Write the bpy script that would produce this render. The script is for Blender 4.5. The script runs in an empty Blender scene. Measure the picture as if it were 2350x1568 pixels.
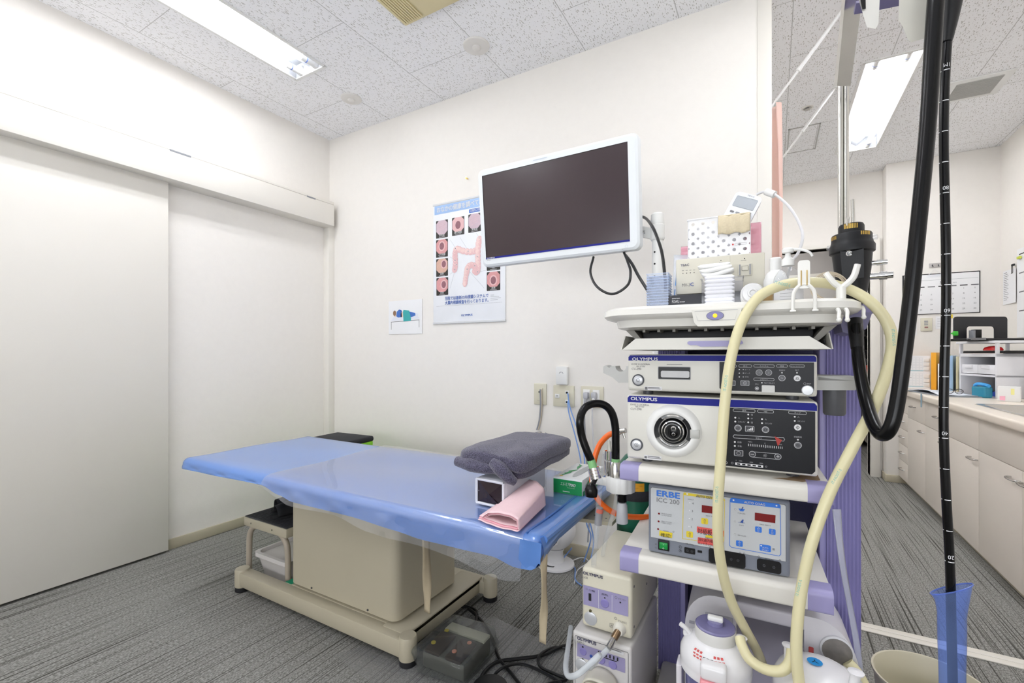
import bpy, bmesh, math, random
from mathutils import Vector, Matrix, noise as mnoise
random.seed(7)
S = bpy.context.scene
COL = S.collection
PI = math.pi
# ---------------------------------------------------------------- camera
F_PX, CX, HORIZON, CAM_Z, YAW = 1044.0, 1175.0, 812.0, 1.0665, math.radians(29.84)
cam = bpy.data.objects.new('camera', bpy.data.cameras.new('camera'))
COL.objects.link(cam)
cam.location = (0, 0, CAM_Z)
cam.rotation_euler = (PI/2, 0, YAW)
cam.data.sensor_width = 36
cam.data.lens = 36*F_PX/2350
cam.data.shift_y = (HORIZON-784)/2350
cam.data.clip_start = .02
S.camera = cam
# ---------------------------------------------------------------- world, exposure
S.view_settings.view_transform = 'Standard'
S.view_settings.look = 'None'
S.view_settings.gamma = 1
S.view_settings.use_curve_mapping = False
S.view_settings.exposure = -.20
W = bpy.data.worlds.new('world'); S.world = W; W.use_nodes = True
W.node_tree.nodes['Background'].inputs[0].default_value = (.9, .95, 1, 1)
W.node_tree.nodes['Background'].inputs[1].default_value = .35
TUBE_POWER = 40.0          # emission of the fluorescent tubes
# added area light that brightens the ceiling through an added, unseen window
fill_ = bpy.data.lights.new('added_fill_light', 'AREA'); fill_.shape = 'RECTANGLE'; fill_.size = 3.0; fill_.size_y = 1.45; fill_.energy = 135; fill_.color = (.93, .96, 1)
wl = bpy.data.objects.new('added_fill_light', fill_); COL.objects.link(wl); wl.location = (-.35, -2.55, 1.15); wl.rotation_euler = (PI/2+.75, 0, 0)

# ---------------------------------------------------------------- measuring: pixel -> place
FW = Vector((-math.sin(YAW), math.cos(YAW), 0)); RT = Vector((math.cos(YAW), math.sin(YAW), 0))
EYE = Vector((0, 0, CAM_Z))
def ray(x, y): return FW + RT*((x-CX)/F_PX) - Vector((0, 0, (y-HORIZON)/F_PX))
def at(x, y, t): return EYE + ray(x, y)*t                       # depth t along the view
def on_z(x, y, z): d = ray(x, y); return EYE + d*((z-CAM_Z)/d.z)
def on_y(x, y, v): d = ray(x, y); return EYE + d*(v/d.y)
def on_x(x, y, v): d = ray(x, y); return EYE + d*(v/d.x)
CART_YAW = math.radians(3.1)
CART = Matrix.Translation((-.1141, 1.0965, 0)) @ Matrix.Rotation(CART_YAW, 4, 'Z')
CARTI = CART.inverted()
def cy(px, py, ly):                                             # pixel -> cart coordinates on a plane y = ly
    o = CARTI @ EYE; d = CARTI.to_3x3() @ ray(px, py)
    return o + d*((ly-o.y)/d.y)
# ---------------------------------------------------------------- materials
def lin(c):
    c = c/255
    return c/12.92 if c <= .04045 else ((c+.055)/1.055)**2.4
def rgb(c):
    if isinstance(c, str): c = [int(c[i:i+2], 16) for i in (0, 2, 4)]
    return tuple(lin(v) for v in c)+(1,)
MATS = {}
def mat(name, c='cccccc', rough=.5, metal=0, var=.04, vs=9, bump=0, bs=200, spec=.5, coat=0, crough=.03, cior=1.5, emit=0, sss=0):
    if name in MATS: return MATS[name]
    m = bpy.data.materials.new(name); m.use_nodes = True; MATS[name] = m
    n = m.node_tree.nodes; l = m.node_tree.links; p = n['Principled BSDF']
    col = rgb(c)
    p.inputs['Roughness'].default_value = rough
    p.inputs['Metallic'].default_value = metal
    p.inputs['Specular IOR Level'].default_value = spec
    p.inputs['Coat Weight'].default_value = coat; p.inputs['Coat Roughness'].default_value = crough; p.inputs['Coat IOR'].default_value = cior
    tc = n.new('ShaderNodeTexCoord')
    if var:
        nz = n.new('ShaderNodeTexNoise'); nz.inputs['Scale'].default_value = vs; nz.inputs['Detail'].default_value = 3
        l.new(tc.outputs['Object'], nz.inputs['Vector'])
        mx = n.new('ShaderNodeMix'); mx.data_type = 'RGBA'
        l.new(nz.outputs['Fac'], mx.inputs['Factor'])
        mx.inputs['A'].default_value = tuple(v*(1-var) for v in col[:3])+(1,)
        mx.inputs['B'].default_value = tuple(min(1, v*(1+var)) for v in col[:3])+(1,)
        l.new(mx.outputs['Result'], p.inputs['Base Color'])
    else: p.inputs['Base Color'].default_value = col
    if bump:
        b = n.new('ShaderNodeTexNoise'); b.inputs['Scale'].default_value = bs; b.inputs['Detail'].default_value = 4
        l.new(tc.outputs['Object'], b.inputs['Vector'])
        bp = n.new('ShaderNodeBump'); bp.inputs['Strength'].default_value = bump; bp.inputs['Distance'].default_value = .002
        l.new(b.outputs['Fac'], bp.inputs['Height']); l.new(bp.outputs['Normal'], p.inputs['Normal'])
    if emit:
        p.inputs['Emission Color'].default_value = col; p.inputs['Emission Strength'].default_value = emit
    if sss:
        p.inputs['Subsurface Weight'].default_value = sss; p.inputs['Subsurface Radius'].default_value = (.01, .01, .008)
    return m
S.cycles.transparent_max_bounces = 24
def clear(name, tint='ffffff', opac=.1, white='ffffff', gloss=.08, ior=1.45):
    """thin clear plastic: tinted transparent + a little body colour + fresnel gloss"""
    if name in MATS: return MATS[name]
    m = bpy.data.materials.new(name); m.use_nodes = True; MATS[name] = m
    n = m.node_tree.nodes; l = m.node_tree.links
    n.remove(n['Principled BSDF']); out = n['Material Output']
    tr = n.new('ShaderNodeBsdfTransparent'); tr.inputs[0].default_value = rgb(tint)
    df = n.new('ShaderNodeBsdfDiffuse'); df.inputs[0].default_value = rgb(white)
    gl = n.new('ShaderNodeBsdfGlossy'); gl.inputs['Roughness'].default_value = gloss
    nz = n.new('ShaderNodeTexNoise'); nz.inputs['Scale'].default_value = 14
    tc = n.new('ShaderNodeTexCoord'); l.new(tc.outputs['Object'], nz.inputs['Vector'])
    mr = n.new('ShaderNodeMapRange'); mr.inputs['To Min'].default_value = opac*.8; mr.inputs['To Max'].default_value = opac*1.2
    l.new(nz.outputs['Fac'], mr.inputs['Value'])
    m1 = n.new('ShaderNodeMixShader'); l.new(mr.outputs[0], m1.inputs[0]); l.new(tr.outputs[0], m1.inputs[1]); l.new(df.outputs[0], m1.inputs[2])
    lw = n.new('ShaderNodeLayerWeight'); lw.inputs['Blend'].default_value = .5; f0 = ((ior-1)/(ior+1))**2
    pw = n.new('ShaderNodeMath'); pw.operation = 'POWER'; pw.inputs[1].default_value = 5; l.new(lw.outputs['Facing'], pw.inputs[0])
    fr = n.new('ShaderNodeMath'); fr.operation = 'MULTIPLY_ADD'; fr.inputs[1].default_value = 1-f0; fr.inputs[2].default_value = f0; l.new(pw.outputs[0], fr.inputs[0])
    m2 = n.new('ShaderNodeMixShader'); l.new(fr.outputs[0], m2.inputs[0]); l.new(m1.outputs[0], m2.inputs[1]); l.new(gl.outputs[0], m2.inputs[2])
    l.new(m2.outputs[0], out.inputs['Surface'])
    return m

def nodes_of(name):
    m = bpy.data.materials.new(name); m.use_nodes = True; MATS[name] = m
    return m, m.node_tree.nodes, m.node_tree.links
def mth(n, l, op, a, b=None, c=None):
    x = n.new('ShaderNodeMath'); x.operation = op
    for i, v in enumerate((a, b, c)):
        if v is None: continue
        if isinstance(v, (int, float)): x.inputs[i].default_value = v
        else: l.new(v, x.inputs[i])
    return x.outputs[0]
def carpet():
    m, n, l = nodes_of('striped grey carpet'); p = n['Principled BSDF']
    p.inputs['Roughness'].default_value = .95; p.inputs['Specular IOR Level'].default_value = .1
    tc = n.new('ShaderNodeTexCoord'); mp = n.new('ShaderNodeMapping'); mp.inputs['Scale'].default_value = (175, 1.1, 1)
    l.new(tc.outputs['Object'], mp.inputs['Vector'])
    a = n.new('ShaderNodeTexNoise'); a.inputs['Scale'].default_value = 1; a.inputs['Detail'].default_value = 1; a.inputs['Distortion'].default_value = 0
    l.new(mp.outputs[0], a.inputs['Vector'])
    r = n.new('ShaderNodeValToRGB'); r.color_ramp.elements[0].position = .33; r.color_ramp.elements[1].position = .45
    r.color_ramp.elements[0].color = (0, 0, 0, 1)
    l.new(a.outputs['Fac'], r.inputs[0])
    mp2 = n.new('ShaderNodeMapping'); mp2.inputs['Scale'].default_value = (230, 120, 1); l.new(tc.outputs['Object'], mp2.inputs['Vector'])
    b = n.new('ShaderNodeTexNoise'); b.inputs['Scale'].default_value = 1; b.inputs['Detail'].default_value = 3
    l.new(mp2.outputs[0], b.inputs['Vector'])
    r2 = n.new('ShaderNodeValToRGB'); e = r2.color_ramp.elements
    e[0].position = .35; e[0].color = rgb('6c6b67'); e[1].position = .66; e[1].color = rgb('a3a29d')
    l.new(b.outputs['Fac'], r2.inputs[0])
    c = n.new('ShaderNodeMix'); c.data_type = 'RGBA'; c.inputs['A'].default_value = rgb('4b4a45')
    l.new(r.outputs[0], c.inputs['Factor']); l.new(r2.outputs[0], c.inputs['B'])
    l.new(c.outputs['Result'], p.inputs['Base Color'])
    bp = n.new('ShaderNodeBump'); bp.inputs['Strength'].default_value = .5; bp.inputs['Distance'].default_value = .004
    l.new(b.outputs['Fac'], bp.inputs['Height']); l.new(bp.outputs[0], p.inputs['Normal'])
    return m
def ceiling_tiles():
    m, n, l = nodes_of('fissured white ceiling tile'); p = n['Principled BSDF']
    p.inputs['Roughness'].default_value = .9; p.inputs['Specular IOR Level'].default_value = .15
    tc = n.new('ShaderNodeTexCoord'); sp = n.new('ShaderNodeSeparateXYZ'); l.new(tc.outputs['Object'], sp.inputs[0])
    X, Y = sp.outputs[0], sp.outputs[1]
    u = mth(n, l, 'DIVIDE', mth(n, l, 'ADD', X, 1.315), .465)
    fl = mth(n, l, 'FLOOR', u)
    par = mth(n, l, 'FLOORED_MODULO', mth(n, l, 'ADD', fl, 1), 2)
    v = mth(n, l, 'ADD', mth(n, l, 'DIVIDE', mth(n, l, 'SUBTRACT', Y, 1.03), .91), mth(n, l, 'MULTIPLY', par, .5))
    def edge(w, size, half):
        f = mth(n, l, 'FRACT', w); f = mth(n, l, 'ABSOLUTE', mth(n, l, 'SUBTRACT', f, .5))
        return mth(n, l, 'GREATER_THAN', f, .5-half/size)
    seam = mth(n, l, 'MAXIMUM', edge(u, .465, .0022), edge(v, .91, .0018))
    # fissures: warped stretched cells; pin holes: small round cells
    wz = n.new('ShaderNodeTexNoise'); wz.inputs['Scale'].default_value = 28; l.new(tc.outputs['Object'], wz.inputs['Vector'])
    mxv = n.new('ShaderNodeVectorMath'); mxv.operation = 'MULTIPLY_ADD'; l.new(wz.outputs['Color'], mxv.inputs[0])
    mxv.inputs[1].default_value = (.016, .016, 0); l.new(tc.outputs['Object'], mxv.inputs[2])
    def cells(rot, sc, thr, keep, seed):
        mp = n.new('ShaderNodeMapping'); mp.inputs['Rotation'].default_value = (0, 0, rot); mp.inputs['Scale'].default_value = sc
        mp.inputs['Location'].default_value = (seed, seed*2, 0); l.new(mxv.outputs[0], mp.inputs['Vector'])
        vo = n.new('ShaderNodeTexVoronoi'); vo.inputs['Scale'].default_value = 1; vo.voronoi_dimensions = '2D'
        l.new(mp.outputs[0], vo.inputs['Vector'])
        s2 = n.new('ShaderNodeSeparateColor'); l.new(vo.outputs['Color'], s2.inputs[0])
        k = mth(n, l, 'GREATER_THAN', s2.outputs[0], 1-keep)
        return mth(n, l, 'MULTIPLY', mth(n, l, 'LESS_THAN', vo.outputs['Distance'], thr), k)
    f1 = cells(.35, (105, 30, 1), .20, .40, 3)
    f2 = cells(-.5, (115, 42, 1), .17, .22, 11)
    f3 = cells(0, (95, 95, 1), .14, .38, 5)
    marks = mth(n, l, 'MAXIMUM', mth(n, l, 'MAXIMUM', f1, f2), f3)
    c = n.new('ShaderNodeMix'); c.data_type = 'RGBA'; c.inputs['A'].default_value = rgb('fafafc'); c.inputs['B'].default_value = rgb('c6c4c2')
    l.new(marks, c.inputs['Factor'])
    d = n.new('ShaderNodeMix'); d.data_type = 'RGBA'; d.inputs['B'].default_value = rgb('b9b8b8')
    l.new(mth(n, l, 'MULTIPLY', seam, .8), d.inputs['Factor']); l.new(c.outputs['Result'], d.inputs['A'])
    l.new(d.outputs['Result'], p.inputs['Base Color'])
    return m
M_CARPET = carpet(); M_CEIL = ceiling_tiles()
M_WALL = mat('off white wallpaper', 'efebe5', .8, var=.02, vs=30, bump=.15, bs=120, spec=.2)
M_DOOR = mat('cream laminate door', 'e6e2da', .42, var=.015, vs=3)
M_TRIM = mat('cream painted trim', 'eae6de', .45, var=.02)
M_BASE = mat('olive cream vinyl skirting', 'b5ad97', .5, var=.05)
WHITE = mat('white plastic', 'e9e9e7', .35, var=.02)
CREAMP = mat('cream enamel', 'dedacb', .4, var=.03)
WARM = mat('warm grey white enamel', 'd9d7cf', .38, var=.03)
LILAC = mat('lilac plastic', '9b96c2', .4, var=.04)
LILACD = mat('ribbed lilac column', '8a85bb', .4, var=.015)
BLACK = mat('black plastic', '0f0f12', .42, var=.2, spec=.35)
BLACKG = mat('glossy black rubber', '050507', .24, var=.2, spec=.25)
DARK = mat('dark grey plastic', '3c3d42', .45, var=.1)
GREY = mat('grey plastic', '8b8d92', .45, var=.05)
STEEL = mat('brushed stainless steel', 'c9c7c2', .22, 1, var=.04, vs=40)
CHROME = mat('chrome', 'dcdcdc', .08, 1, var=.02)
BRASS = mat('gold plated contact', 'c9a85a', .3, 1, var=.05)
PAPER = mat('white paper', 'efeff0', .7, var=.015)
CLEAR = clear('clear plastic', 'fafbfd', .06, 'f4f6fa', .06)
INK = mat('black print', '1c1c20', .6, var=.05)
INKG = mat('grey print', '6d6d70', .6, var=.05)
INKB = mat('blue print', '2a4da0', .6, var=.05)
INKW = mat('white print', 'e6e6e8', .6, var=.02)
INKR = mat('red print', 'c8514f', .6, var=.05)

# ---------------------------------------------------------------- mesh builder
def V(*a): return Vector(a)
FONTCACHE = {}
def text_mesh(s, bold):
    k = (s, bold)
    if k in FONTCACHE: return FONTCACHE[k]
    cu = bpy.data.curves.new('t', 'FONT'); cu.body = s; cu.size = 1; cu.resolution_u = 2
    cu.offset = bold
    ob = bpy.data.objects.new('t', cu)
    me = ob.to_mesh()
    r = ([v.co.copy() for v in me.vertices], [tuple(p.vertices) for p in me.polygons])
    ob.to_mesh_clear(); bpy.data.objects.remove(ob); bpy.data.curves.remove(cu)
    FONTCACHE[k] = r
    return r
def catmull(pts, n):
    pts = [Vector(p) for p in pts]
    if len(pts) < 3: return [pts[0].lerp(pts[-1], i/n) for i in range(n+1)]
    P = [2*pts[0]-pts[1]]+pts+[2*pts[-1]-pts[-2]]
    out = []
    for i in range(1, len(P)-2):
        a, b, c, d = P[i-1:i+3]
        for k in range(n):
            t = k/n
            out.append(.5*((2*b)+(c-a)*t+(2*a-5*b+4*c-d)*t*t+(3*b-a-3*c+d)*t**3))
    out.append(pts[-1])
    return out
class MB:
    def __init__(s, T=None):
        s.v = []; s.f = []; s.m = []; s.mats = []; s.T = T or Matrix.Identity(4); s.flat = set()
    def add(s, verts, faces, m, flat=False):
        o = len(s.v); s.v += [s.T @ Vector(p) for p in verts]
        if m not in s.mats: s.mats.append(m)
        i = s.mats.index(m)
        for f in faces:
            if flat: s.flat.add(len(s.f))
            s.f.append([o+k for k in f]); s.m.append(i)
        return s
    def bm(s, b, m, X=None):
        b.verts.index_update()
        vs = [(X @ v.co) if X else v.co.copy() for v in b.verts]
        s.add(vs, [[v.index for v in f.verts] for f in b.faces], m); b.free(); return s
    def box(s, c, d, m, bev=0, seg=2, R=None):
        b = bmesh.new(); bmesh.ops.create_cube(b, size=1)
        for v in b.verts: v.co = Vector((v.co.x*d[0], v.co.y*d[1], v.co.z*d[2]))
        if bev: bmesh.ops.bevel(b, geom=b.edges[:], offset=bev, segments=seg, affect='EDGES', profile=.5)
        X = Matrix.Translation(c)
        if R is not None: X = X @ R
        return s.bm(b, m, X)
    def bx(s, x0, x1, y0, y1, z0, z1, m, bev=0, seg=2):
        return s.box(((x0+x1)/2, (y0+y1)/2, (z0+z1)/2), (abs(x1-x0), abs(y1-y0), abs(z1-z0)), m, bev, seg)
    def tube(s, pts, r, m, n=10, k=8, smooth=True, caps=True):
        P = catmull(pts, k) if smooth else [Vector(p) for p in pts]
        N = len(P); rs = r if isinstance(r, (list, tuple)) else None
        T = [(P[min(i+1, N-1)]-P[max(i-1, 0)]).normalized() for i in range(N)]
        a = Vector((0, 0, 1)) if abs(T[0].z) < .9 else Vector((1, 0, 0))
        u = T[0].cross(a).normalized(); vs = []; fs = []
        for i in range(N):
            u = (u - T[i]*u.dot(T[i])).normalized(); w = T[i].cross(u)
            if rs:
                q = i/(N-1)*(len(rs)-1); j = min(int(q), len(rs)-2); R = rs[j]+(rs[j+1]-rs[j])*(q-j)
            else: R = r
            for j in range(n):
                A = 2*PI*j/n; vs.append(P[i]+(u*math.cos(A)+w*math.sin(A))*R)
        for i in range(N-1):
            for j in range(n):
                k2 = (j+1) % n; fs.append((i*n+j, i*n+k2, (i+1)*n+k2, (i+1)*n+j))
        if caps: fs += [tuple(range(n))[::-1], tuple((N-1)*n+j for j in range(n))]
        return s.add(vs, fs, m)
    def cyl(s, p0, p1, r, m, n=24, r1=None):
        return s.tube([p0, p1], [r, r if r1 is None else r1], m, n, 1, False)
    def lathe(s, c, prof, m, n=32, axis=None, sx=1, sy=1):
        """profile of (radius, height) round z, or round `axis`"""
        A = Matrix.Identity(3)
        if axis is not None: A = Vector((0, 0, 1)).rotation_difference(Vector(axis)).to_matrix()
        vs = []; fs = []; c = Vector(c)
        for r, z in prof:
            for j in range(n):
                a = 2*PI*j/n; vs.append(c+A @ Vector((r*math.cos(a)*sx, r*math.sin(a)*sy, z)))
        for i in range(len(prof)-1):
            for j in range(n):
                k = (j+1) % n; fs.append((i*n+j, i*n+k, (i+1)*n+k, (i+1)*n+j))
        if prof[0][0] > 1e-6: fs.append(tuple(range(n))[::-1])
        if prof[-1][0] > 1e-6: fs.append(tuple((len(prof)-1)*n+j for j in range(n)))
        return s.add(vs, fs, m)
    def ball(s, c, r, m, n=24, k=12, sc=(1, 1, 1)):
        b = bmesh.new(); bmesh.ops.create_uvsphere(b, u_segments=n, v_segments=k, radius=r)
        return s.bm(b, m, Matrix.Translation(c) @ Matrix.Diagonal((*sc, 1)))
    def prism(s, poly, o, ux, uy, th, m):
        """2-D outline on the plane (o, ux, uy), thickened along ux x uy"""
        o, ux, uy = Vector(o), Vector(ux), Vector(uy); nn = ux.cross(uy).normalized()*th; n = len(poly)
        vs = [o+ux*a+uy*b for a, b in poly]; vs += [p+nn for p in vs]
        fs = [tuple(range(n))[::-1], tuple(range(n, 2*n))]+[(i, (i+1) % n, n+(i+1) % n, n+i) for i in range(n)]
        return s.add(vs, fs, m)
    def grid(s, fn, nu, nv, m, closed_u=False):
        vs = [fn(i/nu, j/nv) for i in range(nu+(0 if closed_u else 1)) for j in range(nv+1)]; fs = []
        K = nu if closed_u else nu+1
        for i in range(nu):
            for j in range(nv):
                i2 = (i+1) % K; fs.append((i*(nv+1)+j, i2*(nv+1)+j, i2*(nv+1)+j+1, i*(nv+1)+j+1))
        return s.add(vs, fs, m)
    def build(s, name, parent=None, sharp=35, solid=0, loc=None, rotz=0, **props):
        me = bpy.data.meshes.new(name); me.from_pydata(s.v, [], s.f); me.validate()
        for mm in s.mats: me.materials.append(mm)
        if len(me.polygons) == len(s.f): me.polygons.foreach_set('material_index', s.m)
        if not s.flat:
            b = bmesh.new(); b.from_mesh(me); bmesh.ops.recalc_face_normals(b, faces=b.faces[:]); b.to_mesh(me); b.free()
        me.polygons.foreach_set('use_smooth', [True]*len(me.polygons))
        me.set_sharp_from_angle(angle=math.radians(sharp))
        o = bpy.data.objects.new(name, me); COL.objects.link(o)
        if parent: o.parent = parent
        if loc is not None: o.location = loc
        o.rotation_euler.z = rotz
        if solid:
            md = o.modifiers.new('thickness', 'SOLIDIFY'); md.thickness = solid; md.offset = 0
        for k, v in props.items():
            if v: o['category' if k == 'cat' else k] = v
        return o
def rr(w, h, r, k=5, cx=0, cy=0):
    out = []
    for sx, sy, a0 in ((1, 1, 0), (-1, 1, 90), (-1, -1, 180), (1, -1, 270)):
        for i in range(k+1):
            a = math.radians(a0+90*i/k)
            out.append((cx+sx*(w/2-r)+r*math.cos(a), cy+sy*(h/2-r)+r*math.sin(a)))
    return out
class Art:
    """flat printing laid on a surface: o = origin, ux right, uy up"""
    def __init__(s, mb, o, ux, uy, gap=.0006):
        s.mb = mb; s.o = Vector(o); s.ux = Vector(ux).normalized(); s.uy = Vector(uy).normalized()
        s.n = s.ux.cross(s.uy).normalized(); s.g = gap
    def p(s, x, y, k=1): return s.o+s.ux*x+s.uy*y+s.n*(s.g*k)
    def poly(s, pts, m, k=1): s.mb.add([s.p(a, b, k) for a, b in pts], [tuple(range(len(pts)))], m); return s
    def rect(s, x0, y0, x1, y1, m, k=1): return s.poly([(x0, y0), (x1, y0), (x1, y1), (x0, y1)], m, k)
    def round(s, x0, y0, x1, y1, r, m, k=1): return s.poly(rr(x1-x0, y1-y0, r, 5, (x0+x1)/2, (y0+y1)/2), m, k)
    def loop(s, pts, w, m, k=1):
        n = len(pts); cx = sum(a for a, _ in pts)/n; cy_ = sum(b for _, b in pts)/n; inn = []
        for i in range(n):
            a = Vector(pts[i-1]); b = Vector(pts[i]); c = Vector(pts[(i+1) % n]); d = (c-a)
            if d.length < 1e-9: inn.append(tuple(b)); continue
            q = Vector((-d.y, d.x)).normalized()
            if q.dot(Vector((cx, cy_))-b) < 0: q = -q
            inn.append(tuple(b+q*w))
        s.mb.add([s.p(a, b, k) for a, b in list(pts)+inn], [(i, (i+1) % n, n+(i+1) % n, n+i) for i in range(n)], m); return s
    def frame(s, x0, y0, x1, y1, r, w, m, k=1): return s.loop(rr(x1-x0, y1-y0, r, 5, (x0+x1)/2, (y0+y1)/2), w, m, k)
    def disc(s, x, y, r, m, k=1, ry=None, n=20):
        return s.poly([(x+r*math.cos(2*PI*i/n), y+(ry or r)*math.sin(2*PI*i/n)) for i in range(n)], m, k)
    def ring(s, x, y, r, w, m, k=1, n=24): return s.loop([(x+r*math.cos(2*PI*i/n), y+r*math.sin(2*PI*i/n)) for i in range(n)], w, m, k)
    def line(s, x0, y0, x1, y1, w, m, k=1):
        d = Vector((x1-x0, y1-y0)); q = Vector((-d.y, d.x)).normalized()*w/2
        return s.poly([(x0-q.x, y0-q.y), (x1-q.x, y1-q.y), (x1+q.x, y1+q.y), (x0+q.x, y0+q.y)], m, k)
    def text(s, t, x, y, h, m, w=None, al='l', bold=0, k=2, ital=0):
        """h: height of a capital; w: squeeze to this width"""
        if bold:                                                    # heavier strokes: the same letters laid again a hair to each side
            for i, (du, dv) in enumerate(((-1, 0), (1, 0), (0, -.6), (0, .6))): s.text(t, x+du*bold*h*.7, y+dv*bold*h*.7, h, m, w, al, 0, k+.3+.3*i, ital)
        vs, fs = text_mesh(t, 0)
        if not vs: return s
        x0 = min(v.x for v in vs); x1 = max(v.x for v in vs); sc = h/.70
        sx = (w/(x1-x0)) if w else sc
        W_ = (x1-x0)*sx; off = x-(0 if al == 'l' else W_/2 if al == 'c' else W_)
        s.mb.add([s.p(off+(v.x-x0)*sx+v.y*sc*ital, y+v.y*sc, k) for v in vs], fs, m); return s
def thing(name, label, cat, loc=(0, 0, 0), rotz=0, group=None):
    o = bpy.data.objects.new(name, None); COL.objects.link(o); o.empty_display_size = .05
    o.location = loc; o.rotation_euler.z = rotz; o['label'] = label; o['category'] = cat
    if group: o['group'] = group
    return o
def cart_thing(name, label, cat, x, y, z, group=None):
    return thing(name, label, cat, CART @ Vector((x, y, z)), CART_YAW, group)
def dup(root, loc, rotz=None, label=None):
    r = root.copy(); COL.objects.link(r); r.location = loc
    if rotz is not None: r.rotation_euler.z = rotz
    if label: r['label'] = label
    for ch in list(root.children):
        c = ch.copy(); COL.objects.link(c); c.parent = r
        for g in ch.children:
            d = g.copy(); COL.objects.link(d); d.parent = c
    return r
# ================================================================ the room
CEIL = 2.65
def struct(mb, name, **k): return mb.build(name, kind='structure', **k)
struct(MB().bx(-2.95, 1.6, -2.1, 9.1, -.05, 0, M_CARPET), 'floor')
LAMPS = [(-2.262, 1.02, .235, 1.27), (.56, 3.75, .25, 1.29), (-.85, .35, .235, 1.27), (-2.262, -1.15, .235, 1.27), (-.75, 3.65, .25, 1.29), (-1.2, 3.65, .25, 1.29), (.56, 1.45, .25, 1.29)]  # the pair hidden behind the back wall is added to brighten the corridor
def ceiling_mesh():
    xs = sorted({-2.95, 1.6}|{round(c[0]+s*c[2]/2, 4) for c in LAMPS for s in (-1, 1)})
    ys = sorted({-2.1, 5.0}|{round(c[1]+s*c[3]/2, 4) for c in LAMPS for s in (-1, 1)})
    mb = MB()
    for i in range(len(xs)-1):
        for j in range(len(ys)-1):
            mx, my = (xs[i]+xs[i+1])/2, (ys[j]+ys[j+1])/2
            if any(abs(mx-c[0]) < c[2]/2 and abs(my-c[1]) < c[3]/2 for c in LAMPS): continue
            mb.add([(xs[i], ys[j], CEIL), (xs[i], ys[j+1], CEIL), (xs[i+1], ys[j+1], CEIL), (xs[i+1], ys[j], CEIL)], [(0, 1, 2, 3)], M_CEIL, True)
    mb.bx(-2.95, 1.6, -2.1, 5.0, CEIL+.12, CEIL+.16, M_WALL)
    return mb
struct(ceiling_mesh(), 'ceiling')
struct(MB().bx(-2.95, -2.855, -2.1, 2.255, 0, CEIL, M_WALL), 'wall_left')
struct(MB().bx(-2.95, -.012, 2.255, 2.36, 0, CEIL, M_WALL), 'wall_back')
struct(MB().bx(-.06, -.004, 2.251, 2.364, 0, CEIL, M_TRIM, .004), 'trim_1')                 # corner trim on the wall's free end
struct(MB().bx(-1.6, -1.5, 2.36, 5.0, 0, CEIL, M_WALL), 'wall_passage')
struct(MB().bx(-1.6, -.08, 5.0, 5.12, 0, CEIL, M_WALL).bx(.775, .86, 5.0, 5.12, 0, CEIL, M_WALL).bx(-.08, .775, 5.0, 5.12, 2.02, CEIL, M_WALL), 'wall_far')
struct(MB().bx(.82, 1.6, 4.85, 5.0, 0, CEIL, M_WALL, .004), 'wall_end')
struct(MB().bx(1.5, 1.6, -2.1, 4.85, 0, CEIL, M_WALL), 'wall_right')
struct(MB().bx(-2.95, 1.6, -2.2, -2.1, 0, .8, M_WALL).bx(-2.95, 1.6, -2.2, -2.1, 2.35, CEIL, M_WALL).bx(-2.95, -1.9, -2.2, -2.1, .8, 2.35, M_WALL).bx(1.2, 1.6, -2.2, -2.1, .8, 2.35, M_WALL), 'wall_front')
wf = MB()
for x0, x1, z0, z1 in ((-1.9, 1.2, .8, .85), (-1.9, 1.2, 2.3, 2.35), (-1.9, -1.85, .8, 2.35), (1.15, 1.2, .8, 2.35), (-.375, -.325, .8, 2.35)): wf.bx(x0, x1, -2.18, -2.11, z0, z1, M_TRIM)
struct(wf, 'added_window_1')  # unseen window, frame and pane added to let the fill light in
struct(MB().bx(-1.86, 1.16, -2.152, -2.148, .84, 2.31, clear('added window glass', 'ffffff', .02)), 'added_window_2')
# passage seen through the far doorway
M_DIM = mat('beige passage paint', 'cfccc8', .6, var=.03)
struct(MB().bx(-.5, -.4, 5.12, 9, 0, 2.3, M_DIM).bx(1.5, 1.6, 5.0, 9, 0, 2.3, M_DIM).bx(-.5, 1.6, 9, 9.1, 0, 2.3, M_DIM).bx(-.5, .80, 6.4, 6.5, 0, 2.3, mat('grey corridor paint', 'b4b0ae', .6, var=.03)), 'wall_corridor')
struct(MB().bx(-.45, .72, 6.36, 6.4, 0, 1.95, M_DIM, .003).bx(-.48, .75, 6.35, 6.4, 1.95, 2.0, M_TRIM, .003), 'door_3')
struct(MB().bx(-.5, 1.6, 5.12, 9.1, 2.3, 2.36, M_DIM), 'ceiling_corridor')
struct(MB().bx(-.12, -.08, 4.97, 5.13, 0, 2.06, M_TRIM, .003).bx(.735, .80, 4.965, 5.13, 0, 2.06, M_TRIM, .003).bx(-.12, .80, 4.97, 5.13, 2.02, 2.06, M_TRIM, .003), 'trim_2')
struct(MB().bx(.735, .750, 5.0, 5.10, 0, 2.02, M_DIM), 'door_2')
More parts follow.
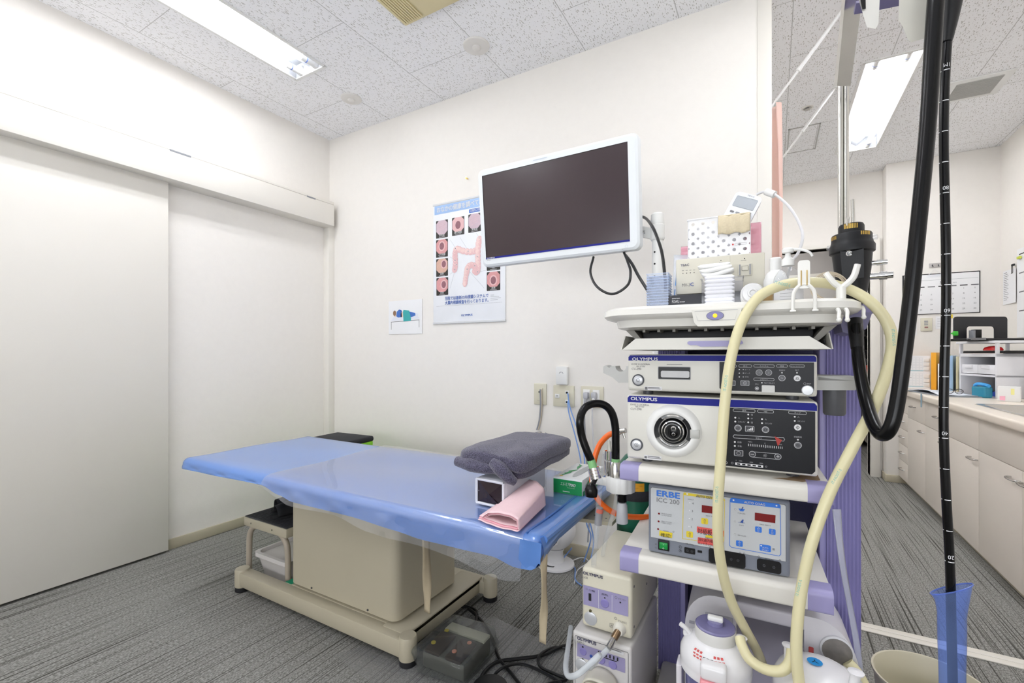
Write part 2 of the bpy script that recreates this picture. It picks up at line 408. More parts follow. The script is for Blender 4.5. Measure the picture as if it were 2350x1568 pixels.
# sliding door, its header box and the corner post
struct(MB().bx(-2.845, -2.812, -2.1, 1.2, .012, 2.05, M_DOOR, .003), 'door_1')
hd = MB().bx(-2.855, -2.74, -2.1, 2.205, 1.985, 2.135, M_TRIM, .002).bx(-2.855, -2.742, -2.1, 2.205, 2.137, 2.157, M_TRIM, .002)
for ya, yb in ((1.175, 1.275), (1.985, 2.05)): hd.bx(-2.745, -2.7385, ya, yb, 2.130, 2.140, GREY, .001)
struct(hd, 'trim_3')
struct(MB().bx(-2.857, -2.80, 2.203, 2.257, 0, 2.16, M_TRIM, .003), 'trim_4')
struct(MB().bx(-2.855, -2.843, 1.2, 2.21, 0, .055, M_BASE, .002), 'baseboard_left')
struct(MB().bx(-2.8, -.06, 2.243, 2.257, 0, .06, M_BASE, .002), 'baseboard_back')
struct(MB().bx(.815, 1.0, 4.838, 4.852, 0, .06, M_BASE, .002).bx(.812, .822, 4.84, 5.0, 0, .06, M_BASE, .002), 'baseboard_end')
struct(MB().bx(-2.8, 1.5, -2.1, -2.088, 0, .06, M_BASE).bx(1.488, 1.5, -2.1, 2.3, 0, .06, M_BASE), 'baseboard_front')
struct(MB().bx(-.05, 1.5, 2.188, 2.252, 0, .005, mat('white floor track', 'e9e5db', .4), .002).bx(-.05, 1.5, 2.215, 2.225, .005, .0065, M_TRIM), 'trim_5')

# ---------------------------------------------------------------- ceiling fixtures
M_TUBE = mat('lit fluorescent tube', 'fbfcff', .3, var=0, emit=TUBE_POWER)
M_REFL = mat('white lamp reflector', 'c9cbcf', .3, var=.01)
M_CAPB = mat('blue tube band', '5f7fd0', .4)
def lamp(i, label):
    x, y, w, l = LAMPS[i]
    t = thing('fluorescent_ceiling_light', label, 'ceiling light', (x, y, CEIL), 0, 'recessed twin tube ceiling lights' if i > 1 else None)
    h = MB(); d = .075
    h.bx(-w/2-.012, w/2+.012, -l/2-.012, -l/2+.004, -.006, .001, WHITE).bx(-w/2-.012, w/2+.012, l/2-.004, l/2+.012, -.006, .001, WHITE)
    h.bx(-w/2-.012, -w/2+.004, -l/2, l/2, -.006, .001, WHITE).bx(w/2-.004, w/2+.012, -l/2, l/2, -.006, .001, WHITE)
    h.bx(-w/2-.002, w/2+.002, -l/2-.002, l/2+.002, d, d+.01, M_REFL)
    for s in (-1, 1):
        h.bx(s*w/2-.002, s*w/2+.002, -l/2, l/2, -.004, d, M_REFL)
        h.bx(-w/2, w/2, s*l/2-.002, s*l/2+.002, -.004, d, M_REFL)
    h.prism([(-w*.22, d), (w*.22, d), (0, .03)], (0, l/2, 0), (1, 0, 0), (0, 0, 1), l, M_REFL)
    h.build('reflector_housing', t)
    for s in (-1, 1):
        g = MB().cyl((s*w*.27, -l/2+.10, .014), (s*w*.27, l/2-.10, .014), .016, M_TUBE, 14).build('fluorescent_tube', t)
        for e in (-1, 1):
            y0, y1 = e*(l/2-.10), e*(l/2-.025)
            c = MB().cyl((s*w*.27, y0, .014), (s*w*.27, y1, .014), .016, WHITE, 14).cyl((s*w*.27, y0+e*.028, .014), (s*w*.27, y0+e*.033, .014), .0163, M_CAPB, 14)
            c.bx(s*w*.27-.012, s*w*.27+.012, min(y1, e*l/2), max(y1, e*l/2), -.001, .05, WHITE, .003)
            c.build('tube_cap', t)
lamp(0, 'twin tube ceiling light with blue banded tube ends, left above the sliding door')
lamp(1, 'twin tube ceiling light beyond the chrome hanger pole, on the far ceiling at right')
for k in range(2, 7): lamp(k, 'unseen twin tube ceiling light outside the view')
def ceiling_disc(x, y, r, label):
    t = thing('ceiling_sensor', label, 'ceiling sensor', (x, y, CEIL))
    MB().lathe((0, 0, 0), [(r, .0), (r, -.006), (r*.96, -.009), (r*.5, -.012), (r*.36, -.012)], mat('ivory sensor plastic', 'e2dfda', .5)).build('cover_plate', t)
    MB().lathe((0, 0, 0), [(r*.34, -.008), (r*.34, -.014), (r*.30, -.018), (r*.2, -.020), (0, -.021)], mat('ivory sensor plastic')).build('sensor_dome', t)
ceiling_disc(-1.321, 1.934, .068, 'larger looking round ceiling sensor above the monitor side of the back wall')
ceiling_disc(-2.265, 1.948, .062, 'round ceiling sensor next to the far end of the left tube light')
M_YEL = mat('yellowed vent plastic', 'ddd0a4', .5, var=.05)
t = thing('ceiling_vent', 'square yellowed plastic ventilation grille cut by the top edge of the photo', 'vent', (-1.33, 1.44, CEIL))
v = MB().bx(-.2, .2, -.2, .2, -.012, 0, M_YEL, .004)
v.build('frame', t)
v = MB()
for k in range(9): v.bx(-.188+k*.0125, -.180+k*.0125, -.18, .185, -.017, -.011, M_YEL, .001)
v.build('slats', t)
MB().bx(-.065, .18, -.18, .185, -.020, -.011, M_YEL, .003).build('cover_panel', t)
t = thing('ceiling_vent', 'white framed grey mesh ventilation grille on the far ceiling at right', 'vent', (1.035, 3.71, CEIL))
MB().bx(-.14, .14, -.14, .14, -.008, 0, WHITE, .003).build('frame', t)
v = MB().bx(-.10, .10, -.10, .10, -.0095, -.007, mat('grey vent mesh', '9b9a97', .6))
for k in range(21): v.bx(-.1, .1, -.1+k*.01-.0015, -.1+k*.01+.0015, -.012, -.009, mat('pale vent rib', 'c4c3bf', .6))
v.build('mesh_panel', t)
t = thing('ceiling_hatch', 'small square access hatch with grey edge in the far ceiling', 'access hatch', (.19, 3.98, CEIL))
AL = mat('aluminium edge', 'b4b3b1', .4, .6)
MB().bx(-.095, .095, -.225, -.217, -.004, 0, AL).bx(-.095, .095, .217, .225, -.004, 0, AL).bx(-.095, -.088, -.225, .225, -.004, 0, AL).bx(.088, .095, -.225, .225, -.004, 0, AL).build('edge_frame', t)
MB().bx(-.087, .087, -.216, .216, -.002, -.0005, M_CEIL).build('panel', t)
t = thing('sprinkler_head', 'tiny recessed sprinkler head in the far ceiling before the hatch', 'sprinkler', (.192, 3.484, CEIL))
MB().lathe((0, 0, 0), [(.034, 0), (.034, -.003), (.026, -.006), (.022, -.004)], mat('ivory sensor plastic'), 20).build('ring', t)
MB().cyl((0, 0, -.001), (0, 0, -.012), .011, DARK, 10).cyl((0, 0, -.012), (0, 0, -.014), .018, STEEL, 10).build('nozzle', t)
# corridor lamp: unseen, added to brighten the passage
t = thing('added_corridor_lamp', 'added unseen round lamp on the corridor ceiling past the far doorway', 'ceiling light', (.0, 5.65, 2.3))
MB().lathe((0, 0, 0), [(.10, 0), (.17, -.05), (.15, -.10), (.08, -.12), (0, -.125)], mat('added lamp glow', 'ffffff', .4, var=0, emit=22)).build('diffuser', t)

# curtain, its rail and the two stays
t = thing('curtain_rail', 'white curtain rail with slanted ceiling stays behind the wall end', 'curtain rail', (-.022, 2.9, 2.225))
MB().bx(-.012, .012, -.52, .8, 0, .018, WHITE, .003).build('rail', t)
for (x0, y0, z0, x1, y1) in ((-.016, 2.5, 2.234, .30, 2.52), (.052, 3.18, 2.245, .318, 3.31)):
    a = Vector((x0+.022, y0-2.9, z0-2.225)); b = Vector((x1+.022, y1-2.9, CEIL-2.225)); c = a.lerp(b, .38)
    s = MB().cyl(a, c, .005, WHITE, 10).cyl(c, b, .008, WHITE, 10)
    s.cyl(a.lerp(b, .37), a.lerp(b, .40), .010, WHITE, 10); s.lathe(b, [(.02, -.004), (.02, 0)], WHITE, 14)
    s.build('stay', t)
M_PINK = mat('salmon pink curtain cloth', 'f2cfc4', .8, var=.04, sss=.2)
def curt(u, w):
    y = 2.40+.30*u; z = 2.215-w*2.1
    x = .012+.030*math.sin(u*26+.6*math.sin(w*3))*(.7+.3*w)+.004*math.sin(w*9+u*5)
    return Vector((x, y, z))
MB().grid(curt, 70, 24, M_PINK).build('curtain', label='gathered salmon pink curtain hanging just behind the free wall end', cat='curtain', solid=.0015)

# ---------------------------------------------------------------- things on the back wall
def poster():
    x0, x1, z0, z1, y = -1.862, -1.334, 1.256, 2.004, 2.253
    t = thing('wall_poster', 'tall bowel check-up poster with organ drawing, partly hidden by the monitor', 'poster', (x0, y, z0))
    w, h = x1-x0, z1-z0
    mb = MB().bx(0, w, -.006, 0, 0, h, mat('poster board', 'eef0f4', .35), .001)
    a = Art(mb, (0, -.006, 0), (1, 0, 0), (0, 0, 1))
    BLUE1 = mat('poster pale blue', '9dbce6', .4); BLK = mat('poster black', '2b2827', .4)
    P1 = mat('poster flesh', 'e3b9ba', .5); P2 = mat('poster pale flesh', 'f0d2cd', .5, var=.1, vs=60); P3 = mat('poster dark flesh', '8d5f68', .5, var=.2, vs=80)
    a.rect(.010, h-.064, w-.010, h-.010, BLUE1)
    a.text('おなかの健康を調べてみませんか', .03, h-.050, .026, INKW, w-.05, bold=.05, k=2)
    a.round(.275, h-.092, w-.03, h-.069, .005, mat('poster blue', '3d6cc0', .4)); a.text('定期的に内視鏡検査を受けましょう', .285, h-.086, .0125, INKW, .20, k=3)
    def shot(cx, cz, sw, sh, pal, cap, blob):
        a.round(cx-sw/2, cz-sh/2, cx+sw/2, cz+sh/2, .004, BLK)
        q = sw*.47; c = q*.55; zz = cz+sh*.10
        a.poly([(cx-q, zz-c), (cx-c, zz-q), (cx+c, zz-q), (cx+q, zz-c), (cx+q, zz+c), (cx+c, zz+q), (cx-c, zz+q), (cx-q, zz+c)], pal, 2)
        if blob:
            bx, bz, br = blob
            a.disc(cx+bx*q, zz+bz*q, br*q*1.45, P1, 3, br*q*1.7); a.disc(cx+bx*q, zz+bz*q, br*q, P3, 4, br*q*1.25)
        else:
            for k in range(4): a.line(cx-q*.7, zz-q*.5+k*q*.3, cx+q*.6, zz-q*.1+k*q*.28, .0016, P1, 3)
        a.text(cap, cx, cz-sh*.40, .010, INKW, al='c', k=3); a.rect(cx-sw*.25, cz-sh*.46, cx+sw*.25, cz-sh*.445, INKW, 3)
    sw, sh = .093, .110
    PL = mat('poster lilac flesh', 'cdb6c0', .5, var=.12, vs=60); PR = mat('poster rose', 'd79a9a', .5, var=.15, vs=60); PT = mat('poster tan', 'd2ab98', .5, var=.15, vs=60)
    def cv(zx, zy): p = on_y(880+zx/4.355, 430+zy/4.355, 2.247); return (p.x-x0, p.z-z0)
    for zx, zy, pal, cap, blob in ((585, 418, PL, '肝弯曲', None), (747, 388, P1, '横行結腸', (0, -.1, .45)), (912, 355, PL, '脾弯曲', None),
            (585, 610, PR, '上行結腸', (0, .05, .42)), (586, 802, PT, '盲腸', (.35, .2, .38)), (588, 992, PR, '回盲', (.3, 0, .4)), (1100, 938, PR, '直腸', (0, -.15, .42)), (1100, 735, P1, 'S状', (0, 0, .4))):
        shot(*cv(zx, zy), sw, sh, pal, cap, blob)
    # the bowel drawing, a chain of overlapping pouches
    path = [(712, 828), (718, 790), (720, 735), (716, 680), (722, 632), (745, 618), (790, 635), (850, 645), (905, 640), (945, 612), (955, 560), (962, 515), (950, 560), (945, 620), (945, 690), (946, 745), (948, 800), (938, 845), (915, 838), (918, 795), (880, 778), (845, 800), (835, 845), (826, 890), (820, 935), (815, 975)]
    path = [cv(*p) for p in path]
    pts = catmull([(p[0], p[1], 0) for p in path], 5)
    for i, p in enumerate(pts):
        r = .0175+.003*math.sin(i*1.9); r *= 1 if i < 112 else .9
        a.disc(p.x, p.y, r, P1, 3+.008*i, n=14); a.disc(p.x-.003, p.y+.003, r*.74, P2, 3.004+.008*i, n=14)
    for q in ((718, 823), (720, 730), (733, 775), (723, 613), (850, 640), (960, 507), (940, 693), (917, 785), (840, 820), (945, 847)): x, z = cv(*q); a.disc(x, z, .0045, INKW, 6, n=10); a.disc(x, z, .0028, INK, 7, n=10)
    for q in ((668, 525, 720, 605), (765, 500, 848, 632), (930, 460, 958, 500), (665, 695, 715, 728), (668, 870, 715, 830), (668, 1010, 728, 780), (950, 845, 1025, 832), (868, 850, 1010, 1010)): a.line(*cv(q[0], q[1]), *cv(q[2], q[3]), .0008, GREY, 2.5)
    DB = mat('poster deep blue', '3a63b4', .4)
    for zy, tx in ((1128, '当院では最新の内視鏡システムで'), (1172, '大腸内視鏡検査を行っております。')): x, z = cv(617, zy); a.text(tx, x, z, .0175, DB, cv(1050, zy-50)[0]-x, bold=.03)
    for k in range(4): x, z = cv(1070, 1080+k*16); a.rect(x, z, x+(.025, .06, .07, .05)[k], z+.0014, INKG)
    x, z = cv(530, 1192); a.rect(x, z, w-.02, z+.0007, INKG); x, z = cv(778, 1290); a.text('OLYMPUS', x, z, .012, DB, .083, bold=.06)
    mb.build('printed_sheet', t)
    MB().bx(-.003, w+.003, -.009, .001, -.004, .008, mat('poster rail', 'd6d7d9', .4), .002).build('bottom_strip', t)
    MB().bx(-.003, w+.003, -.009, .001, h-.008, h+.004, mat('poster rail'), .002).build('hanging_strip', t)
poster()
def sheet():
    t = thing('paper_sheet', 'small white sheet with a drawing of a patient lying on a couch', 'sheet of paper', (-2.25, 2.252, 1.197))
    w, h = .292, .222
    mb = MB().bx(0, w, -.002, 0, 0, h, PAPER); a = Art(mb, (0, -.002, 0), (1, 0, 0), (0, 0, 1))
    a.poly([(.022, .088), (.27, .098), (.245, .128), (.05, .125)], mat('drawn couch', 'e4e6ee', .6))
    a.line(.022, .082, .27, .088, .003, INKG); a.line(.024, .082, .024, .032, .003, INKG); a.line(.268, .088, .268, .04, .003, INKG)
    B = mat('drawn blue gown', '3f6cb8', .6); TQ = mat('drawn teal cloth', '34a6a6', .6)
    a.poly([(.07, .12), (.075, .15), (.095, .163), (.115, .158), (.128, .14), (.125, .112), (.085, .11)], B, 2)
    a.poly([(.11, .112), (.11, .14), (.16, .15), (.235, .135), (.24, .118), (.2, .108)], B, 2)
    a.poly([(.12, .112), (.118, .145), (.135, .15), (.135, .11)], mat('drawn skin', 'ead2bf', .6), 3)
    a.poly([(.13, .145), (.135, .158), (.185, .152), (.20, .10), (.2, .085), (.135, .082)], TQ, 4)
    a.disc(.055, .14, .014, mat('drawn hair', '8a6a52', .6), 3, .018); a.disc(.058, .128, .012, mat('drawn skin'), 2)
    a.poly([(.238, .118), (.238, .135), (.262, .128), (.26, .113)], mat('drawn couch'), 3)
    mb.build('printed_sheet', t)
sheet()
o = MB().cyl((0, .002, 0), (0, -.02, 0), .0035, BRASS, 10).lathe((0, -.02, 0), [(.006, -.002), (.006, .002)], BRASS, 12, axis=(0, -1, 0)).build('wall_hook', loc=(-1.60, 2.255, 2.123), label='tiny brass pin in the wall above the poster', cat='hook')
M_PLATE = mat('ivory outlet plate', 'd6d1bd', .45)
def plate(name, label, x0, z0, x1, z1, holes):
    t = thing(name, label, 'outlet', ((x0+x1)/2, 2.255, (z0+z1)/2)); w, h = x1-x0, z1-z0
    MB().box((0, -.004, 0), (w, .010, h), M_PLATE, .003).build('cover_plate', t)
    for kind, x, z in holes:
        m = MB()
        if kind == 'jack': m.box((x, -.0105, z), (.020, .006, .020), WHITE, .001).box((x, -.0137, z), (.012, .001, .010), BLACK)
        elif kind == 'hole': m.box((x, -.010, z), (.034, .004, .07), M_PLATE, .001).cyl((x, -.0115, z+.012), (x, -.0125, z+.012), .007, BLACK, 12)
        elif kind == 'tag': m.box((x, -.0105, z), (.026, .005, .022), WHITE, .001); Art(m, (x, -.013, z), (1, 0, 0), (0, 0, 1)).rect(-.006, .002, .006, .004, INKG).rect(-.006, -.003, .006, -.001, INKG)
        elif kind == 'socket': m.box((x, -.010, z), (.036, .004, .078), WHITE, .001)
        m.build({'jack': 'network_jack', 'hole': 'cable_opening', 'tag': 'blank_insert', 'socket': 'power_socket'}[kind], t)
    return t
plate('wall_outlet', 'narrow ivory outlet plate with grey cable coming out, leftmost of three', -1.149, .786, -1.074, .902, [('hole', 0, 0)])
plate('wall_outlet', 'wide ivory network plate with two blue cables below the white adapter', -1.032, .783, -.911, .896, [('tag', -.035, .0), ('jack', .022, .02), ('jack', .022, -.03)])
plate('wall_outlet', 'wide ivory power outlet with two plugged cords behind the black tube', -.874, .786, -.752, .897, [('socket', -.028, 0), ('socket', .024, 0)])
t = thing('wall_adapter', 'small white adapter box mounted above the network plate', 'adapter', (-.975, 2.255, .95))
m = MB().box((0, -.015, 0), (.066, .032, .096), WHITE, .006); Art(m, (0, -.031, 0), (1, 0, 0), (0, 0, 1)).line(-.012, .012, -.002, .02, .003, GREY).line(.002, .02, .012, .012, .003, GREY)
m.build('casing', t)
M_GC = mat('grey cable jacket', '8f9096', .5); M_BC = mat('blue cable jacket', '6f93d0', .45); M_WC = mat('white cable jacket', 'd9d9db', .5); M_TC = mat('tan cable jacket', 'c6b9a4', .55)
c0 = on_y(1240, 894, 2.235)
cab = [c0, on_y(1241, 930, 2.24), on_y(1238, 965, 2.245), on_y(1232, 987, 2.243)]
m = MB().tube(cab, .0055, M_GC, 8).tube([p+V(.007, 0, .002) for p in cab], .003, M_TC, 8)
cc = on_y(1243, 1024, 2.235); rr_ = .078
for k in range(6):
    r = rr_-.004*k; dy = -.004*k; mm = (M_GC, M_TC, M_TC, M_GC, M_TC, M_WC)[k]; ph = .5*k
    m.tube([cc+V(r*math.cos(a)+.004*math.sin(2*a+ph), dy+.004*math.sin(3*a+ph), r*.97*math.sin(a)) for a in [2*PI*i/24+PI/2 for i in range(24)]], .0042, mm, 7, 2)
m.tube([cc+V(-.06, -.012, .06), cc+V(-.085, -.02, .05), cc+V(-.082, -.02, .03), cc+V(-.06, -.01, .035)], .0012, M_TC, 5)
m.build('cable_coil', label='bundle of grey and tan cable coiled on the wall below the leftmost outlet', cat='cable')
for i, (pts, lab) in enumerate(((((1303, 903, 2.235), (1308, 935, 2.2), (1325, 985, 2.16), (1340, 1040, 2.1), (1344, 1120, 2.0), (1350, 1180, 2.0), (1362, 1240, 2.0), (1355, 1290, 1.95)), 'blue network cable from the upper jack hanging behind the tissue box'),
    (((1303, 921, 2.235), (1306, 950, 2.2), (1320, 1000, 2.15), (1333, 1060, 2.1), (1338, 1130, 2.0), (1346, 1200, 2.0), (1356, 1235, 2.0), (1340, 1290, 2.0)), 'blue network cable from the lower jack hanging behind the tissue box'))):
    MB().tube([on_y(*p) for p in pts], .0032, M_BC, 8).build('network_cable', label=lab, cat='cable')
for px, lab, mm in ((1345, 'dark grey power cord plugged into the left socket behind the black tube', M_GC), (1363, 'white power cord plugged into the right socket behind the black tube', M_WC)):
    t = thing('power_cord', lab, 'power cord', on_y(px, 908, 2.243))
    T = Matrix.Translation(-t.location)
    MB(T).box(on_y(px, 908, 2.228), (.026, .03, .034), mat('cord plug', 'b9bac0', .5), .006).tube([on_y(px, 912, 2.225), on_y(px-2, 925, 2.205), on_y(px-4, 940, 2.2)], [.008, .005], mm, 8).build('plug', t)
    MB(T).tube([on_y(px-4, 938, 2.2), on_y(px-3, 980, 2.21), on_y(px+2, 1060, 2.2), on_y(px+8, 1160, 2.19), on_y(px+4, 1245, 2.15)], .0042, mm, 8).build('cord', t)
# ================================================================ the treatment bed
def interp(tab, x):
    if x <= tab[0][0]: return tab[0][1]
    for (a, b), (c, d) in zip(tab, tab[1:]):
        if x <= c:
            k = (x-a)/(c-a); k = k*k*(3-2*k); return b+(d-b)*k
    return tab[-1][1]
M_VINYL = mat('blue vinyl', '5081cb', .42, var=.03, vs=6, bump=.05, bs=60, coat=1, crough=.2, cior=1.75)
M_BEDF = mat('beige enamel', 'bbb39d', .4, var=.04, vs=5)
BOT = [(-2.31, .553), (-2.1, .557), (-1.69, .566), (-1.58, .545), (-1.5, .532), (-1.2, .534), (-1.0, .526), (-.9, .520), (-.78, .522), (-.65, .525), (-.58, .512), (-.53, .515), (-.505, .535)]
BX0, BX1, BY0, BY1, BZ = -2.305, -.505, 1.03, 1.69, .60
def section(x, grow=0.0, tb=None):
    zb = interp(BOT, x) if tb is None else tb
    wr = .004*math.sin(x*31)+.003*math.sin(x*57+1)
    top = [(BY1-.03-(BY1-BY0-.06)*i/10, BZ+.002*math.sin(i*.9+x*4)) for i in range(11)]
    fr = [(BY0+.028-.028*math.sin(a), BZ-.028+.028*math.cos(a)) for a in [PI/2*i/5 for i in range(1, 6)]]
    k0 = BZ-.028
    dn = [(BY0+(.5-abs(.5-q))*wr*1.6-.003*q, k0+(zb-k0)*q) for q in (.33, .66, 1)]
    return top, fr, dn, zb
def bed():
    t = thing('treatment_bed', 'low treatment couch with blue vinyl top on a beige pedestal base', 'bed', (-1.6, 1.4, 0))
    T = Matrix.Translation((1.6, -1.4, 0))
    m = MB(T); N = 110; rows = []
    for i in range(N+1):
        u = i/N; e = .5-.5*math.cos(PI*u) if False else u
        x = BX0+(BX1-BX0)*e
        top, fr, dn, zb = section(x)
        un = [(BY0+.02, zb-.003), (BY0+.05, zb+.006), (BY0+.1, .545), (BY1-.1, .545), (BY1-.02, .55), (BY1, .562), (BY1+.002, .578), (BY1-.008, .592)]
        loop = top+fr+dn+un
        d = min(x-BX0, BX1-x); R = .026
        k = 1 if d >= R else math.sqrt(max(0, 1-(1-d/R)**2))
        cyy, cz = (BY0+BY1)/2, .572
        rows.append([(x, cyy+(y-cyy)*(1-(1-k)*.04), cz+(z-cz)*(.35+.65*k)) for y, z in loop])
    L_ = len(rows[0]); vs = [p for r in rows for p in r]; fs = []
    for i in range(N):
        for j in range(L_): fs.append((i*L_+j, i*L_+(j+1) % L_, (i+1)*L_+(j+1) % L_, (i+1)*L_+j))
    fs += [tuple(range(L_)), tuple(N*L_+j for j in range(L_))[::-1]]
    m.add(vs, fs, M_VINYL)
    top_ = m.build('mattress', t, sharp=50)
    # folded cover end: rolled edge with a welt line and the drooping corner
    g = MB()
    g.tube([(BX1+1.6-.004, y-1.4, .590) for y in (1.05, 1.2, 1.4, 1.67)], .0115, M_VINYL, 10, 6)
    g.tube([(BX1+1.6-.050, y-1.4, .6005) for y in (1.045, 1.3, 1.68)], .0022, mat('darker blue welt', '3f6fb8', .4), 6, 4)
    g.grid(lambda u, w: Vector((-.565+.062*u+1.6, 1.026-1.4+.012*math.sin(u*PI*1.0)*w-.008*w, .590-w*(.050+.026*math.sin(PI*min(1, u*1.15))))), 10, 6, M_VINYL)
    g.grid(lambda u, w: Vector((BX1+1.6-.004+.016*math.sin(PI*min(1, w*1.0))-.012*w, 1.03-1.4+.65*u, .600-w*(.040-.008*u+.040*math.exp(-(u*10)**2)))), 30, 8, M_VINYL)
    g.build('cover_end_fold', top_)
    m = MB(T)
    m.prism(rr(.605, .365, .035, 6, -1.4625, 1.3775), (0, 0, .108), (1, 0, 0), (0, 1, 0), .44, M_BEDF)
    m.prism(rr(.57, .33, .03, 6, -1.4625, 1.3775), (0, 0, .095), (1, 0, 0), (0, 1, 0), .014, M_BEDF)
    for x in (-1.62, -1.30): m.cyl((x, 1.1945, .118), (x, 1.192, .118), .004, DARK, 8)
    m.build('pedestal', t)
    b = MB(T)
    b.bx(-2.06, -1.10, 1.15, 1.205, .030, .092, M_BEDF, .006).bx(-2.06, -1.07, 1.635, 1.69, .030, .084, M_BEDF, .006)
    b.bx(-1.80, -1.10, 1.20, 1.64, .072, .094, M_BEDF, .004).bx(-1.215, -1.10, 1.18, 1.66, .030, .096, M_BEDF, .008)
    b.build('base_frame', t)
    RUB = mat('black rubber foot', '15151a', .6)
    for x, y in ((-2.075, 1.175), (-1.088, 1.178), (-1.062, 1.662), (-2.075, 1.662)):
        f = MB(T).lathe((x, y, 0), [(.030, .022), (.031, .026), (.031, .094), (.028, .100), (0, .101)], M_BEDF, 24).build('foot_post', t)
        MB(T).lathe((x, y, 0), [(.026, 0), (.030, .003), (.030, .020), (.026, .024)], RUB, 20).build('rubber_foot', f)
    MB(T).bx(-1.80, -1.76, 1.20, 1.30, .094, .0955, mat('green tape', '128a63', .5)).build('tape_patch', t)
    pp = [on_z(1405, 1199, .54), on_z(1440, 1163, .54), on_z(1445, 1140, .54)]
    m = MB(T).prism([(-.70, pp[0].y-.03), (-.56, pp[0].y-.02), (pp[0].x, pp[0].y), (pp[1].x, pp[1].y), (pp[2].x, pp[2].y), (-.70, pp[2].y)], (0, 0, .528), (1, 0, 0), (0, 1, 0), .011, M_BEDF)
    for px, py in ((1365, 1183), (1400, 1180), (1391, 1190)): q = on_z(px, py, .5392); m.cyl(q, q+V(0, 0, .0008), .003, DARK, 10)
    m.build('end_bracket', t)
    ST = mat('beige cotton strap', 'b9ab90', .8, var=.1, vs=40)
    def strap(pts, w):
        P = catmull(pts, 6); n = len(P)
        def fn(u, q):
            i = min(int(u*(n-1)+.5), n-1); tw = .6+.8*math.sin(u*5)
            return P[i]+Vector((math.cos(tw), math.sin(tw), 0))*w*(q-.5)
        mb = MB(T).grid(fn, n-1, 3, ST); return mb.build('strap', t, solid=.0016)
    strap([(-.935, 1.09, .545), (-.94, 1.10, .47), (-.955, 1.12, .38), (-.97, 1.14, .29), (-.975, 1.145, .225)], .028)
    strap([(-.507, 1.045, .555), (-.503, 1.04, .50), (-.505, 1.045, .43), (-.51, 1.05, .38), (-.512, 1.05, .325)], .021)
bed()
# clear protective sheet over the bed
M_FILM = clear('clear vinyl sheet', 'fafbfe', .09, 'eef1fa', .03, 2.0)
FB = [(-1.70, .560), (-1.53, .547), (-1.33, .531), (-1.09, .510), (-1.0, .505), (-.77, .500), (-.60, .478), (-.56, .485)]
def film(u, w):
    x = -1.70+1.14*u
    zt = interp(FB, x); xs = x+.02*math.sin(w*3)*(1-u)
    top, fr, dn, zb = section(xs, tb=min(zt, interp(BOT, xs)-.006))
    path = [(BY1-.012, BZ+.0015)]+top[1:]+fr+dn
    path = [(y-(.005 if i > 11 else 0)-(.010*(i-15)/4*(1+math.sin(x*16)) if i > 15 else 0), z+(.0025 if i <= 12 else 0)) for i, (y, z) in enumerate(path)]
    q = w*(len(path)-1); i = min(int(q), len(path)-2); f = q-i
    y = path[i][0]+(path[i+1][0]-path[i][0])*f; z = path[i][1]+(path[i+1][1]-path[i][1])*f
    return Vector((xs, y, z))
MB().grid(film, 70, 18*3, M_FILM).build('clear_bed_sheet', sharp=60, label='glossy clear vinyl sheet covering the middle of the blue couch', cat='plastic sheet')

# ---------------------------------------------------------------- things on the bed
def pack():
    t = thing('towel_pack', 'pack of paper towels in white film with dark folded end, under the grey towel', 'pack', (-.746, 1.165, .603), -.05)
    w, h, d = .108, .082, .255
    WF = mat('translucent white film', 'dfe1ea', .3, var=.05, vs=30, bump=.25, bs=35)
    MB().box((0, d/2+.003, h/2), (w, d, h), WF, .010, 3).build('wrapped_stack', t)
    BR = mat('dark brown folded film', '2a1e24', .18, var=.3, vs=25)
    m = MB(); c = (0, -.003, h*.45)
    cor = [(-w*.46, 0, .004), (w*.46, 0, .004), (w*.46, 0, h-.005), (-w*.46, 0, h-.005)]
    for i in range(4):
        a, b = Vector(cor[i]), Vector(cor[(i+1) % 4]); mid = (a+b)/2
        m.add([a, mid+V(0, .004, 0), c, b], [(0, 1, 2), (1, 3, 2)], BR, True)
    m.add([(-w*.33, -.002, .010), (w*.33, -.002, .010), (.0, -.007, h*.47)], [(0, 1, 2)], BR, True)
    m.build('folded_end', t)
    m = MB()
    for a, b in ((0, 1), (1, 2), (2, 3), (3, 0)): m.tube([cor[a], cor[b]], .0045, WF, 8, 1, False)
    m.build('film_rim', t)
pack()
def terry():
    m, n, l = nodes_of('charcoal terry cloth'); p = n['Principled BSDF']; p.inputs['Roughness'].default_value = .95; p.inputs['Specular IOR Level'].default_value = .1
    p.inputs['Sheen Weight'].default_value = .4
    tc = n.new('ShaderNodeTexCoord'); a = n.new('ShaderNodeTexNoise'); a.inputs['Scale'].default_value = 420; a.inputs['Detail'].default_value = 2
    l.new(tc.outputs['Object'], a.inputs['Vector'])
    r = n.new('ShaderNodeValToRGB'); e = r.color_ramp.elements; e[0].position = .36; e[0].color = rgb('353342'); e[1].position = .68; e[1].color = rgb('6c697f')
    l.new(a.outputs['Fac'], r.inputs[0]); l.new(r.outputs[0], p.inputs['Base Color'])
    bp = n.new('ShaderNodeBump'); bp.inputs['Strength'].default_value = .8; bp.inputs['Distance'].default_value = .003; l.new(a.outputs['Fac'], bp.inputs['Height']); l.new(bp.outputs[0], p.inputs['Normal'])
    return m
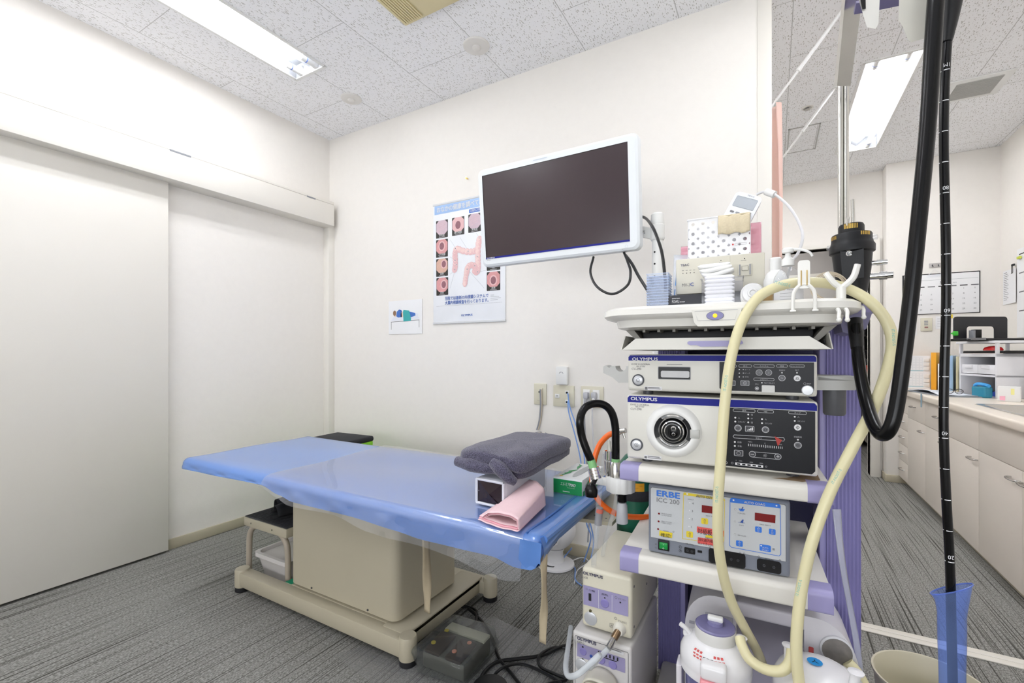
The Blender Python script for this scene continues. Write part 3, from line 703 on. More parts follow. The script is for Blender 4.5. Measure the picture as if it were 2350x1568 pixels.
def towel():
    TM = terry()
    t = thing('bath_towel', 'folded charcoal grey bath towel lying on top of the paper towel pack', 'towel', (-.765, 1.17, .688), -.03)
    def slab(x0, x1, y0, y1, z0, z1, seed, droop=0):
        cx, cyy, cz = (x0+x1)/2, (y0+y1)/2, (z0+z1)/2; hx, hy, hz = (x1-x0)/2, (y1-y0)/2, (z1-z0)/2
        def fn(u, w):
            th = 2*PI*u; ph = PI*(w-.5)
            def sp(v, e): return math.copysign(abs(v)**e, v)
            x = hx*sp(math.cos(th), .35)*sp(math.cos(ph), .30); y = hy*sp(math.sin(th), .35)*sp(math.cos(ph), .30); z = hz*sp(math.sin(ph), .55)
            p = Vector((cx+x, cyy+y, cz+z)); nn = mnoise.noise(p*14+V(seed, 0, 0))*.007+mnoise.noise(p*32+V(0, seed, 0))*.003
            p += Vector((nn*.7, nn*.7, nn))
            p.z += .010*math.exp(-((p.x+.02)/.05)**2)*(1-.5*(p.y/hy)) if z > 0 else 0
            if droop: p.z -= droop*max(0, (p.x-.06)/.05)**2*max(0, 1-(p.y-y0)/.22)
            return p
        return MB().grid(fn, 72, 30, TM, closed_u=True)
    m = slab(-.100, .118, .012, .41, .002, .040, 3, .012); m.build('lower_fold', t, sharp=80)
    m = slab(-.120, .124, -.008, .41, .024, .080, 9, .016)
    m.build('upper_fold', t, sharp=80)
    r = MB().tube([(-.112, .004, .034), (-.05, -.004, .032), (0, -.002, .028), (.05, .0, .026)], [.016, .022, .018, .010], TM, 14, 8)
    r.tube([(.03, -.004, .050), (.06, -.008, .035), (.085, -.004, .012), (.10, .01, -.004)], [.016, .022, .018, .012], TM, 14, 8)
    r.build('rolled_hem', t, sharp=80)
towel()
def pinkpad():
    t = thing('disposable_sheet', 'folded pink disposable sheet near the front right corner of the couch', 'folded sheet', (-.64, 1.03, .604))
    PK = mat('pink nonwoven sheet', 'f3d3d8', .8, var=.03, vs=80, bump=.3, bs=260); PK2 = mat('deep pink lining', 'eeb0bd', .7, var=.03)
    def prof(o):
        return [(-.072, .001+o), (-.03, .001+o), (.03, .001+o), (.066-o, .002+o), (.0685-o, .010), (.067-o, .024), (.062-o, .034-o), (.03, .040-o), (-.01, .036-o), (-.040, .024-o), (-.056, .010-o*.5)]
    for k, (o, mm, nm) in enumerate(((0, PK, 'outer_layer'), (.004, PK2, 'lining'), (.008, PK, 'inner_layer'))):
        P = catmull([(a, 0, b) for a, b in prof(o)], 5); n = len(P)
        def fn(u, w):
            p = P[min(int(u*(n-1)+.5), n-1)]; y = .02*max(0, -p.x/.07)*1+w*.262+.05*w*(-p.x/.07)
            ht = 1+.55*w
            return Vector((p.x+.045*w*(.4-u*.2)-.04*w, y+(.004*k), p.z*ht+.0008*math.sin(u*60+w*3)))
        MB().grid(fn, n-1, 18, mm).build(nm, t, sharp=70, solid=.0014)
    m = MB()
    for k in range(6): m.tube([(.0690-.0009*k, .004, .003+k*.0055), (.0562-.0009*k, .1065, (.003+k*.0055)*1.27), (.0432-.0009*k, .213, (.003+k*.0055)*1.55)], .0010, PK2, 5, 4)
    m.build('layer_edges', t)
pinkpad()
def tissues():
    t = thing('tissue_box', 'green and white tissue box at the right rear of the couch', 'tissue box', (-.588, 1.394, .602))
    w, d, h = .103, .212, .053
    GR = mat('green carton', '17924f', .4, var=.04); WH = mat('white carton', 'eceeee', .4, var=.02)
    m = MB().box((0, d/2, h/2), (w, d, h), WH, .0015)
    a = Art(m, (-w/2, 0, 0), (1, 0, 0), (0, 0, 1)); a.rect(0.001, 0.001, w-.001, h-.006, GR, 2)
    a.text('エルモア', .026, .028, .0095, INKW, .032, k=3, ital=.2); a.text('PIXO', .059, .028, .0095, INKW, .02, bold=.06, k=3, ital=.2); a.text('ティシュペーパー', .052, .0205, .004, INKW, .026, k=3); a.rect(.035, .008, .060, .010, INKW, 3)
    b = Art(m, (w/2, 0, 0), (0, 1, 0), (0, 0, 1)); b.rect(.001, .001, d-.001, .016, GR, 2)
    croc = [(-.030, -.004), (-.018, .0), (-.008, .004), (.0, .006), (.012, .004), (.024, .010), (.030, .012), (.026, .006), (.018, -.001), (.012, -.006), (.008, -.002), (-.004, -.003), (-.008, -.008), (-.012, -.003), (-.024, -.006)]
    b.poly([(x*1.3+.06, z*1.3+.034) for x, z in croc], GR, 3); b.poly([(x*.9+.15, z*.9+.034) for x, z in croc], GR, 3)
    c = Art(m, (-w/2, 0, h), (1, 0, 0), (0, 1, 0))
    c.poly([(z*1.5+.026, x*1.6+.07) for x, z in croc], GR, 2); c.poly([(-z*1.2+.03, x*1.2+.16) for x, z in croc], GR, 2); c.disc(.02, .02, .006, mat('yellow dot', 'ecc54a', .5), 2)
    m.build('carton', t)
    MB().prism([(.012*math.cos(q)*1.2, .088*math.sin(q)) for q in [2*PI*i/28 for i in range(28)]], (.01, d*.53, h), (1, 0, 0), (0, 1, 0), .001, mat('grey slot film', 'aeb2b4', .2)).build('slot_window', t)
tissues()

# ---------------------------------------------------------------- under and behind the bed
def stool():
    t = thing('step_stool', 'beige step stool with black rubber top beside the pedestal', 'stool', (-1.985, 1.36, 0))
    m = MB().box((0, 0, .285), (.32, .28, .040), M_BEDF, .004)
    for x in (-.10, .06): m.cyl((x, -.14, .285), (x, -.1425, .285), .004, STEEL, 8)
    m.build('step_frame', t)
    m = MB().box((0, 0, .3065), (.312, .272, .005), mat('black ribbed rubber', '3a3a3c', .7), .001)
    for k in range(18): m.bx(-.15+k*.017, -.15+k*.017+.008, -.13, .13, .309, .3105, mat('black ribbed rubber'))
    m.build('rubber_top', t)
    LG = mat('taupe tube enamel', 'b3a898', .4)
    for y in (-.122, .10):
        for sx in (-1, 1):
            MB().tube([(sx*.085, y, .270), (sx*.112, y, .258), (sx*.134, y, .235), (sx*.144, y, .20), (sx*.147, y, .1), (sx*.147, y, .003)], .0125, LG, 12, 5).build('leg', t)
stool()
SL = mat('black suede', '101014', .75, var=.3)
def slipper(x, y, rz, label):
    t = thing('slipper', label, 'slipper', (x, y, .311), rz, 'slippers on the step stool')
    sole = [(.045*math.sin(a)*(1-.18*math.cos(a)), -.11*math.cos(a)) for a in [2*PI*i/28 for i in range(28)]]
    MB().prism([(a*.95, b) for a, b in sole], (0, .11, 0), (1, 0, 0), (0, 1, 0), .016, SL).build('sole', t)
    def up(u, w):
        a = PI*u; y = .022+.12*w; r = .044-.004*w; h = .040+.024*w
        return Vector((r*math.cos(a), y, .012+h*math.sin(a)**.8))
    MB().grid(up, 18, 8, SL).build('upper', t, solid=.005)
slipper(-2.075, 1.31, -.35, 'black open-toed slipper on the step stool, the farther of two')
slipper(-1.995, 1.255, -.35, 'black open-toed slipper on the step stool, nearer to the couch pedestal')
def tub():
    t = thing('storage_tub', 'shallow white plastic tub on the floor under the step stool', 'tub', (-1.975, 1.42, 0))
    TP = mat('white tub plastic', 'd8d4d2', .4, var=.02)
    w0, w1, d0, d1, h = .19, .232, .30, .345, .128; m = MB(); vs = []; rings = ((w0, d0, .018), (w1, d1, .018+h), (w1+.02, d1+.02, .018+h), (w1+.02, d1+.02, .018+h-.012), (w1+.012, d1+.012, .018+h-.012))
    outer = [[(a, b, z) for a, b in rr(w, d, .03, 5)] for w, d, z in ((w0-.01, d0-.01, .02+.004), (w1-.008, d1-.008, .018+h), (w1+.022, d1+.022, .018+h), (w1+.022, d1+.022, h), (w1+.002, d1+.002, h-.001), (w0, d0, .018))]
    K = len(outer[0]); vs = [p for r in outer for p in r]
    fs = [(i*K+j, i*K+(j+1) % K, (i+1)*K+(j+1) % K, (i+1)*K+j) for i in range(5) for j in range(K)]+[tuple(range(K)), tuple(5*K+j for j in range(K))[::-1]]
    m.add(vs, fs, TP).build('tub_body', t)
    MB().bx(-.108, .108, -.162, .162, .128, .133, TP, .004).build('lid', t)
    MB().bx(-.09, .09, -.12, .12, .0, .018, TP, .004).build('base_rim', t)
tub()
def limebox():
    t = thing('storage_stool', 'lime green box stool with black lid behind the couch, in the room corner', 'stool', (-2.32, 1.90, 0), .06)
    MB().box((0, 0, .262), (.31, .27, .524), mat('lime green cloth', '86d12a', .7, var=.05), .012, 3).build('body', t)
    MB().box((0, 0, .535), (.318, .278, .034), mat('black padded cloth', '202227', .8, var=.1), .014, 3).build('padded_lid', t)
limebox()
def fan():
    t = thing('circulator_fan', 'white round circulator fan on the floor behind the couch', 'fan', (-.952, 2.10, 0))
    FW_ = mat('white fan plastic', 'e3e2e4', .3, var=.01)
    MB().lathe((0, 0, 0), [(.090, 0), (.096, .006), (.094, .014), (.06, .022), (.045, .026)], FW_, 40).build('base', t)
    m = MB(); a = Art(m, (-.03, -.072, .0195), (1, 0, .0), (0, 1, .12)); a.poly([(-.035, -.012), (.05, .004), (.052, .016), (-.02, .012)], mat('fan touch panel', '202024', .2))
    m.build('control_panel', t)
    MB().lathe((0, 0, 0), [(.047, .024), (.040, .05), (.038, .07), (.046, .09)], FW_, 32).build('neck', t)
    m = MB().ball((0, 0, .185), .102, FW_, 36, 20)
    for k in range(14):
        a = 2*PI*k/14
        m.tube([(.086*math.cos(a+q*.12), -.035+.02*q, .185+.092*math.sin(a+q*.12)) for q in range(4)], .002, DARK, 6, 2)
    m.build('housing', t)
    m = MB().lathe((0, -.088, .185), [(.062, -.006), (.066, .004), (.060, .01)], FW_, 28, axis=(0, -1, 0)).lathe((0, -.098, .185), [(.058, 0), (.02, .006), (0, .008)], BLACK, 28, axis=(0, -1, 0))
    for k in range(16): a = 2*PI*k/16; m.tube([(.016*math.cos(a), -.106, .185+.016*math.sin(a)), (.05*math.cos(a+.5), -.102, .185+.05*math.sin(a+.5)), (.064*math.cos(a+.6), -.094, .185+.064*math.sin(a+.6))], .0014, FW_, 5, 3)
    m.build('front_grille', t)
fan()
def pedal():
    t = thing('foot_pedal', 'foot pedal unit wrapped in a clear plastic bag on the floor', 'foot pedal', (-.948, 1.272, .004), .03)
    MB().box((0, 0, .032), (.17, .17, .058), mat('grey pedal housing', '55554f', .5), .008).box((0, .062, .062), (.165, .045, .012), mat('pedal label', 'c9c7b4', .5), .003).build('housing', t)
    m = MB()
    for x in (-.045, .04): m.box((x, -.035, .064), (.065, .10, .016), mat('dark brown pedal', '3a2f2a', .4), .006, R=Matrix.Rotation(.12, 4, 'X'))
    m.build('pedal_plates', t)
    m = MB()
    for x, y, c in ((-.06, .02, 'c9b53a'), (-.06, -.055, 'c9b53a'), (.05, .0, 'd98a70'), (.03, -.06, 'd98a70')): m.cyl((x, y, .074), (x, y, .0775), .008, mat('pedal dot '+c, c, .4), 14)
    m.build('mode_dots', t)
    BG = clear('crumpled clear bag', 'e4e6e4', .05, 'dfe2e2', .12)
    def fn(u, w):
        th = 2*PI*u; ph = PI*(w-.5)
        sp = lambda v, e: math.copysign(abs(v)**e, v)
        p = Vector((.108*sp(math.cos(th), .3)*sp(math.cos(ph), .25), .125*sp(math.sin(th), .3)*sp(math.cos(ph), .25), .043+.043*sp(math.sin(ph), .4)))
        nz = mnoise.noise(p*24)*.012; p += Vector((nz, nz, abs(nz)*.6)); p.z = max(p.z, .001); return p
    MB().grid(fn, 60, 26, BG, closed_u=True).build('plastic_bag', t, sharp=25)
pedal()
m = MB(); m.prism([(-1.35, 1.08), (-.90, 1.02), (-.55, 1.22), (-.60, 1.50), (-.98, 1.56), (-1.1, 1.45)], (0, 0, .0012), (1, 0, 0), (0, 1, 0), .0012, clear('clear floor film', 'ffffff', .16, 'b9b9bb', .25))
m.build('floor_film', label='clear plastic floor film under the foot pedal', cat='plastic sheet')
CB = mat('black cable jacket', '0e0e10', .45, var=.1)
def floor_cable(pts, r, label, z=None):
    P = [on_z(x, y, r+.003+(q if q else 0)) for x, y, q in pts]
    MB().tube(P, r, CB, 8, 8).build('floor_cable', label=label, cat='cable')
floor_cable([(1095, 1412, 0), (1090, 1400, .0), (1060, 1392, 0), (1015, 1400, 0), (990, 1430, 0), (1000, 1452, 0), (1040, 1450, 0), (1085, 1435, 0), (1093, 1412, .006), (1075, 1398, .008), (1105, 1425, 0), (1130, 1465, 0), (1145, 1510, 0), (1175, 1548, 0), (1200, 1580, 0)], .0055, 'black cable looping behind the foot pedal and past its right side')
floor_cable([(1310, 1478, 0), (1280, 1488, 0), (1240, 1505, 0), (1190, 1512, 0), (1140, 1520, 0), (1110, 1545, 0), (1100, 1570, 0)], .006, 'black cable sweeping left across the floor film from the device stack')
floor_cable([(1310, 1488, .0), (1270, 1487, 0), (1238, 1505, .013), (1240, 1530, 0), (1275, 1548, 0), (1300, 1560, 0), (1265, 1568, 0), (1235, 1580, 0)], .005, 'black cable curling back on itself left of the device stack')
floor_cable([(1130, 1580, 0), (1135, 1550, 0), (1160, 1530, .012), (1200, 1525, 0), (1250, 1545, 0), (1290, 1570, 0)], .005, 'black cable arching along the bottom edge of the photo')
m = MB().lathe(on_z(1125, 1590, .004), [(.058, 0), (.062, .006), (.055, .02), (0, .026)], BLACK, 28); m.build('foot_switch', label='round black foot switch at the bottom edge below the cables', cat='foot switch')
MB().tube([on_z(1312, 1258, .1), on_z(1290, 1290, .004), on_z(1318, 1302, .004), on_z(1320, 1330, .004), on_z(1335, 1345, .004)], .0032, M_BC, 8).build('network_cable', label='blue network cable lying on the floor beside the fan', cat='cable')
MB().tube([on_z(1312, 1288, .004), on_z(1335, 1280, .02), on_z(1350, 1290, .03), on_z(1325, 1310, .004), on_z(1318, 1340, .004)], .0026, M_WC, 8).build('power_cord', label='thin white fan cord lying on the floor behind the device stack', cat='power cord')
# ================================================================ the endoscopy trolley
NAVY = mat('navy blue band', '141a80', .5, var=.03, spec=.25); PANEL = mat('black glass control panel', '15161b', .35, var=.08, spec=.25)
SHELFW = mat('worn white shelf enamel', 'e2dfd8', .38, var=.04, vs=14)
def ribbed(x0, x1, y0, y1, k=9):
    n = k*2; pts = [(x0+(x1-x0)*i/n, y0+(.0022 if i % 2 else 0)) for i in range(n+1)]
    pts += [(x1+(0 if i % 2 else -.002), y0+(y1-y0)*i/12) for i in range(1, 12)]
    return pts+[(x1, y1), (x0, y1)]
def trolley():
    t = cart_thing('endoscopy_trolley', 'tall white and lilac equipment trolley carrying the stacked boxes', 'trolley', 0, 0, 0)
    # top tray
    x0, x1, y0, y1 = -.240, .262, -.085, .42
    def ring(ins, z, bow=.0):
        o = []
        for a, b in rr(x1-x0-2*ins, y1-y0-2*ins, .075-ins*.5, 10, (x0+x1)/2, (y0+y1)/2):
            if b < .1: b -= .018*(1-((a-.011)/.25)**2)
            o.append((a, b, z))
        return o
    lv = [ring(.045, 1.122), ring(.030, 1.126), ring(.026, 1.142), ring(.006, 1.146), ring(0, 1.152), ring(.001, 1.164), ring(.010, 1.170), ring(.018, 1.167), ring(.026, 1.160)]
    K = len(lv[0]); m = MB()
    m.add([p for r in lv for p in r], [(i*K+j, i*K+(j+1) % K, (i+1)*K+(j+1) % K, (i+1)*K+j) for i in range(len(lv)-1) for j in range(K)]+[tuple(range(K))[::-1], tuple((len(lv)-1)*K+j for j in range(K))], mat('glossy white tray', 'e6e4de', .25, var=.02))
    top = m.build('top_tray', t)
    m = MB()
    m.prism([(-.036, 1.156), (.056, 1.156), (.051, 1.130), (.044, 1.122), (-.024, 1.122), (-.031, 1.130)], (0, -.1075, 0), (1, 0, 0), (0, 0, 1), -.05, WARM)
    a = Art(m, (0, -.1075, 0), (1, 0, 0), (0, 0, 1), .0008)
    a.loop([(-.030, 1.153), (.049, 1.153), (.044, 1.133), (-.024, 1.133)], .0007, GREY); a.disc(.008, 1.1425, .0162, INKG, 1, .0092, 28); a.disc(.008, 1.1425, .0155, mat('dark lilac lens', '6a679a', .3), 2, .0085, 28)
    lb = m.build('control_block', t)
    MB().ball((.008, -.109, 1.1425), .0042, mat('lit amber lamp', 'ffb020', .3, var=0, emit=1.6), 14, 8, (1, .5, 1)).build('indicator_lamp', lb)
    m = MB().bx(-.16, .19, .03, .40, 1.092, 1.121, mat('black rear recess', '1b1b1d', .6), .004)
    for k in range(11): m.bx(-.15+k*.033, -.144+k*.033, -.02, .36, 1.116, 1.124, mat('grey underside rib', '8a877f', .5))
    m.build('underside_frame', t)
    for s, xx in ((-1, -.145), (1, .176)):
        MB().prism([(xx, 1.085), (xx+s*.01, 1.085), (xx+s*.05, 1.124), (xx+s*.03, 1.124)], (0, .0, 0), (1, 0, 0), (0, 0, 1), -.30, mat('grey underside rib')).build('tray_bracket', t)
    # keyboard tray
    m = MB()
    m.prism([(-.188, 1.0755), (.207, 1.0755), (.172, 1.1005), (-.158, 1.1005)], (0, -.06, 0), (1, 0, 0), (0, 0, 1), -.016, WARM)
    m.bx(-.19, .21, -.046, .30, 1.0750, 1.0775, WARM)
    for s, xx in ((-1, -.191), (1, .210)):
        m.add([(xx, -.062, 1.0755), (xx, .30, 1.0755), (xx, .30, 1.108), (xx, -.02, 1.108), (xx-s*.002, -.062, 1.0755), (xx-s*.002, .30, 1.0755), (xx-s*.002, .30, 1.108), (xx-s*.002, -.02, 1.108)], [(0, 1, 2, 3), (7, 6, 5, 4), (0, 3, 7, 4), (3, 2, 6, 7), (0, 4, 5, 1)], WARM)
        m.cyl((xx-s*.003, .01, 1.09), (xx-s*.006, .01, 1.09), .004, DARK, 8)
    kt = m.build('keyboard_tray', t)
    m = MB().prism([(-.045, 1.0935), (.055, 1.0935), (.058, 1.090), (.058, 1.087), (.050, 1.0845), (.040, 1.0845), (.030, 1.0815), (-.022, 1.0815), (-.030, 1.0845), (-.042, 1.0845), (-.048, 1.087), (-.048, 1.091)], (0, -.0605, 0), (1, 0, 0), (0, 0, 1), .003, LILAC)
    m.build('drawer_handle', kt)
    # shelves with lilac corner caps
    for z, h, nm in ((.806, .036, 'middle'), (.600, .044, 'lower')):
        def prof(g): return [(.012, z+g), (-.019, z+g)]+[(-.019-(.012+g)*math.sin(q), z-.012+(.012+g)*math.cos(q)) for q in [PI/2*i/6 for i in range(1, 7)]]+[(-.031-g, z-h+.006)]+[(-.025-(.006+g)*math.cos(q), z-h+.006-(.006+g)*math.sin(q)) for q in [PI/2*i/4 for i in range(1, 5)]]+[(.012, z-h-g)]
        m = MB().prism(prof(0), (-.158, 0, 0), (0, 1, 0), (0, 0, 1), .331, SHELFW).bx(-.200, .214, .011, .40, z-h+.004, z-.0005, SHELFW, .002)
        if nm == 'middle': Art(m, (0, 0, z-.001), (1, 0, 0), (0, 1, 0)).poly([(.11, -.005), (.165, -.012), (.2, .02), (.205, .2), (.195, .22), (.17, .05), (.14, .01)], mat('rusty stain', '8d765a', .8, var=.35, vs=60), 2)
        sh = m.build('shelf', t)
        for xa, xb in ((-.2005, -.1575), (.1725, .2155)):
            MB().prism(prof(.0006), (xa, 0, 0), (0, 1, 0), (0, 0, 1), xb-xa, LILAC).build('corner_cap', sh, label='lilac plastic corner cap')
    m = MB()
    m.prism(ribbed(.236, .302, .20, .32), (0, 0, .13), (1, 0, 0), (0, 1, 0), 1.0, LILACD)
    m.bx(.222, .237, .205, .315, .13, 1.12, mat('pale lilac column face', 'aba6dc', .4), .004)
    m.build('column', t)
    m = MB().prism(ribbed(-.165, -.105, .30, .39), (0, 0, .13), (1, 0, 0), (0, 1, 0), 1.0, LILACD).bx(-.106, -.090, .305, .385, .13, 1.12, mat('pale lilac column face'), .004)
    m.build('column', t)
    MB().bx(-.17, .24, .39, .41, .2, 1.10, mat('dark indigo rear panel', '2a2a4a', .5), .003).build('rear_panel', t)
    # base with bumpers and casters
    m = MB().bx(-.155, .29, -.10, .45, .12, .16, SHELFW, .012)
    b = m.build('base', t)
    for xx, yy in ((-.135, -.08), (.318, -.06), (-.135, .44), (.30, .44)):
        MB().lathe((xx, yy, .10), [(.036, 0), (.04, .01), (.04, .16), (.034, .185), (0, .19)], LILAC, 24).build('bumper', b)
        w = MB().cyl((xx-.014, yy, .045), (xx+.014, yy, .045), .045, DARK, 24).box((xx, yy, .085), (.04, .05, .04), GREY, .006)
        w.build('caster', t)
    # tube hooks and side holders
    m = MB().bx(-.252, -.192, .085, .10, .990, 1.030, mat('light grey holder', 'b4b4b1', .4), .002)
    def cup(xc, r): return [(xc+r*math.cos(a), 1.034-r*.95*abs(math.sin(a))) for a in [PI+PI*i/10 for i in range(11)]]
    m = MB()
    pts = [(-.268, 1.016), (-.268, 1.032), (-.262, 1.036), (-.252, 1.030), (-.246, 1.034)]+[(-.222+.014*math.cos(a), 1.034+.014*math.sin(a)) for a in [PI+PI*i/10 for i in range(11)]]+[(-.196, 1.036), (-.196, .992), (-.228, .992), (-.244, 1.005)]
    m.prism(pts, (0, .07, 0), (1, 0, 0), (0, 0, 1), -.05, mat('light grey holder'))
    m.build('scope_hook', t)
    m = MB().prism([(.196, 1.018), (.262, 1.010), (.268, 1.004), (.262, .992), (.196, .990)], (0, .04, 0), (1, 0, 0), (0, 0, 1), -.06, mat('light grey holder'))
    m.bx(.196, .262, .04, .10, 1.008, 1.021, mat('light grey holder'), .003)
    hb = m.build('side_bracket', t)
    MB().lathe((.232, .075, .936), [(.018, 0), (.0205, .004), (.021, .056)], mat('dark grey cup', '55565a', .45), 24).build('cup', hb)
    m = MB().bx(.226, .305, .075, .20, 1.150, 1.176, LILAC, .006).prism([(.238, 1.152), (.296, 1.152), (.286, 1.118), (.262, 1.106), (.246, 1.112)], (0, .07, 0), (1, 0, 0), (0, 0, 1), -.10, mat('dull lilac holder', '7a7799', .4))
    m.build('connector_holder', t)
trolley()

class ZArt:
    """printing placed with the coordinates of an enlarged view of the panel"""
    def __init__(s, mb, plane, conv, o, ux=(1, 0, 0), uy=(0, 0, 1)): s.a = Art(mb, o, ux, uy); s.c = conv
    def k(s, x, y): p = s.c(x, y); q = s.c(x+40, y); return (Vector(q)-Vector(p)).length/40
    def rect(s, x0, y0, x1, y1, m, k=1): a = s.c(x0, y1); b = s.c(x1, y0); s.a.rect(a[0], (a[1]+s.c(x1, y1)[1])/2, b[0], (b[1]+s.c(x0, y0)[1])/2, m, k)
    def rnd(s, x0, y0, x1, y1, r, m, k=1): a = s.c(x0, (y0+y1)/2); b = s.c(x1, (y0+y1)/2); q = s.k((x0+x1)/2, (y0+y1)/2); h = (y1-y0)/2*q; zc = (a[1]+b[1])/2; s.a.round(a[0], zc-h, b[0], zc+h, r*q, m, k)
    def frame(s, x0, y0, x1, y1, r, w, m, k=1): a = s.c(x0, (y0+y1)/2); b = s.c(x1, (y0+y1)/2); q = s.k((x0+x1)/2, (y0+y1)/2); h = (y1-y0)/2*q; zc = (a[1]+b[1])/2; s.a.frame(a[0], zc-h, b[0], zc+h, r*q, w*q, m, k)
    def disc(s, x, y, r, m, k=1): p = s.c(x, y); s.a.disc(p[0], p[1], r*s.k(x, y), m, k)
    def ring(s, x, y, r, w, m, k=1): p = s.c(x, y); q = s.k(x, y); s.a.ring(p[0], p[1], r*q, w*q, m, k)
    def poly(s, pts, m, k=1): s.a.poly([s.c(*p) for p in pts], m, k)
    def line(s, x0, y0, x1, y1, w, m, k=1): a = s.c(x0, y0); b = s.c(x1, y1); s.a.line(*a, *b, w*s.k(x0, y0), m, k)
    def text(s, t, x, y, h, m, x1=None, al='l', bold=0, k=2, ital=0): p = s.c(x, y); q = s.k(x, y); s.a.text(t, p[0], p[1], h*q, m, (s.c(x1, y)[0]-p[0]) if x1 else None, al, bold, k, ital)
def z4(x, y): p = cy(1400+x/3.917, 780+y/3.917, -.002); return (p.x, p.z)
def z8(x, y): p = cy(1480+x/6.271, 1090+y/6.271, -.002); return (p.x, p.z)
PLINE = mat('panel white line', 'c9c9cc', .5); PTXT = mat('panel grey text', 'a9a9ad', .5); BTN = mat('panel button', '34353b', .3); SILV = mat('silver button', 'c9cbcf', .3, .3); RIM = mat('dark button ring', '54565b', .3)
LABELW = mat('label white', 'e2e2e4', .5)
def power_button(a, x, y, r, name, root, o):
    m = MB(); p = Vector((a.c(x, y)[0], o.y, a.c(x, y)[1]+o.z)); q = a.k(x, y)*r
    m.lathe(p, [(q*1.08, -.001), (q*1.08, .0015), (q*.98, .0022), (q*.86, .0015)], RIM, 32, axis=(0, -1, 0))
    m.lathe(p, [(q*.84, 0), (q*.84, .003), (q*.7, .0038), (0, .0040)], SILV, 32, axis=(0, -1, 0))
    b = Art(m, p-V(0, .0040, 0), (1, 0, 0), (0, 0, 1)); b.ring(0, 0, q*.32, q*.06, INK); b.rect(-q*.03, -q*.14, q*.03, q*.14, INK)
    m.build(name, root)
def device(name, label, cat, x0, x1, z0, z1, d, mm, feet):
    t = cart_thing(name, label, cat, 0, 0, z0-feet)
    m = MB().bx(x0, x1, .0, d, feet, feet+z1-z0, mm, .004, 2)
    m.bx(x0-.0006, x1+.0006, -.002, .018, feet-.0004, feet+z1-z0+.0006, mm, .0075, 4)
    if feet:
        for fx in (x0+.04, x1-.04):
            for fy in (.04, d-.04): m.cyl((fx, fy, 0), (fx, fy, feet), .012, DARK, 14)
    return t, m, V(0, -.002, -(z0-feet))
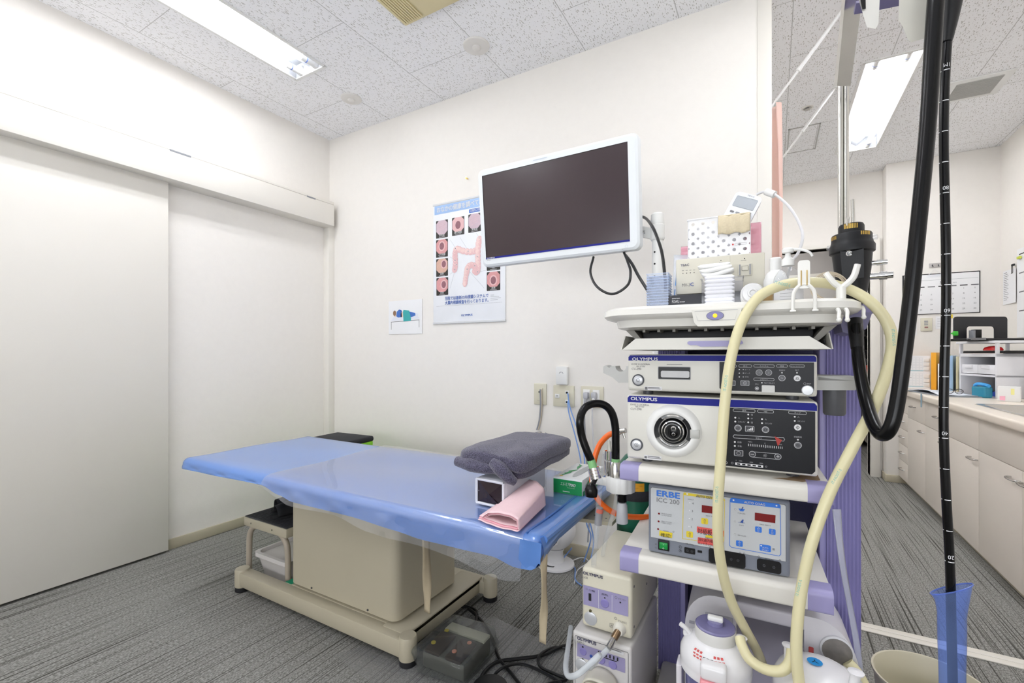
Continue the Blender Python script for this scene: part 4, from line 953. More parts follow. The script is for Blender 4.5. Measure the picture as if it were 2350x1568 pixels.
def processor():
    t, m, o = device('video_processor', 'flat upper box with navy band and black button panel, above the light source', 'video processor', -.188, .192, .979, 1.0645, .265, WARM, .010)
    m.build('housing', t)
    m = MB(); a = ZArt(m, 0, z4, o)
    a.a.poly([(-.1865, 1.0500), (.1905, 1.0500), (.1905, 1.058), (.187, 1.0625), (-.183, 1.0625), (-.1865, 1.058)], NAVY); a.a.rect(-.1865, 1.0494, .1905, 1.0500, INKW)
    a.text('OLYMPUS', 200, 185, 26, INKW, 430, bold=.07)
    a.text('EVIS LUCERA', 195, 226, 15, INKG, 360); a.text('ELITE', 240, 245, 12, INKG, 315); a.text('CV-290', 195, 270, 19, INKG, 280)
    a.rnd(430, 238, 726, 362, 10, mat('grey slot rim', '9a9b9d', .4)); a.rnd(436, 243, 720, 357, 6, BLACK, 2); a.rnd(458, 278, 714, 342, 14, mat('frosted slot card', 'c9c9cb', .5, var=.1, vs=60), 3)
    a.rect(510, 222, 650, 226, INKG)
    a.rect(310, 420, 466, 452, LABELW); a.rect(314, 424, 338, 448, INKG, 2); a.rect(342, 428, 445, 434, INKG, 2); a.rect(342, 439, 455, 444, INKG, 2)
    c = [z4(985, 202), z4(1838, 196)]
    a.a.poly([(.0120, 1.0487), (.1865, 1.0487), (.1865, .992), (.182, .986), (.017, .986), (.012, .991)], PANEL)
    for x0, x1, tx in ((1046, 1138, ''), (1155, 1275, '測光'), (1290, 1478, 'カスタム'), (1493, 1597, '検査'), (1613, 1750, 'ホワイトバランス')):
        a.frame(x0, 222, x1, 250, 13, 3, PLINE, 2); a.text(tx, (x0+x1)/2, 243, 14, PTXT, al='c', k=3) if len(tx) < 6 else a.text(tx, x0+10, 243, 11, PTXT, x1-10, k=3)
    a.frame(1290, 342, 1476, 370, 13, 3, PLINE, 2); a.text('メモリー', 1383, 363, 13, PTXT, al='c', k=3)
    for y, tx in ((268, 'オート'), (300, 'ピーク'), (334, '平均')): a.disc(1162, y, 6, INKW, 2); a.text(tx, 1212, y+6, 12, PTXT, k=2); a.disc(1198, y, 6, PTXT, 2)
    for x, n in ((1340, '1'), (1425, '2')): a.disc(x, 295, 31, PLINE, 2); a.disc(x, 295, 27, BTN, 3); a.text(n, x, 302, 14, PTXT, al='c', k=4)
    for x0, x1 in ((1092, 1128), (1173, 1252)): a.rnd(x0, 364, x1, 415, 6, PLINE, 2); a.rnd(x0+4, 368, x1-4, 411, 5, BTN, 3)
    a.ring(1213, 390, 17, 4, PTXT, 4); a.ring(1213, 390, 8, 3, PTXT, 4)
    for x, tx in ((1545, '検査中'), (1680, '完了')): a.disc(x, 297, 7, INKW, 2); a.text(tx, x, 280, 13, PTXT, al='c')
    a.disc(1545, 344, 32, PLINE, 2); a.disc(1545, 344, 27, BTN, 3); a.text('⇤', 1545, 352, 18, PTXT, al='c', k=4); a.disc(1682, 346, 32, INKW, 2); a.ring(1682, 346, 12, 4, INK, 3); a.rect(1660, 354, 1704, 357, INK, 3)
    a.text('停止', 1320, 405, 12, PTXT, al='c'); a.disc(1320, 437, 18, PLINE, 2); a.disc(1320, 437, 14, BTN, 3); a.rect(1313, 430, 1327, 444, INKW, 4)
    a.disc(1365, 387, 7, INKW, 2); a.text('RDY/BUSY', 1385, 393, 12, PTXT, 1482)
    a.ring(1750, 395, 12, 3, PTXT, 2); a.text('PIP', 1770, 401, 13, PTXT, 1806); a.ring(1018, 434, 17, 4, PLINE, 2); a.rect(1010, 428, 1026, 440, PTXT, 2); a.text('リセット', 1000, 405, 9, PTXT, 1030)
    m.build('front_print', t)
    power_button(a, 254, 362, 50, 'power_button', t, o)
    p = a.c(1775, 455); MB().lathe((p[0], o.y, p[1]+o.z), [(.0105, -.001), (.0105, .001), (.0092, .002), (0, .0022)], SILV, 28, axis=(0, -1, 0)).build('pip_button', t)
    q0, q1 = a.c(1362, 475), a.c(1482, 410)
    MB().box(((q0[0]+q1[0])/2, o.y-.002, (q0[1]+q1[1])/2+o.z), (q1[0]-q0[0], .005, q1[1]-q0[1]), mat('white cotton wad', 'dcdcda', .9, var=.05, bump=.5, bs=300), .002, 3).build('cotton_cover', t)
processor()
def light_source():
    t, m, o = device('light_source', 'tall lower box with round scope socket and black button panel', 'light source', -.190, .193, .8165, .9685, .27, WARM, .0105)
    m.build('housing', t)
    m = MB(); a = ZArt(m, 0, z4, o)
    a.a.poly([(-.1885, .9505), (.1915, .9505), (.1915, .961), (.187, .9662), (-.184, .9662), (-.1885, .961)], NAVY); a.a.rect(-.1885, .9498, .1915, .9505, INKW)
    a.text('OLYMPUS', 188, 541, 29, INKW, 424, bold=.07)
    a.text('EVIS LUCERA', 185, 588, 16, INKG, 352); a.text('ELITE', 232, 606, 12, INKG, 306); a.text('CLV-290', 185, 629, 19, INKG, 284)
    a.rect(306, 1042, 462, 1080, LABELW); a.rect(310, 1044, 332, 1066, INKG, 2); a.rect(338, 1048, 446, 1055, INKG, 2); a.rect(338, 1062, 458, 1068, INKG, 2)
    a.a.poly([(.0115, .9493), (.1885, .9493), (.1885, .828), (.183, .8215), (.0175, .8215), (.0115, .827)], PANEL)
    for x0, y0, x1, tx in ((1105, 620, 1306, '送気'), (1324, 628, 1472, 'NBI'), (1602, 640, 1767, 'ランプ')):
        a.frame(x0, y0, x1, y0+32, 15, 3.5, PLINE, 2); a.text(tx, (x0+x1)/2, y0+23, 14, PTXT, al='c', k=3)
    a.poly([(1115, 852), (1560, 878), (1572, 895), (1562, 912), (1116, 884), (1104, 868)], PLINE, 2); a.poly([(1117, 856), (1558, 882), (1568, 895), (1560, 908), (1118, 880), (1109, 868)], PANEL, 3); a.text('明るさ', 1310, 888, 13, PTXT, k=4)
    for x, y, tx in ((1126, 700, '入'), (1126, 735, 'スタンバイ'), (1366, 713, '入'), (1366, 749, 'スタンバイ'), (1660, 692, '入'), (1660, 729, 'スタンバイ'), (1242, 672, '強'), (1242, 707, '中'), (1242, 742, '弱'), (1122, 918, '自動'), (1122, 954, '手動'), (1688, 898, '')):
        a.disc(x, y, 8.5, INKW, 2)
        if tx: a.text(tx, x+24, y+8, 14, PTXT, x+90 if len(tx) > 3 else None)
    for x, y in ((1150, 793), (1397, 808)): a.disc(x, y, 33, PLINE, 2); a.disc(x, y, 28, mat('panel mid grey button', '6c6d72', .3), 3); a.ring(x, y, 14, 4, PANEL, 4); a.line(x-18, y+6, x+18, y-4, 4, PANEL, 4)
    a.rnd(1214, 772, 1297, 830, 7, PLINE, 2); a.rnd(1218, 776, 1293, 826, 6, BTN, 3)
    for k in range(4): a.rect(1232+k*14, 812-k*7-4, 1242+k*14, 815, INKW, 4)
    a.disc(1686, 788, 33, INKW, 2); a.poly([(1668, 788), (1686, 770), (1704, 788), (1686, 806)], INK, 3); a.poly([(1674, 788), (1686, 776), (1698, 788), (1686, 800)], INKW, 4); a.rect(1684, 780, 1688, 796, INK, 5)
    a.text('透過照明', 1652, 878, 14, PTXT, 1722); a.disc(1688, 948, 35, PLINE, 2); a.disc(1688, 948, 30, mat('panel mid grey button'), 3); a.ring(1688, 948, 16, 4, PANEL, 4); a.ring(1688, 948, 7, 3, PANEL, 4)
    for k in range(19): x = 1244+k*16.8; y = 945+k*1.45; a.rect(x-3, y-(11 if k != 9 else 15), x+3, y+(10 if k != 9 else 14), PLINE, 2)
    a.text('MIN', 1240, 921, 11, PTXT, 1276); a.text('0', 1388, 935, 12, PTXT); a.text('MAX', 1512, 945, 13, PTXT, 1546)
    a.rnd(1115, 988, 1197, 1048, 8, PLINE, 2); a.rnd(1120, 992, 1192, 1044, 7, BTN, 3); a.ring(1156, 1018, 19, 4, PTXT, 4)
    a.frame(1250, 1010, 1540, 1070, 28, 3.5, PLINE, 2)
    for x, y, sg in ((1279, 1027, '−'), (1508, 1049, '+')): a.disc(x, y, 31, PLINE, 3); a.disc(x, y, 27, BTN, 4); a.rect(x-16, y-2, x+16, y+2, INKW, 5)
    a.rect(1506, 1033, 1510, 1065, INKW, 5); a.ring(1393, 1040, 9, 3, PTXT, 3)
    for k in range(8): q = k*PI/4; a.line(1393+12*math.cos(q), 1040+12*math.sin(q), 1393+18*math.cos(q), 1040+18*math.sin(q), 3, PTXT, 3)
    a.poly([(1125, 1102), (1376, 1128), (1376, 1151), (1125, 1123)], INKW, 2)
    for k in range(5): x = 1140+k*47; y = 1104+k*4.9; a.poly([(x, y+4), (x+30, y+7), (x+30, y+20), (x, y+17)], PANEL, 3)
    for x, y, tx in ((1130, 1088, '0'), (1160, 1092, '100h'), (1255, 1104, '300h'), (1345, 1114, '500h')): a.text(tx, x, y, 11, PTXT)
    a.ring(1098, 1108, 11, 3, PTXT, 2); a.ring(1403, 1140, 9, 3, PTXT, 2); a.ring(1040, 1104, 15, 4, PLINE, 2)
    a.poly([(1478, 865), (1545, 900), (1508, 955)], mat('red paper triangle', 'a82c24', .5), 6)
    m.build('front_print', t)
    power_button(a, 240, 942, 52, 'power_button', t, o)
    c = V(-.0845, o.y, .8895+o.z); AX = (0, -1, 0)
    m = MB().lathe(c, [(.062, -.004), (.060, .002), (.056, .010), (.051, .0145), (.045, .0155), (.041, .014), (.0395, .004)], mat('white socket ring', 'e8e8e6', .3), 48, axis=AX)
    m.box(c+V(.047, -.010, -.002), (.02, .012, .020), mat('grey socket lug', 'b9b9b5', .35), .002)
    sk = m.build('socket_ring', t)
    m = MB().lathe(c, [(.040, .003), (.036, .002), (.036, .0025)], BLACK, 40, axis=AX)
    m.lathe(c, [(.0395, .003), (.0385, .009), (.035, .010), (.0345, .004)], CHROME, 40, axis=AX)
    for a0, a1 in ((-.5, .9), (2.3, 3.6)):
        m.add([c+V(r*math.cos(q), -y, r*math.sin(q)) for q in [a0+(a1-a0)*i/10 for i in range(11)] for r, y in ((.041, .013), (.032, .011))], [(i*2, i*2+2, i*2+3, i*2+1) for i in range(10)], BLACK)
    m.lathe(c, [(.036, .003), (.030, .004), (.026, .010), (.0245, .010)], BLACKG, 36, axis=AX)
    m.lathe(c, [(.0245, .004), (.0245, .013), (.0225, .014), (.0215, .010), (.019, .009), (.0185, .013), (.0165, .0135), (.016, .006), (0, .005)], CHROME, 36, axis=AX)
    m.build('scope_socket', sk)
    m = MB().box(c+V(.002, -.0085, -.001), (.022, .006, .026), BLACKG, .006)
    for z, r in ((.007, .0055), (-.006, .0038)): m.lathe(c+V(.002, -.0105, z), [(r, 0), (r, .003), (r*.75, .0035), (r*.7, .0)], CHROME, 20, axis=AX)
    m.build('contact_block', sk)
light_source()
def electro():
    GB = mat('blue grey housing', '7d828e', .4, var=.03); GP = mat('pale grey front foil', 'c4c7ca', .35, var=.02)
    t, m, o = device('electrosurgical_unit', 'grey box with yellow and blue framed panels and red displays, on the lower shelf', 'electrosurgical unit', -.140, .145, .6015, .760, .27, GB, .0012)
    m.build('housing', t)
    m = MB(); a = ZArt(m, 0, z8, o)
    a.a.poly([(-.1355, .6365), (.1380, .6345), (.1380, .750), (.1355, .7535), (-.1320, .7545), (-.1355, .751)], INKG); a.a.poly([(-.1345, .6373), (.1370, .6353), (.1370, .7495), (.1345, .7525), (-.1315, .7535), (-.1345, .7505)], GP, 2)
    YL = mat('yellow print', 'e3cc2e', .45); BL = mat('azure print', '2f74d6', .45); RD = mat('dark red display', '7a1a1c', .25); ST = mat('red sticker', 'e05a56', .5)
    a.text('ERBE', 175, 298, 84, BL, 502, bold=.09, k=3); a.text('ICC 200', 172, 384, 66, INKG, 498, k=3)
    for x, y, tx, t2 in ((204, 556, 'PROLONGED', 'OUTPUT ERROR'), (199, 667, 'UNACTIVATED', 'TIME LIMIT'), (192, 778, '', '')):
        a.disc(x, y, 14, RD, 3)
        if tx: a.text(tx, 238, y+3, 15, INKG, 388, k=3); a.text(t2, 238, y+26, 15, INKG, 384, k=3)
    a.text('NESSY', 265, 808, 16, INKG, 345, k=3); a.ring(413, 816, 12, 3, INKG, 3)
    a.poly([(213, 795), (398, 833), (391, 907), (207, 870)], YL, 4); a.text('確認!', 228, 878, 46, INK, 378, k=5)
    a.poly([(566, 250), (1140, 338), (1150, 350), (1148, 372), (558, 288), (556, 260)], YL, 3); a.text('AUTO CUT', 738, 316, 34, INKG, 968, k=4, bold=.07)
    a.line(558, 270, 541, 915, 8, YL, 3); a.line(541, 915, 760, 945, 8, YL, 3); a.line(1148, 355, 1136, 960, 8, YL, 3)
    a.disc(610, 272, 13, INKW, 4); a.disc(1105, 338, 11, INKW, 4); a.text('EFFECT', 620, 356, 18, INKG, 708, k=3)
    for k, (x, y) in enumerate(((688, 408), (684, 518), (680, 633), (675, 748))): a.disc(x-40, y-8, 9, INKW, 3); a.text(str(4-k), x-8, y+14, 32, INKG, k=3)
    a.poly([(820, 432), (1010, 458), (1008, 560), (818, 536)], RD, 3); a.text('MAX. WATT', 878, 593, 18, INKG, 1030, k=3)
    def key(x, y, mm, ar):
        a.rnd(x-48, y-46, x+48, y+46, 16, mm, 3); ln = PLINE if mm is BL else INKG
        s_ = -1 if ar != 'down' else 1
        a.poly([(x, y+s_*32), (x+20, y+s_*12), (x+9, y+s_*12), (x+9, y-s_*30), (x-9, y-s_*30), (x-9, y+s_*12), (x-20, y+s_*12)], ln, 4)
        a.poly([(x, y+s_*25), (x+12, y+s_*14), (x+5, y+s_*14), (x+5, y-s_*26), (x-5, y-s_*26), (x-5, y+s_*14), (x-12, y+s_*14)], mm, 5)
    key(860, 664, YL, 'up'); key(1075, 694, YL, 'down'); key(645, 855, YL, 'up')
    a.poly([(750, 738), (1137, 800), (1134, 886), (748, 822)], ST, 4); a.text('対極板貼付!', 760, 832, 66, INK, 1128, k=5)
    a.poly([(880, 862), (1010, 882), (1010, 918), (868, 898)], YL, 3); a.text('ENDO CUT', 872, 908, 20, INKG, 1010, k=5)
    a.poly([(762, 892), (1137, 955), (1133, 1040), (760, 978)], ST, 4); a.text('消化器内視鏡の', 768, 940, 38, INK, 1060, k=5); a.text('エンドカット スイッチ', 765, 988, 34, INK, 1125, k=5)
    a.a.poly([z8(1228, 340), z8(1250, 328), z8(1930, 415), z8(1950, 440), z8(1950, 480), z8(1222, 392)], BL, 3); a.text('AUTO COAG', 1428, 402, 34, PLINE, 1728, k=4, bold=.07)
    for q in ((1226, 360, 1216, 1010), (1216, 1010, 1246, 1040), (1246, 1040, 1930, 1165), (1930, 1165, 1955, 1140), (1955, 1140, 1948, 440)): a.line(*q, 8, BL, 3)
    a.disc(1275, 360, 13, INKW, 4); a.disc(1893, 440, 13, INKW, 4)
    a.poly([(1345, 480), (1440, 492), (1415, 525), (1370, 520)], BL, 3); a.poly([(1405, 455), (1420, 460), (1395, 505), (1385, 500)], INKB, 4)
    a.line(1340, 678, 1440, 692, 5, INKB, 3); a.poly([(1370, 680), (1410, 635), (1420, 645), (1410, 692)], INKB, 4)
    for x, y, tx, x1 in ((1338, 555, 'FORCED', 1445), (1355, 728, 'SOFT', 1425), (1338, 872, 'BIPOLAR', 1455)): a.text(tx, x, y, 19, INKG, x1, k=3)
    for x, y in ((1300, 494), (1297, 670), (1297, 853)): a.ring(x, y, 13, 4, INKG, 3); a.disc(x, y, 9, INKW, 4)
    a.poly([(1582, 540), (1880, 580), (1876, 694), (1580, 652)], RD, 3); a.text('MAX. WATT', 1650, 716, 20, INKG, 1812, k=3)
    key(1633, 784, BL, 'up'); key(1832, 816, BL, 'down'); key(1360, 985, BL, 'up')
    a.rnd(1650, 998, 1812, 1104, 16, BL, 3); a.text('AUTO', 1690, 1050, 24, PLINE, 1775, k=4); a.text('START', 1684, 1082, 24, PLINE, 1780, k=4); a.rect(1660, 1008, 1685, 1022, INKW, 4); a.ring(1852, 1068, 20, 5, INKG, 3); a.disc(1852, 1068, 8, INKG, 3)
    for x, y, tx, x1 in ((590, 995, 'NEUTRAL', 705), (1090, 1100, 'CUT / COAG', 1250), (1725, 1215, 'BIPOLAR', 1852)): a.text(tx, x, y, 21, INK, x1, k=3)
    a.ring(513, 1035, 22, 4, INK, 3); a.ring(512, 1090, 22, 4, INK, 3); a.text('F', 505, 1046, 20, INK, k=3); a.disc(512, 1090, 8, INK, 3)
    a.text('I', 160, 950, 20, INKG, k=3); a.ring(160, 1047, 13, 4, INKG, 3); a.poly([(160, 978), (174, 1002), (146, 1002)], INKG, 3)
    for x, y in ((940, 1043), (1370, 1118), (1430, 1130), (1640, 1172), (1942, 1224)): a.ring(x, y, 14, 4, INK, 3)
    m.build('front_print', t)
    def sock(nm, x0, y0, x1, y1, holes, r=.004):
        p, q = a.c(x0, (y0+y1)/2), a.c(x1, (y0+y1)/2); s_ = a.k(x0, y0); h = (y1-y0)*s_; zc = (p[1]+q[1])/2+o.z
        mm = MB().prism(rr(q[0]-p[0], h, r), ((p[0]+q[0])/2, o.y-.0015, zc), (1, 0, 0), (0, 0, 1), -.004, BLACK)
        for f in holes: mm.lathe((p[0]+(q[0]-p[0])*f, o.y-.0016, zc), [(.0028, 0), (.0028, .0012), (.0018, .0012), (.0017, 0)], DARK, 12, axis=(0, -1, 0))
        mm.build(nm, t)
    sock('neutral_socket', 568, 1050, 724, 1135, (.3, .7), .002); sock('round_socket', 758, 1088, 822, 1120, (), .0005)
    sock('cut_socket', 918, 1090, 1448, 1310, (.2, .4, .62, .8), .006); sock('bipolar_socket', 1612, 1218, 1962, 1412, (.3, .7), .006)
    p, q = a.c(192, 1012), a.c(352, 1012); s_ = a.k(192, 1012)
    MB().box(((p[0]+q[0])/2, o.y-.001, (p[1]+q[1])/2+o.z), (q[0]-p[0], .004, 150*s_), BLACK, .001).build('switch_bezel', t)
    mm = MB().box(((p[0]+q[0])/2, o.y-.004, (p[1]+q[1])/2+o.z), ((q[0]-p[0])*.74, .005, 92*s_), mat('green rocker', '0f8a3c', .3, emit=.08), .001)
    b = Art(mm, ((p[0]+q[0])/2, o.y-.0066, (p[1]+q[1])/2+o.z), (1, 0, 0), (0, 0, 1)); b.ring(0, -.005, .0018, .0005, INKW); b.rect(-.0003, .002, .0003, .005, INKW)
    mm.build('power_switch', t)
electro()

def z7(plane):
    def f(x, y): p = on_y(1280+x/4.261, 1200+y/4.261, plane); return (p.x, p.z)
    return f
def insufflator():
    CR = mat('cream housing', 'dcd7c4', .4, var=.02); LP = mat('lilac front foil', '9d97bd', .45, var=.03)
    Y0 = 1.11; t = thing('insufflator', 'cream box with lilac panel and air hose, standing on a second cream unit', 'gas regulator', (-.364, Y0, .3585))
    m = MB().bx(-.065, .065, 0, .29, .006, .158, CR, .009, 4)
    for fx in (-.05, .05):
        for fy in (.03, .26): m.cyl((fx, fy, 0), (fx, fy, .008), .009, DARK, 12)
    for y, z in ((.02, .13), (.02, .03), (.15, .08)): m.cyl((.0645, y, z), (.0655, y, z), .0035, DARK, 8)
    m.build('housing', t)
    o = V(.364, -.0008, -.3585); c = z7(Y0); m = MB(); a = ZArt(m, 0, c, o)
    a.text('OLYMPUS', 250, 498, 26, mat('dark blue print', '3a3a5c', .5), 442, bold=.07); a.text('UCR', 250, 538, 18, INKG, 298)
    p, q = c(252, 800), c(690, 910)
    a.a.poly([c(252, 605), c(690, 722), c(690, 918), c(252, 795)], LP); a.line(402, 655, 402, 832, 3, INKW, 2); a.line(533, 705, 533, 865, 3, INKW, 2)
    a.rect(304, 688, 330, 760, INK, 2); a.text('ガス供給', 305, 662, 14, INK, 365); a.ring(285, 645, 9, 2.5, INKG, 2); a.text('送気/停止', 430, 700, 15, INK, 495); a.text('ガスフロー', 592, 748, 16, INKG, 672); a.ring(572, 728, 12, 3, INKG, 2)
    a.disc(462, 732, 7, INK, 2); a.disc(614, 777, 8, INK, 2); a.text('ガス送気口', 590, 965, 16, INKG, 675); a.ring(568, 932, 12, 3, INKG, 2); a.frame(511, 983, 545, 1020, 3, 2.5, INKG, 2); a.text('大', 517, 1010, 18, INKG)
    m.build('front_print', t)
    def rnd(nm, x, y, r, mm, s_=1.0):
        p = c(x, y); MB().lathe((p[0]+.364, -.0005, p[1]-.3585), [(r, -.001), (r, .0015), (r*.85, .003), (0, .0034)], mm, 28, axis=(0, -1, 0)).build(nm, t)
    rnd('gas_button', 462, 788, .0108, mat('lilac button', '8a82bd', .35)); rnd('power_button', 322, 935, .0170, SILV); rnd('indicator_lamp', 320, 860, .0035, mat('olive lamp', '5a5538', .3))
    p = c(605, 1035); f = V(p[0]+.364, 0, p[1]-.3585)
    MB().lathe(f, [(.0165, -.001), (.0155, .006), (.012, .014), (.011, .016)], mat('white port boss', 'e6e3d8', .35), 28, axis=(0, -1, 0)).build('port', t)
    return f+t.location
UCR_PORT = insufflator()
def flush_pump():
    CR = mat('white grey housing', 'dad7d4', .4, var=.02); LP = mat('lilac front foil')
    Y0 = 1.09; t = thing('flushing_pump', 'lower white-grey unit with hinged pump head, beneath the cream insufflator', 'pump', (-.3705, Y0, .10))
    H = .257
    MB().bx(-.076, .076, 0, .28, 0, H, CR, .007, 4).build('housing', t)
    m0 = MB(); a0 = Art(m0, (-.3705+.3705, -.0005, 0), (1, 0, 0), (0, 0, 1)); a0.frame(-.069, .012, .069, H-.010, .004, .0012, INKG, 1)
    o = V(.3705, -.0008, -.10); c = z7(Y0); m = m0; a = ZArt(m, 0, c, o)
    a.text('OLYMPUS', 192, 1135, 26, mat('dark blue print'), 378, bold=.07); a.text('OFP-2', 194, 1168, 18, INKG, 262)
    a.a.poly([c(194, 1170), c(660, 1330), c(660, 1468), c(190, 1300)], LP); a.disc(247, 1210, 8, INK, 2); a.disc(247, 1330, 7, INK, 2)
    for k in range(6): a.rect(395+k*37, 1250+k*13, 409+k*37, 1284+k*13, INK, 2)
    a.poly([(395, 1290), (580, 1352), (580, 1360), (395, 1298)], INK, 2); a.poly([(505, 1222), (648, 1262), (648, 1292), (505, 1250)], LABELW, 3); a.rect(515, 1240, 625, 1246, INKG, 4)
    a.disc(330, 1303, 15, INKB, 2)
    m.build('front_print', t)
    for nm, x, y, r, mm in (('mode_button', 249, 1258, .0095, 'lilac button'), ('flow_button', 425, 1335, .0105, 'lilac button'), ('flow_button', 540, 1390, .0105, 'lilac button')):
        p = c(x, y); MB().lathe((p[0]+.3705, -.0005, p[1]-.10), [(.001+r, -.001), (r, .0015), (r*.85, .003), (0, .0034)], MATS[mm], 24, axis=(0, -1, 0)).build(nm, t)
    p = c(232, 1390); MB().lathe((p[0]+.3705, -.0005, p[1]-.10), [(.0165, -.001), (.0165, .0015), (.014, .003), (0, .0034)], SILV, 28, axis=(0, -1, 0)).build('power_button', t)
    p = c(445, 1500); hx, hz = p[0]+.3705, p[1]-.10
    HD = mat('ivory pump cover', 'dedaca', .35)
    def cov(u, w): q = PI*u; return V(hx+.040*math.cos(q), -.006-.050*w*(.75+.25*math.sin(q)), hz-.030+.052*math.sin(q)**.7)
    m = MB().grid(cov, 18, 6, HD); m.build('pump_cover', t, solid=.004)
    m = MB().box((hx, -.028, hz-.014), (.062, .05, .045), HD, .008, 3); b = Art(m, (hx, -.0535, hz-.014), (1, 0, 0), (0, 0, 1))
    for x in (-.012, .008): b.poly([(x-.006, .0), (x+.006, -.001), (x, .010)], mat('warning yellow', 'd9b53a', .5)); b.rect(x-.0006, .003, x+.0006, .007, INK, 2)
    m.build('pump_head', t)
    l = MB()
    for fx in (-.05, .05):
        for fy in (.04, .25): l.cyl((fx, fy, -.1), (fx, fy, 0), .012, GREY, 12)
    l.build('support_feet', t)
flush_pump()
# ================================================================ monitor over the trolley
def monitor():
    LC = (at(1107, 407, 1.79)+at(1440, 324, 1.50)+at(1448, 548, 1.523)+at(1118, 594, 1.813))/4
    t = thing('monitor', 'white framed flat monitor with blank dark screen on a jointed arm', 'monitor', LC)
    t.rotation_euler = (.0914, 0, -.009)
    w, h = .576, .317; MW = mat('pale blue white plastic', 'e3e7ea', .35, var=.01)
    x0, x1, z0, z1 = -w/2-.022, w/2+.034, -h/2-.036, h/2+.026
    cx, cz = (x0+x1)/2, (z0+z1)/2
    m = MB(); out = rr(x1-x0, z1-z0, .022, 8, cx, cz); inn = [(-w/2, -h/2), (w/2, -h/2), (w/2, h/2), (-w/2, h/2)]
    K = len(out)
    def bev(d): return [(cx+(a-cx)*(1-d/.32), cz+(b-cz)*(1-d/.2)) for a, b in out]
    rings = [(bev(.010), -.006), (bev(.002), -.002), (out, .006), (out, .030), (bev(.030), .055)]
    vs = [(a, y, b) for r, y in rings for a, b in r]
    fs = [(i*K+j, i*K+(j+1) % K, (i+1)*K+(j+1) % K, (i+1)*K+j) for i in range(len(rings)-1) for j in range(K)]+[tuple((len(rings)-1)*K+j for j in range(K))]
    m.add(vs, fs, MW)
    # flat face between outer ring and the screen opening
    o4 = [bev(.010)[i] for i in range(K)]
    hole = [min(inn, key=lambda q, p=p: 0 if (q[0] > 0) == (p[0] > cx) and (q[1] > 0) == (p[1] > cz) else 1) for p in o4]
    vs = [(a, -.006, b) for a, b in o4]+[(a, -.006, b) for a, b in hole]
    m.add(vs, [(i, (i+1) % K, K+(i+1) % K, K+i) for i in range(K)], MW)
    for i in range(4):
        a, b = inn[i], inn[(i+1) % 4]; m.add([(a[0], -.006, a[1]), (b[0], -.006, b[1]), (b[0], -.002, b[1]), (a[0], -.002, a[1])], [(0, 1, 2, 3)], BLACK)
    a = Art(m, (0, -.006, 0), (1, 0, 0), (0, 0, 1))
    a.rect(-w/2, -h/2-.0065, w/2, -h/2, NAVY, 2); a.rect(-w/2, -h/2-.0073, w/2, -h/2-.0065, mat('silver line', 'c8ccd4', .4), 2); a.text('OLYMPUS', -w/2+.006, -h/2-.0056, .0046, INKW, .036, bold=.06, k=4); a.text('OEV261H', -w/2+.006, -h/2-.0125, .0026, INKG, .018, k=3)
    a.rect(-.06, h/2+.010, -.005, h/2+.013, mat('pale slot', 'c3ccd6', .4), 2); a.ring(w/2-.012, -h/2-.021, .005, .0008, mat('pale slot'), 2); a.disc(w/2-.026, -h/2-.029, .001, INKG, 2)
    m.build('monitor_frame', t)
    MB().bx(-w/2-.001, w/2+.001, -.0035, -.0015, -h/2-.001, h/2+.001, mat('dark brown screen', '36292d', .22, var=.06, vs=2)).build('screen', t)
    b = MB().box((.0, .065, 0), (.12, .03, .12), MW, .006).box((.05, .085, -.02), (.14, .035, .06), MW, .006); b.build('rear_mount', t)
    return t
MON = monitor()
t = cart_thing('monitor_stand', 'white round post with cap and swing arm behind the monitor', 'monitor stand', -.200, .505, 0)
PW = mat('white post', 'e6e6e3', .35, var=.01)
m = MB().cyl((0, 0, .90), (0, 0, 1.452), .0185, PW, 28)
for z in (1.41, 1.37, 1.328): m.cyl((-.006, -.0155, z), (-.0065, -.0185, z), .0032, BLACK, 10)
m.bx(-.02, .06, -.12, 0, .93, .97, PW, .004)
m.build('post', t)
MB().lathe((0, 0, 1.452), [(.0205, 0), (.024, .006), (.024, .05), (.022, .052), (.022, .054), (.023, .056), (.021, .088), (.015, .093), (0, .094)], PW, 28).build('post_cap', t)
T = (CART @ Matrix.Translation((-.200, .505, 0))).inverted()
m = MB(T); a0 = CART @ Vector((-.200, .505, 1.470)); a1 = MON.location+Vector((.06, .13, -.02))
dv = (a1-a0).normalized(); sd = dv.cross(V(0, 0, 1)).normalized()
vs = []
for p, hh in ((a0, .030), (a1, .040)):
    for s, q in ((-1, -1), (1, -1), (1, 1), (-1, 1)): vs.append(p+sd*.014*s+V(0, 0, hh*q*.6))
m.add(vs, [(0, 1, 2, 3), (7, 6, 5, 4), (0, 4, 5, 1), (1, 5, 6, 2), (2, 6, 7, 3), (3, 7, 4, 0)], PW)
A = Art(m, a0+dv*.10-V(0, 0, .006)-sd*(.0145*(1 if (sd.dot(EYE-a0) < 0) else -1)), -dv, (0, 0, 1)); A.text('OLYMPUS', 0, 0, .010, mat('arm print', '4a5560', .5), .06)
m.build('swing_arm', t)
m = MB(T); p = a0+dv*.075; m.cyl(p+V(0, -.005, .012), p+V(-.012, -.05, .016), .008, BLACK, 14); m.cyl(p+V(-.010, -.045, .016), p+V(-.014, -.06, .018), .011, BLACK, 14); m.build('clamp_knob', t)
MB().tube([at(1462, 497, 1.62), at(1480, 500, 1.58), at(1497, 520, 1.45), at(1510, 550, 1.40), at(1520, 585, 1.38), at(1526, 640, 1.36), at(1528, 700, 1.36)], .0048, CB, 9).build('monitor_cable', label='black cable running from the monitor edge down over the white post', cat='cable')
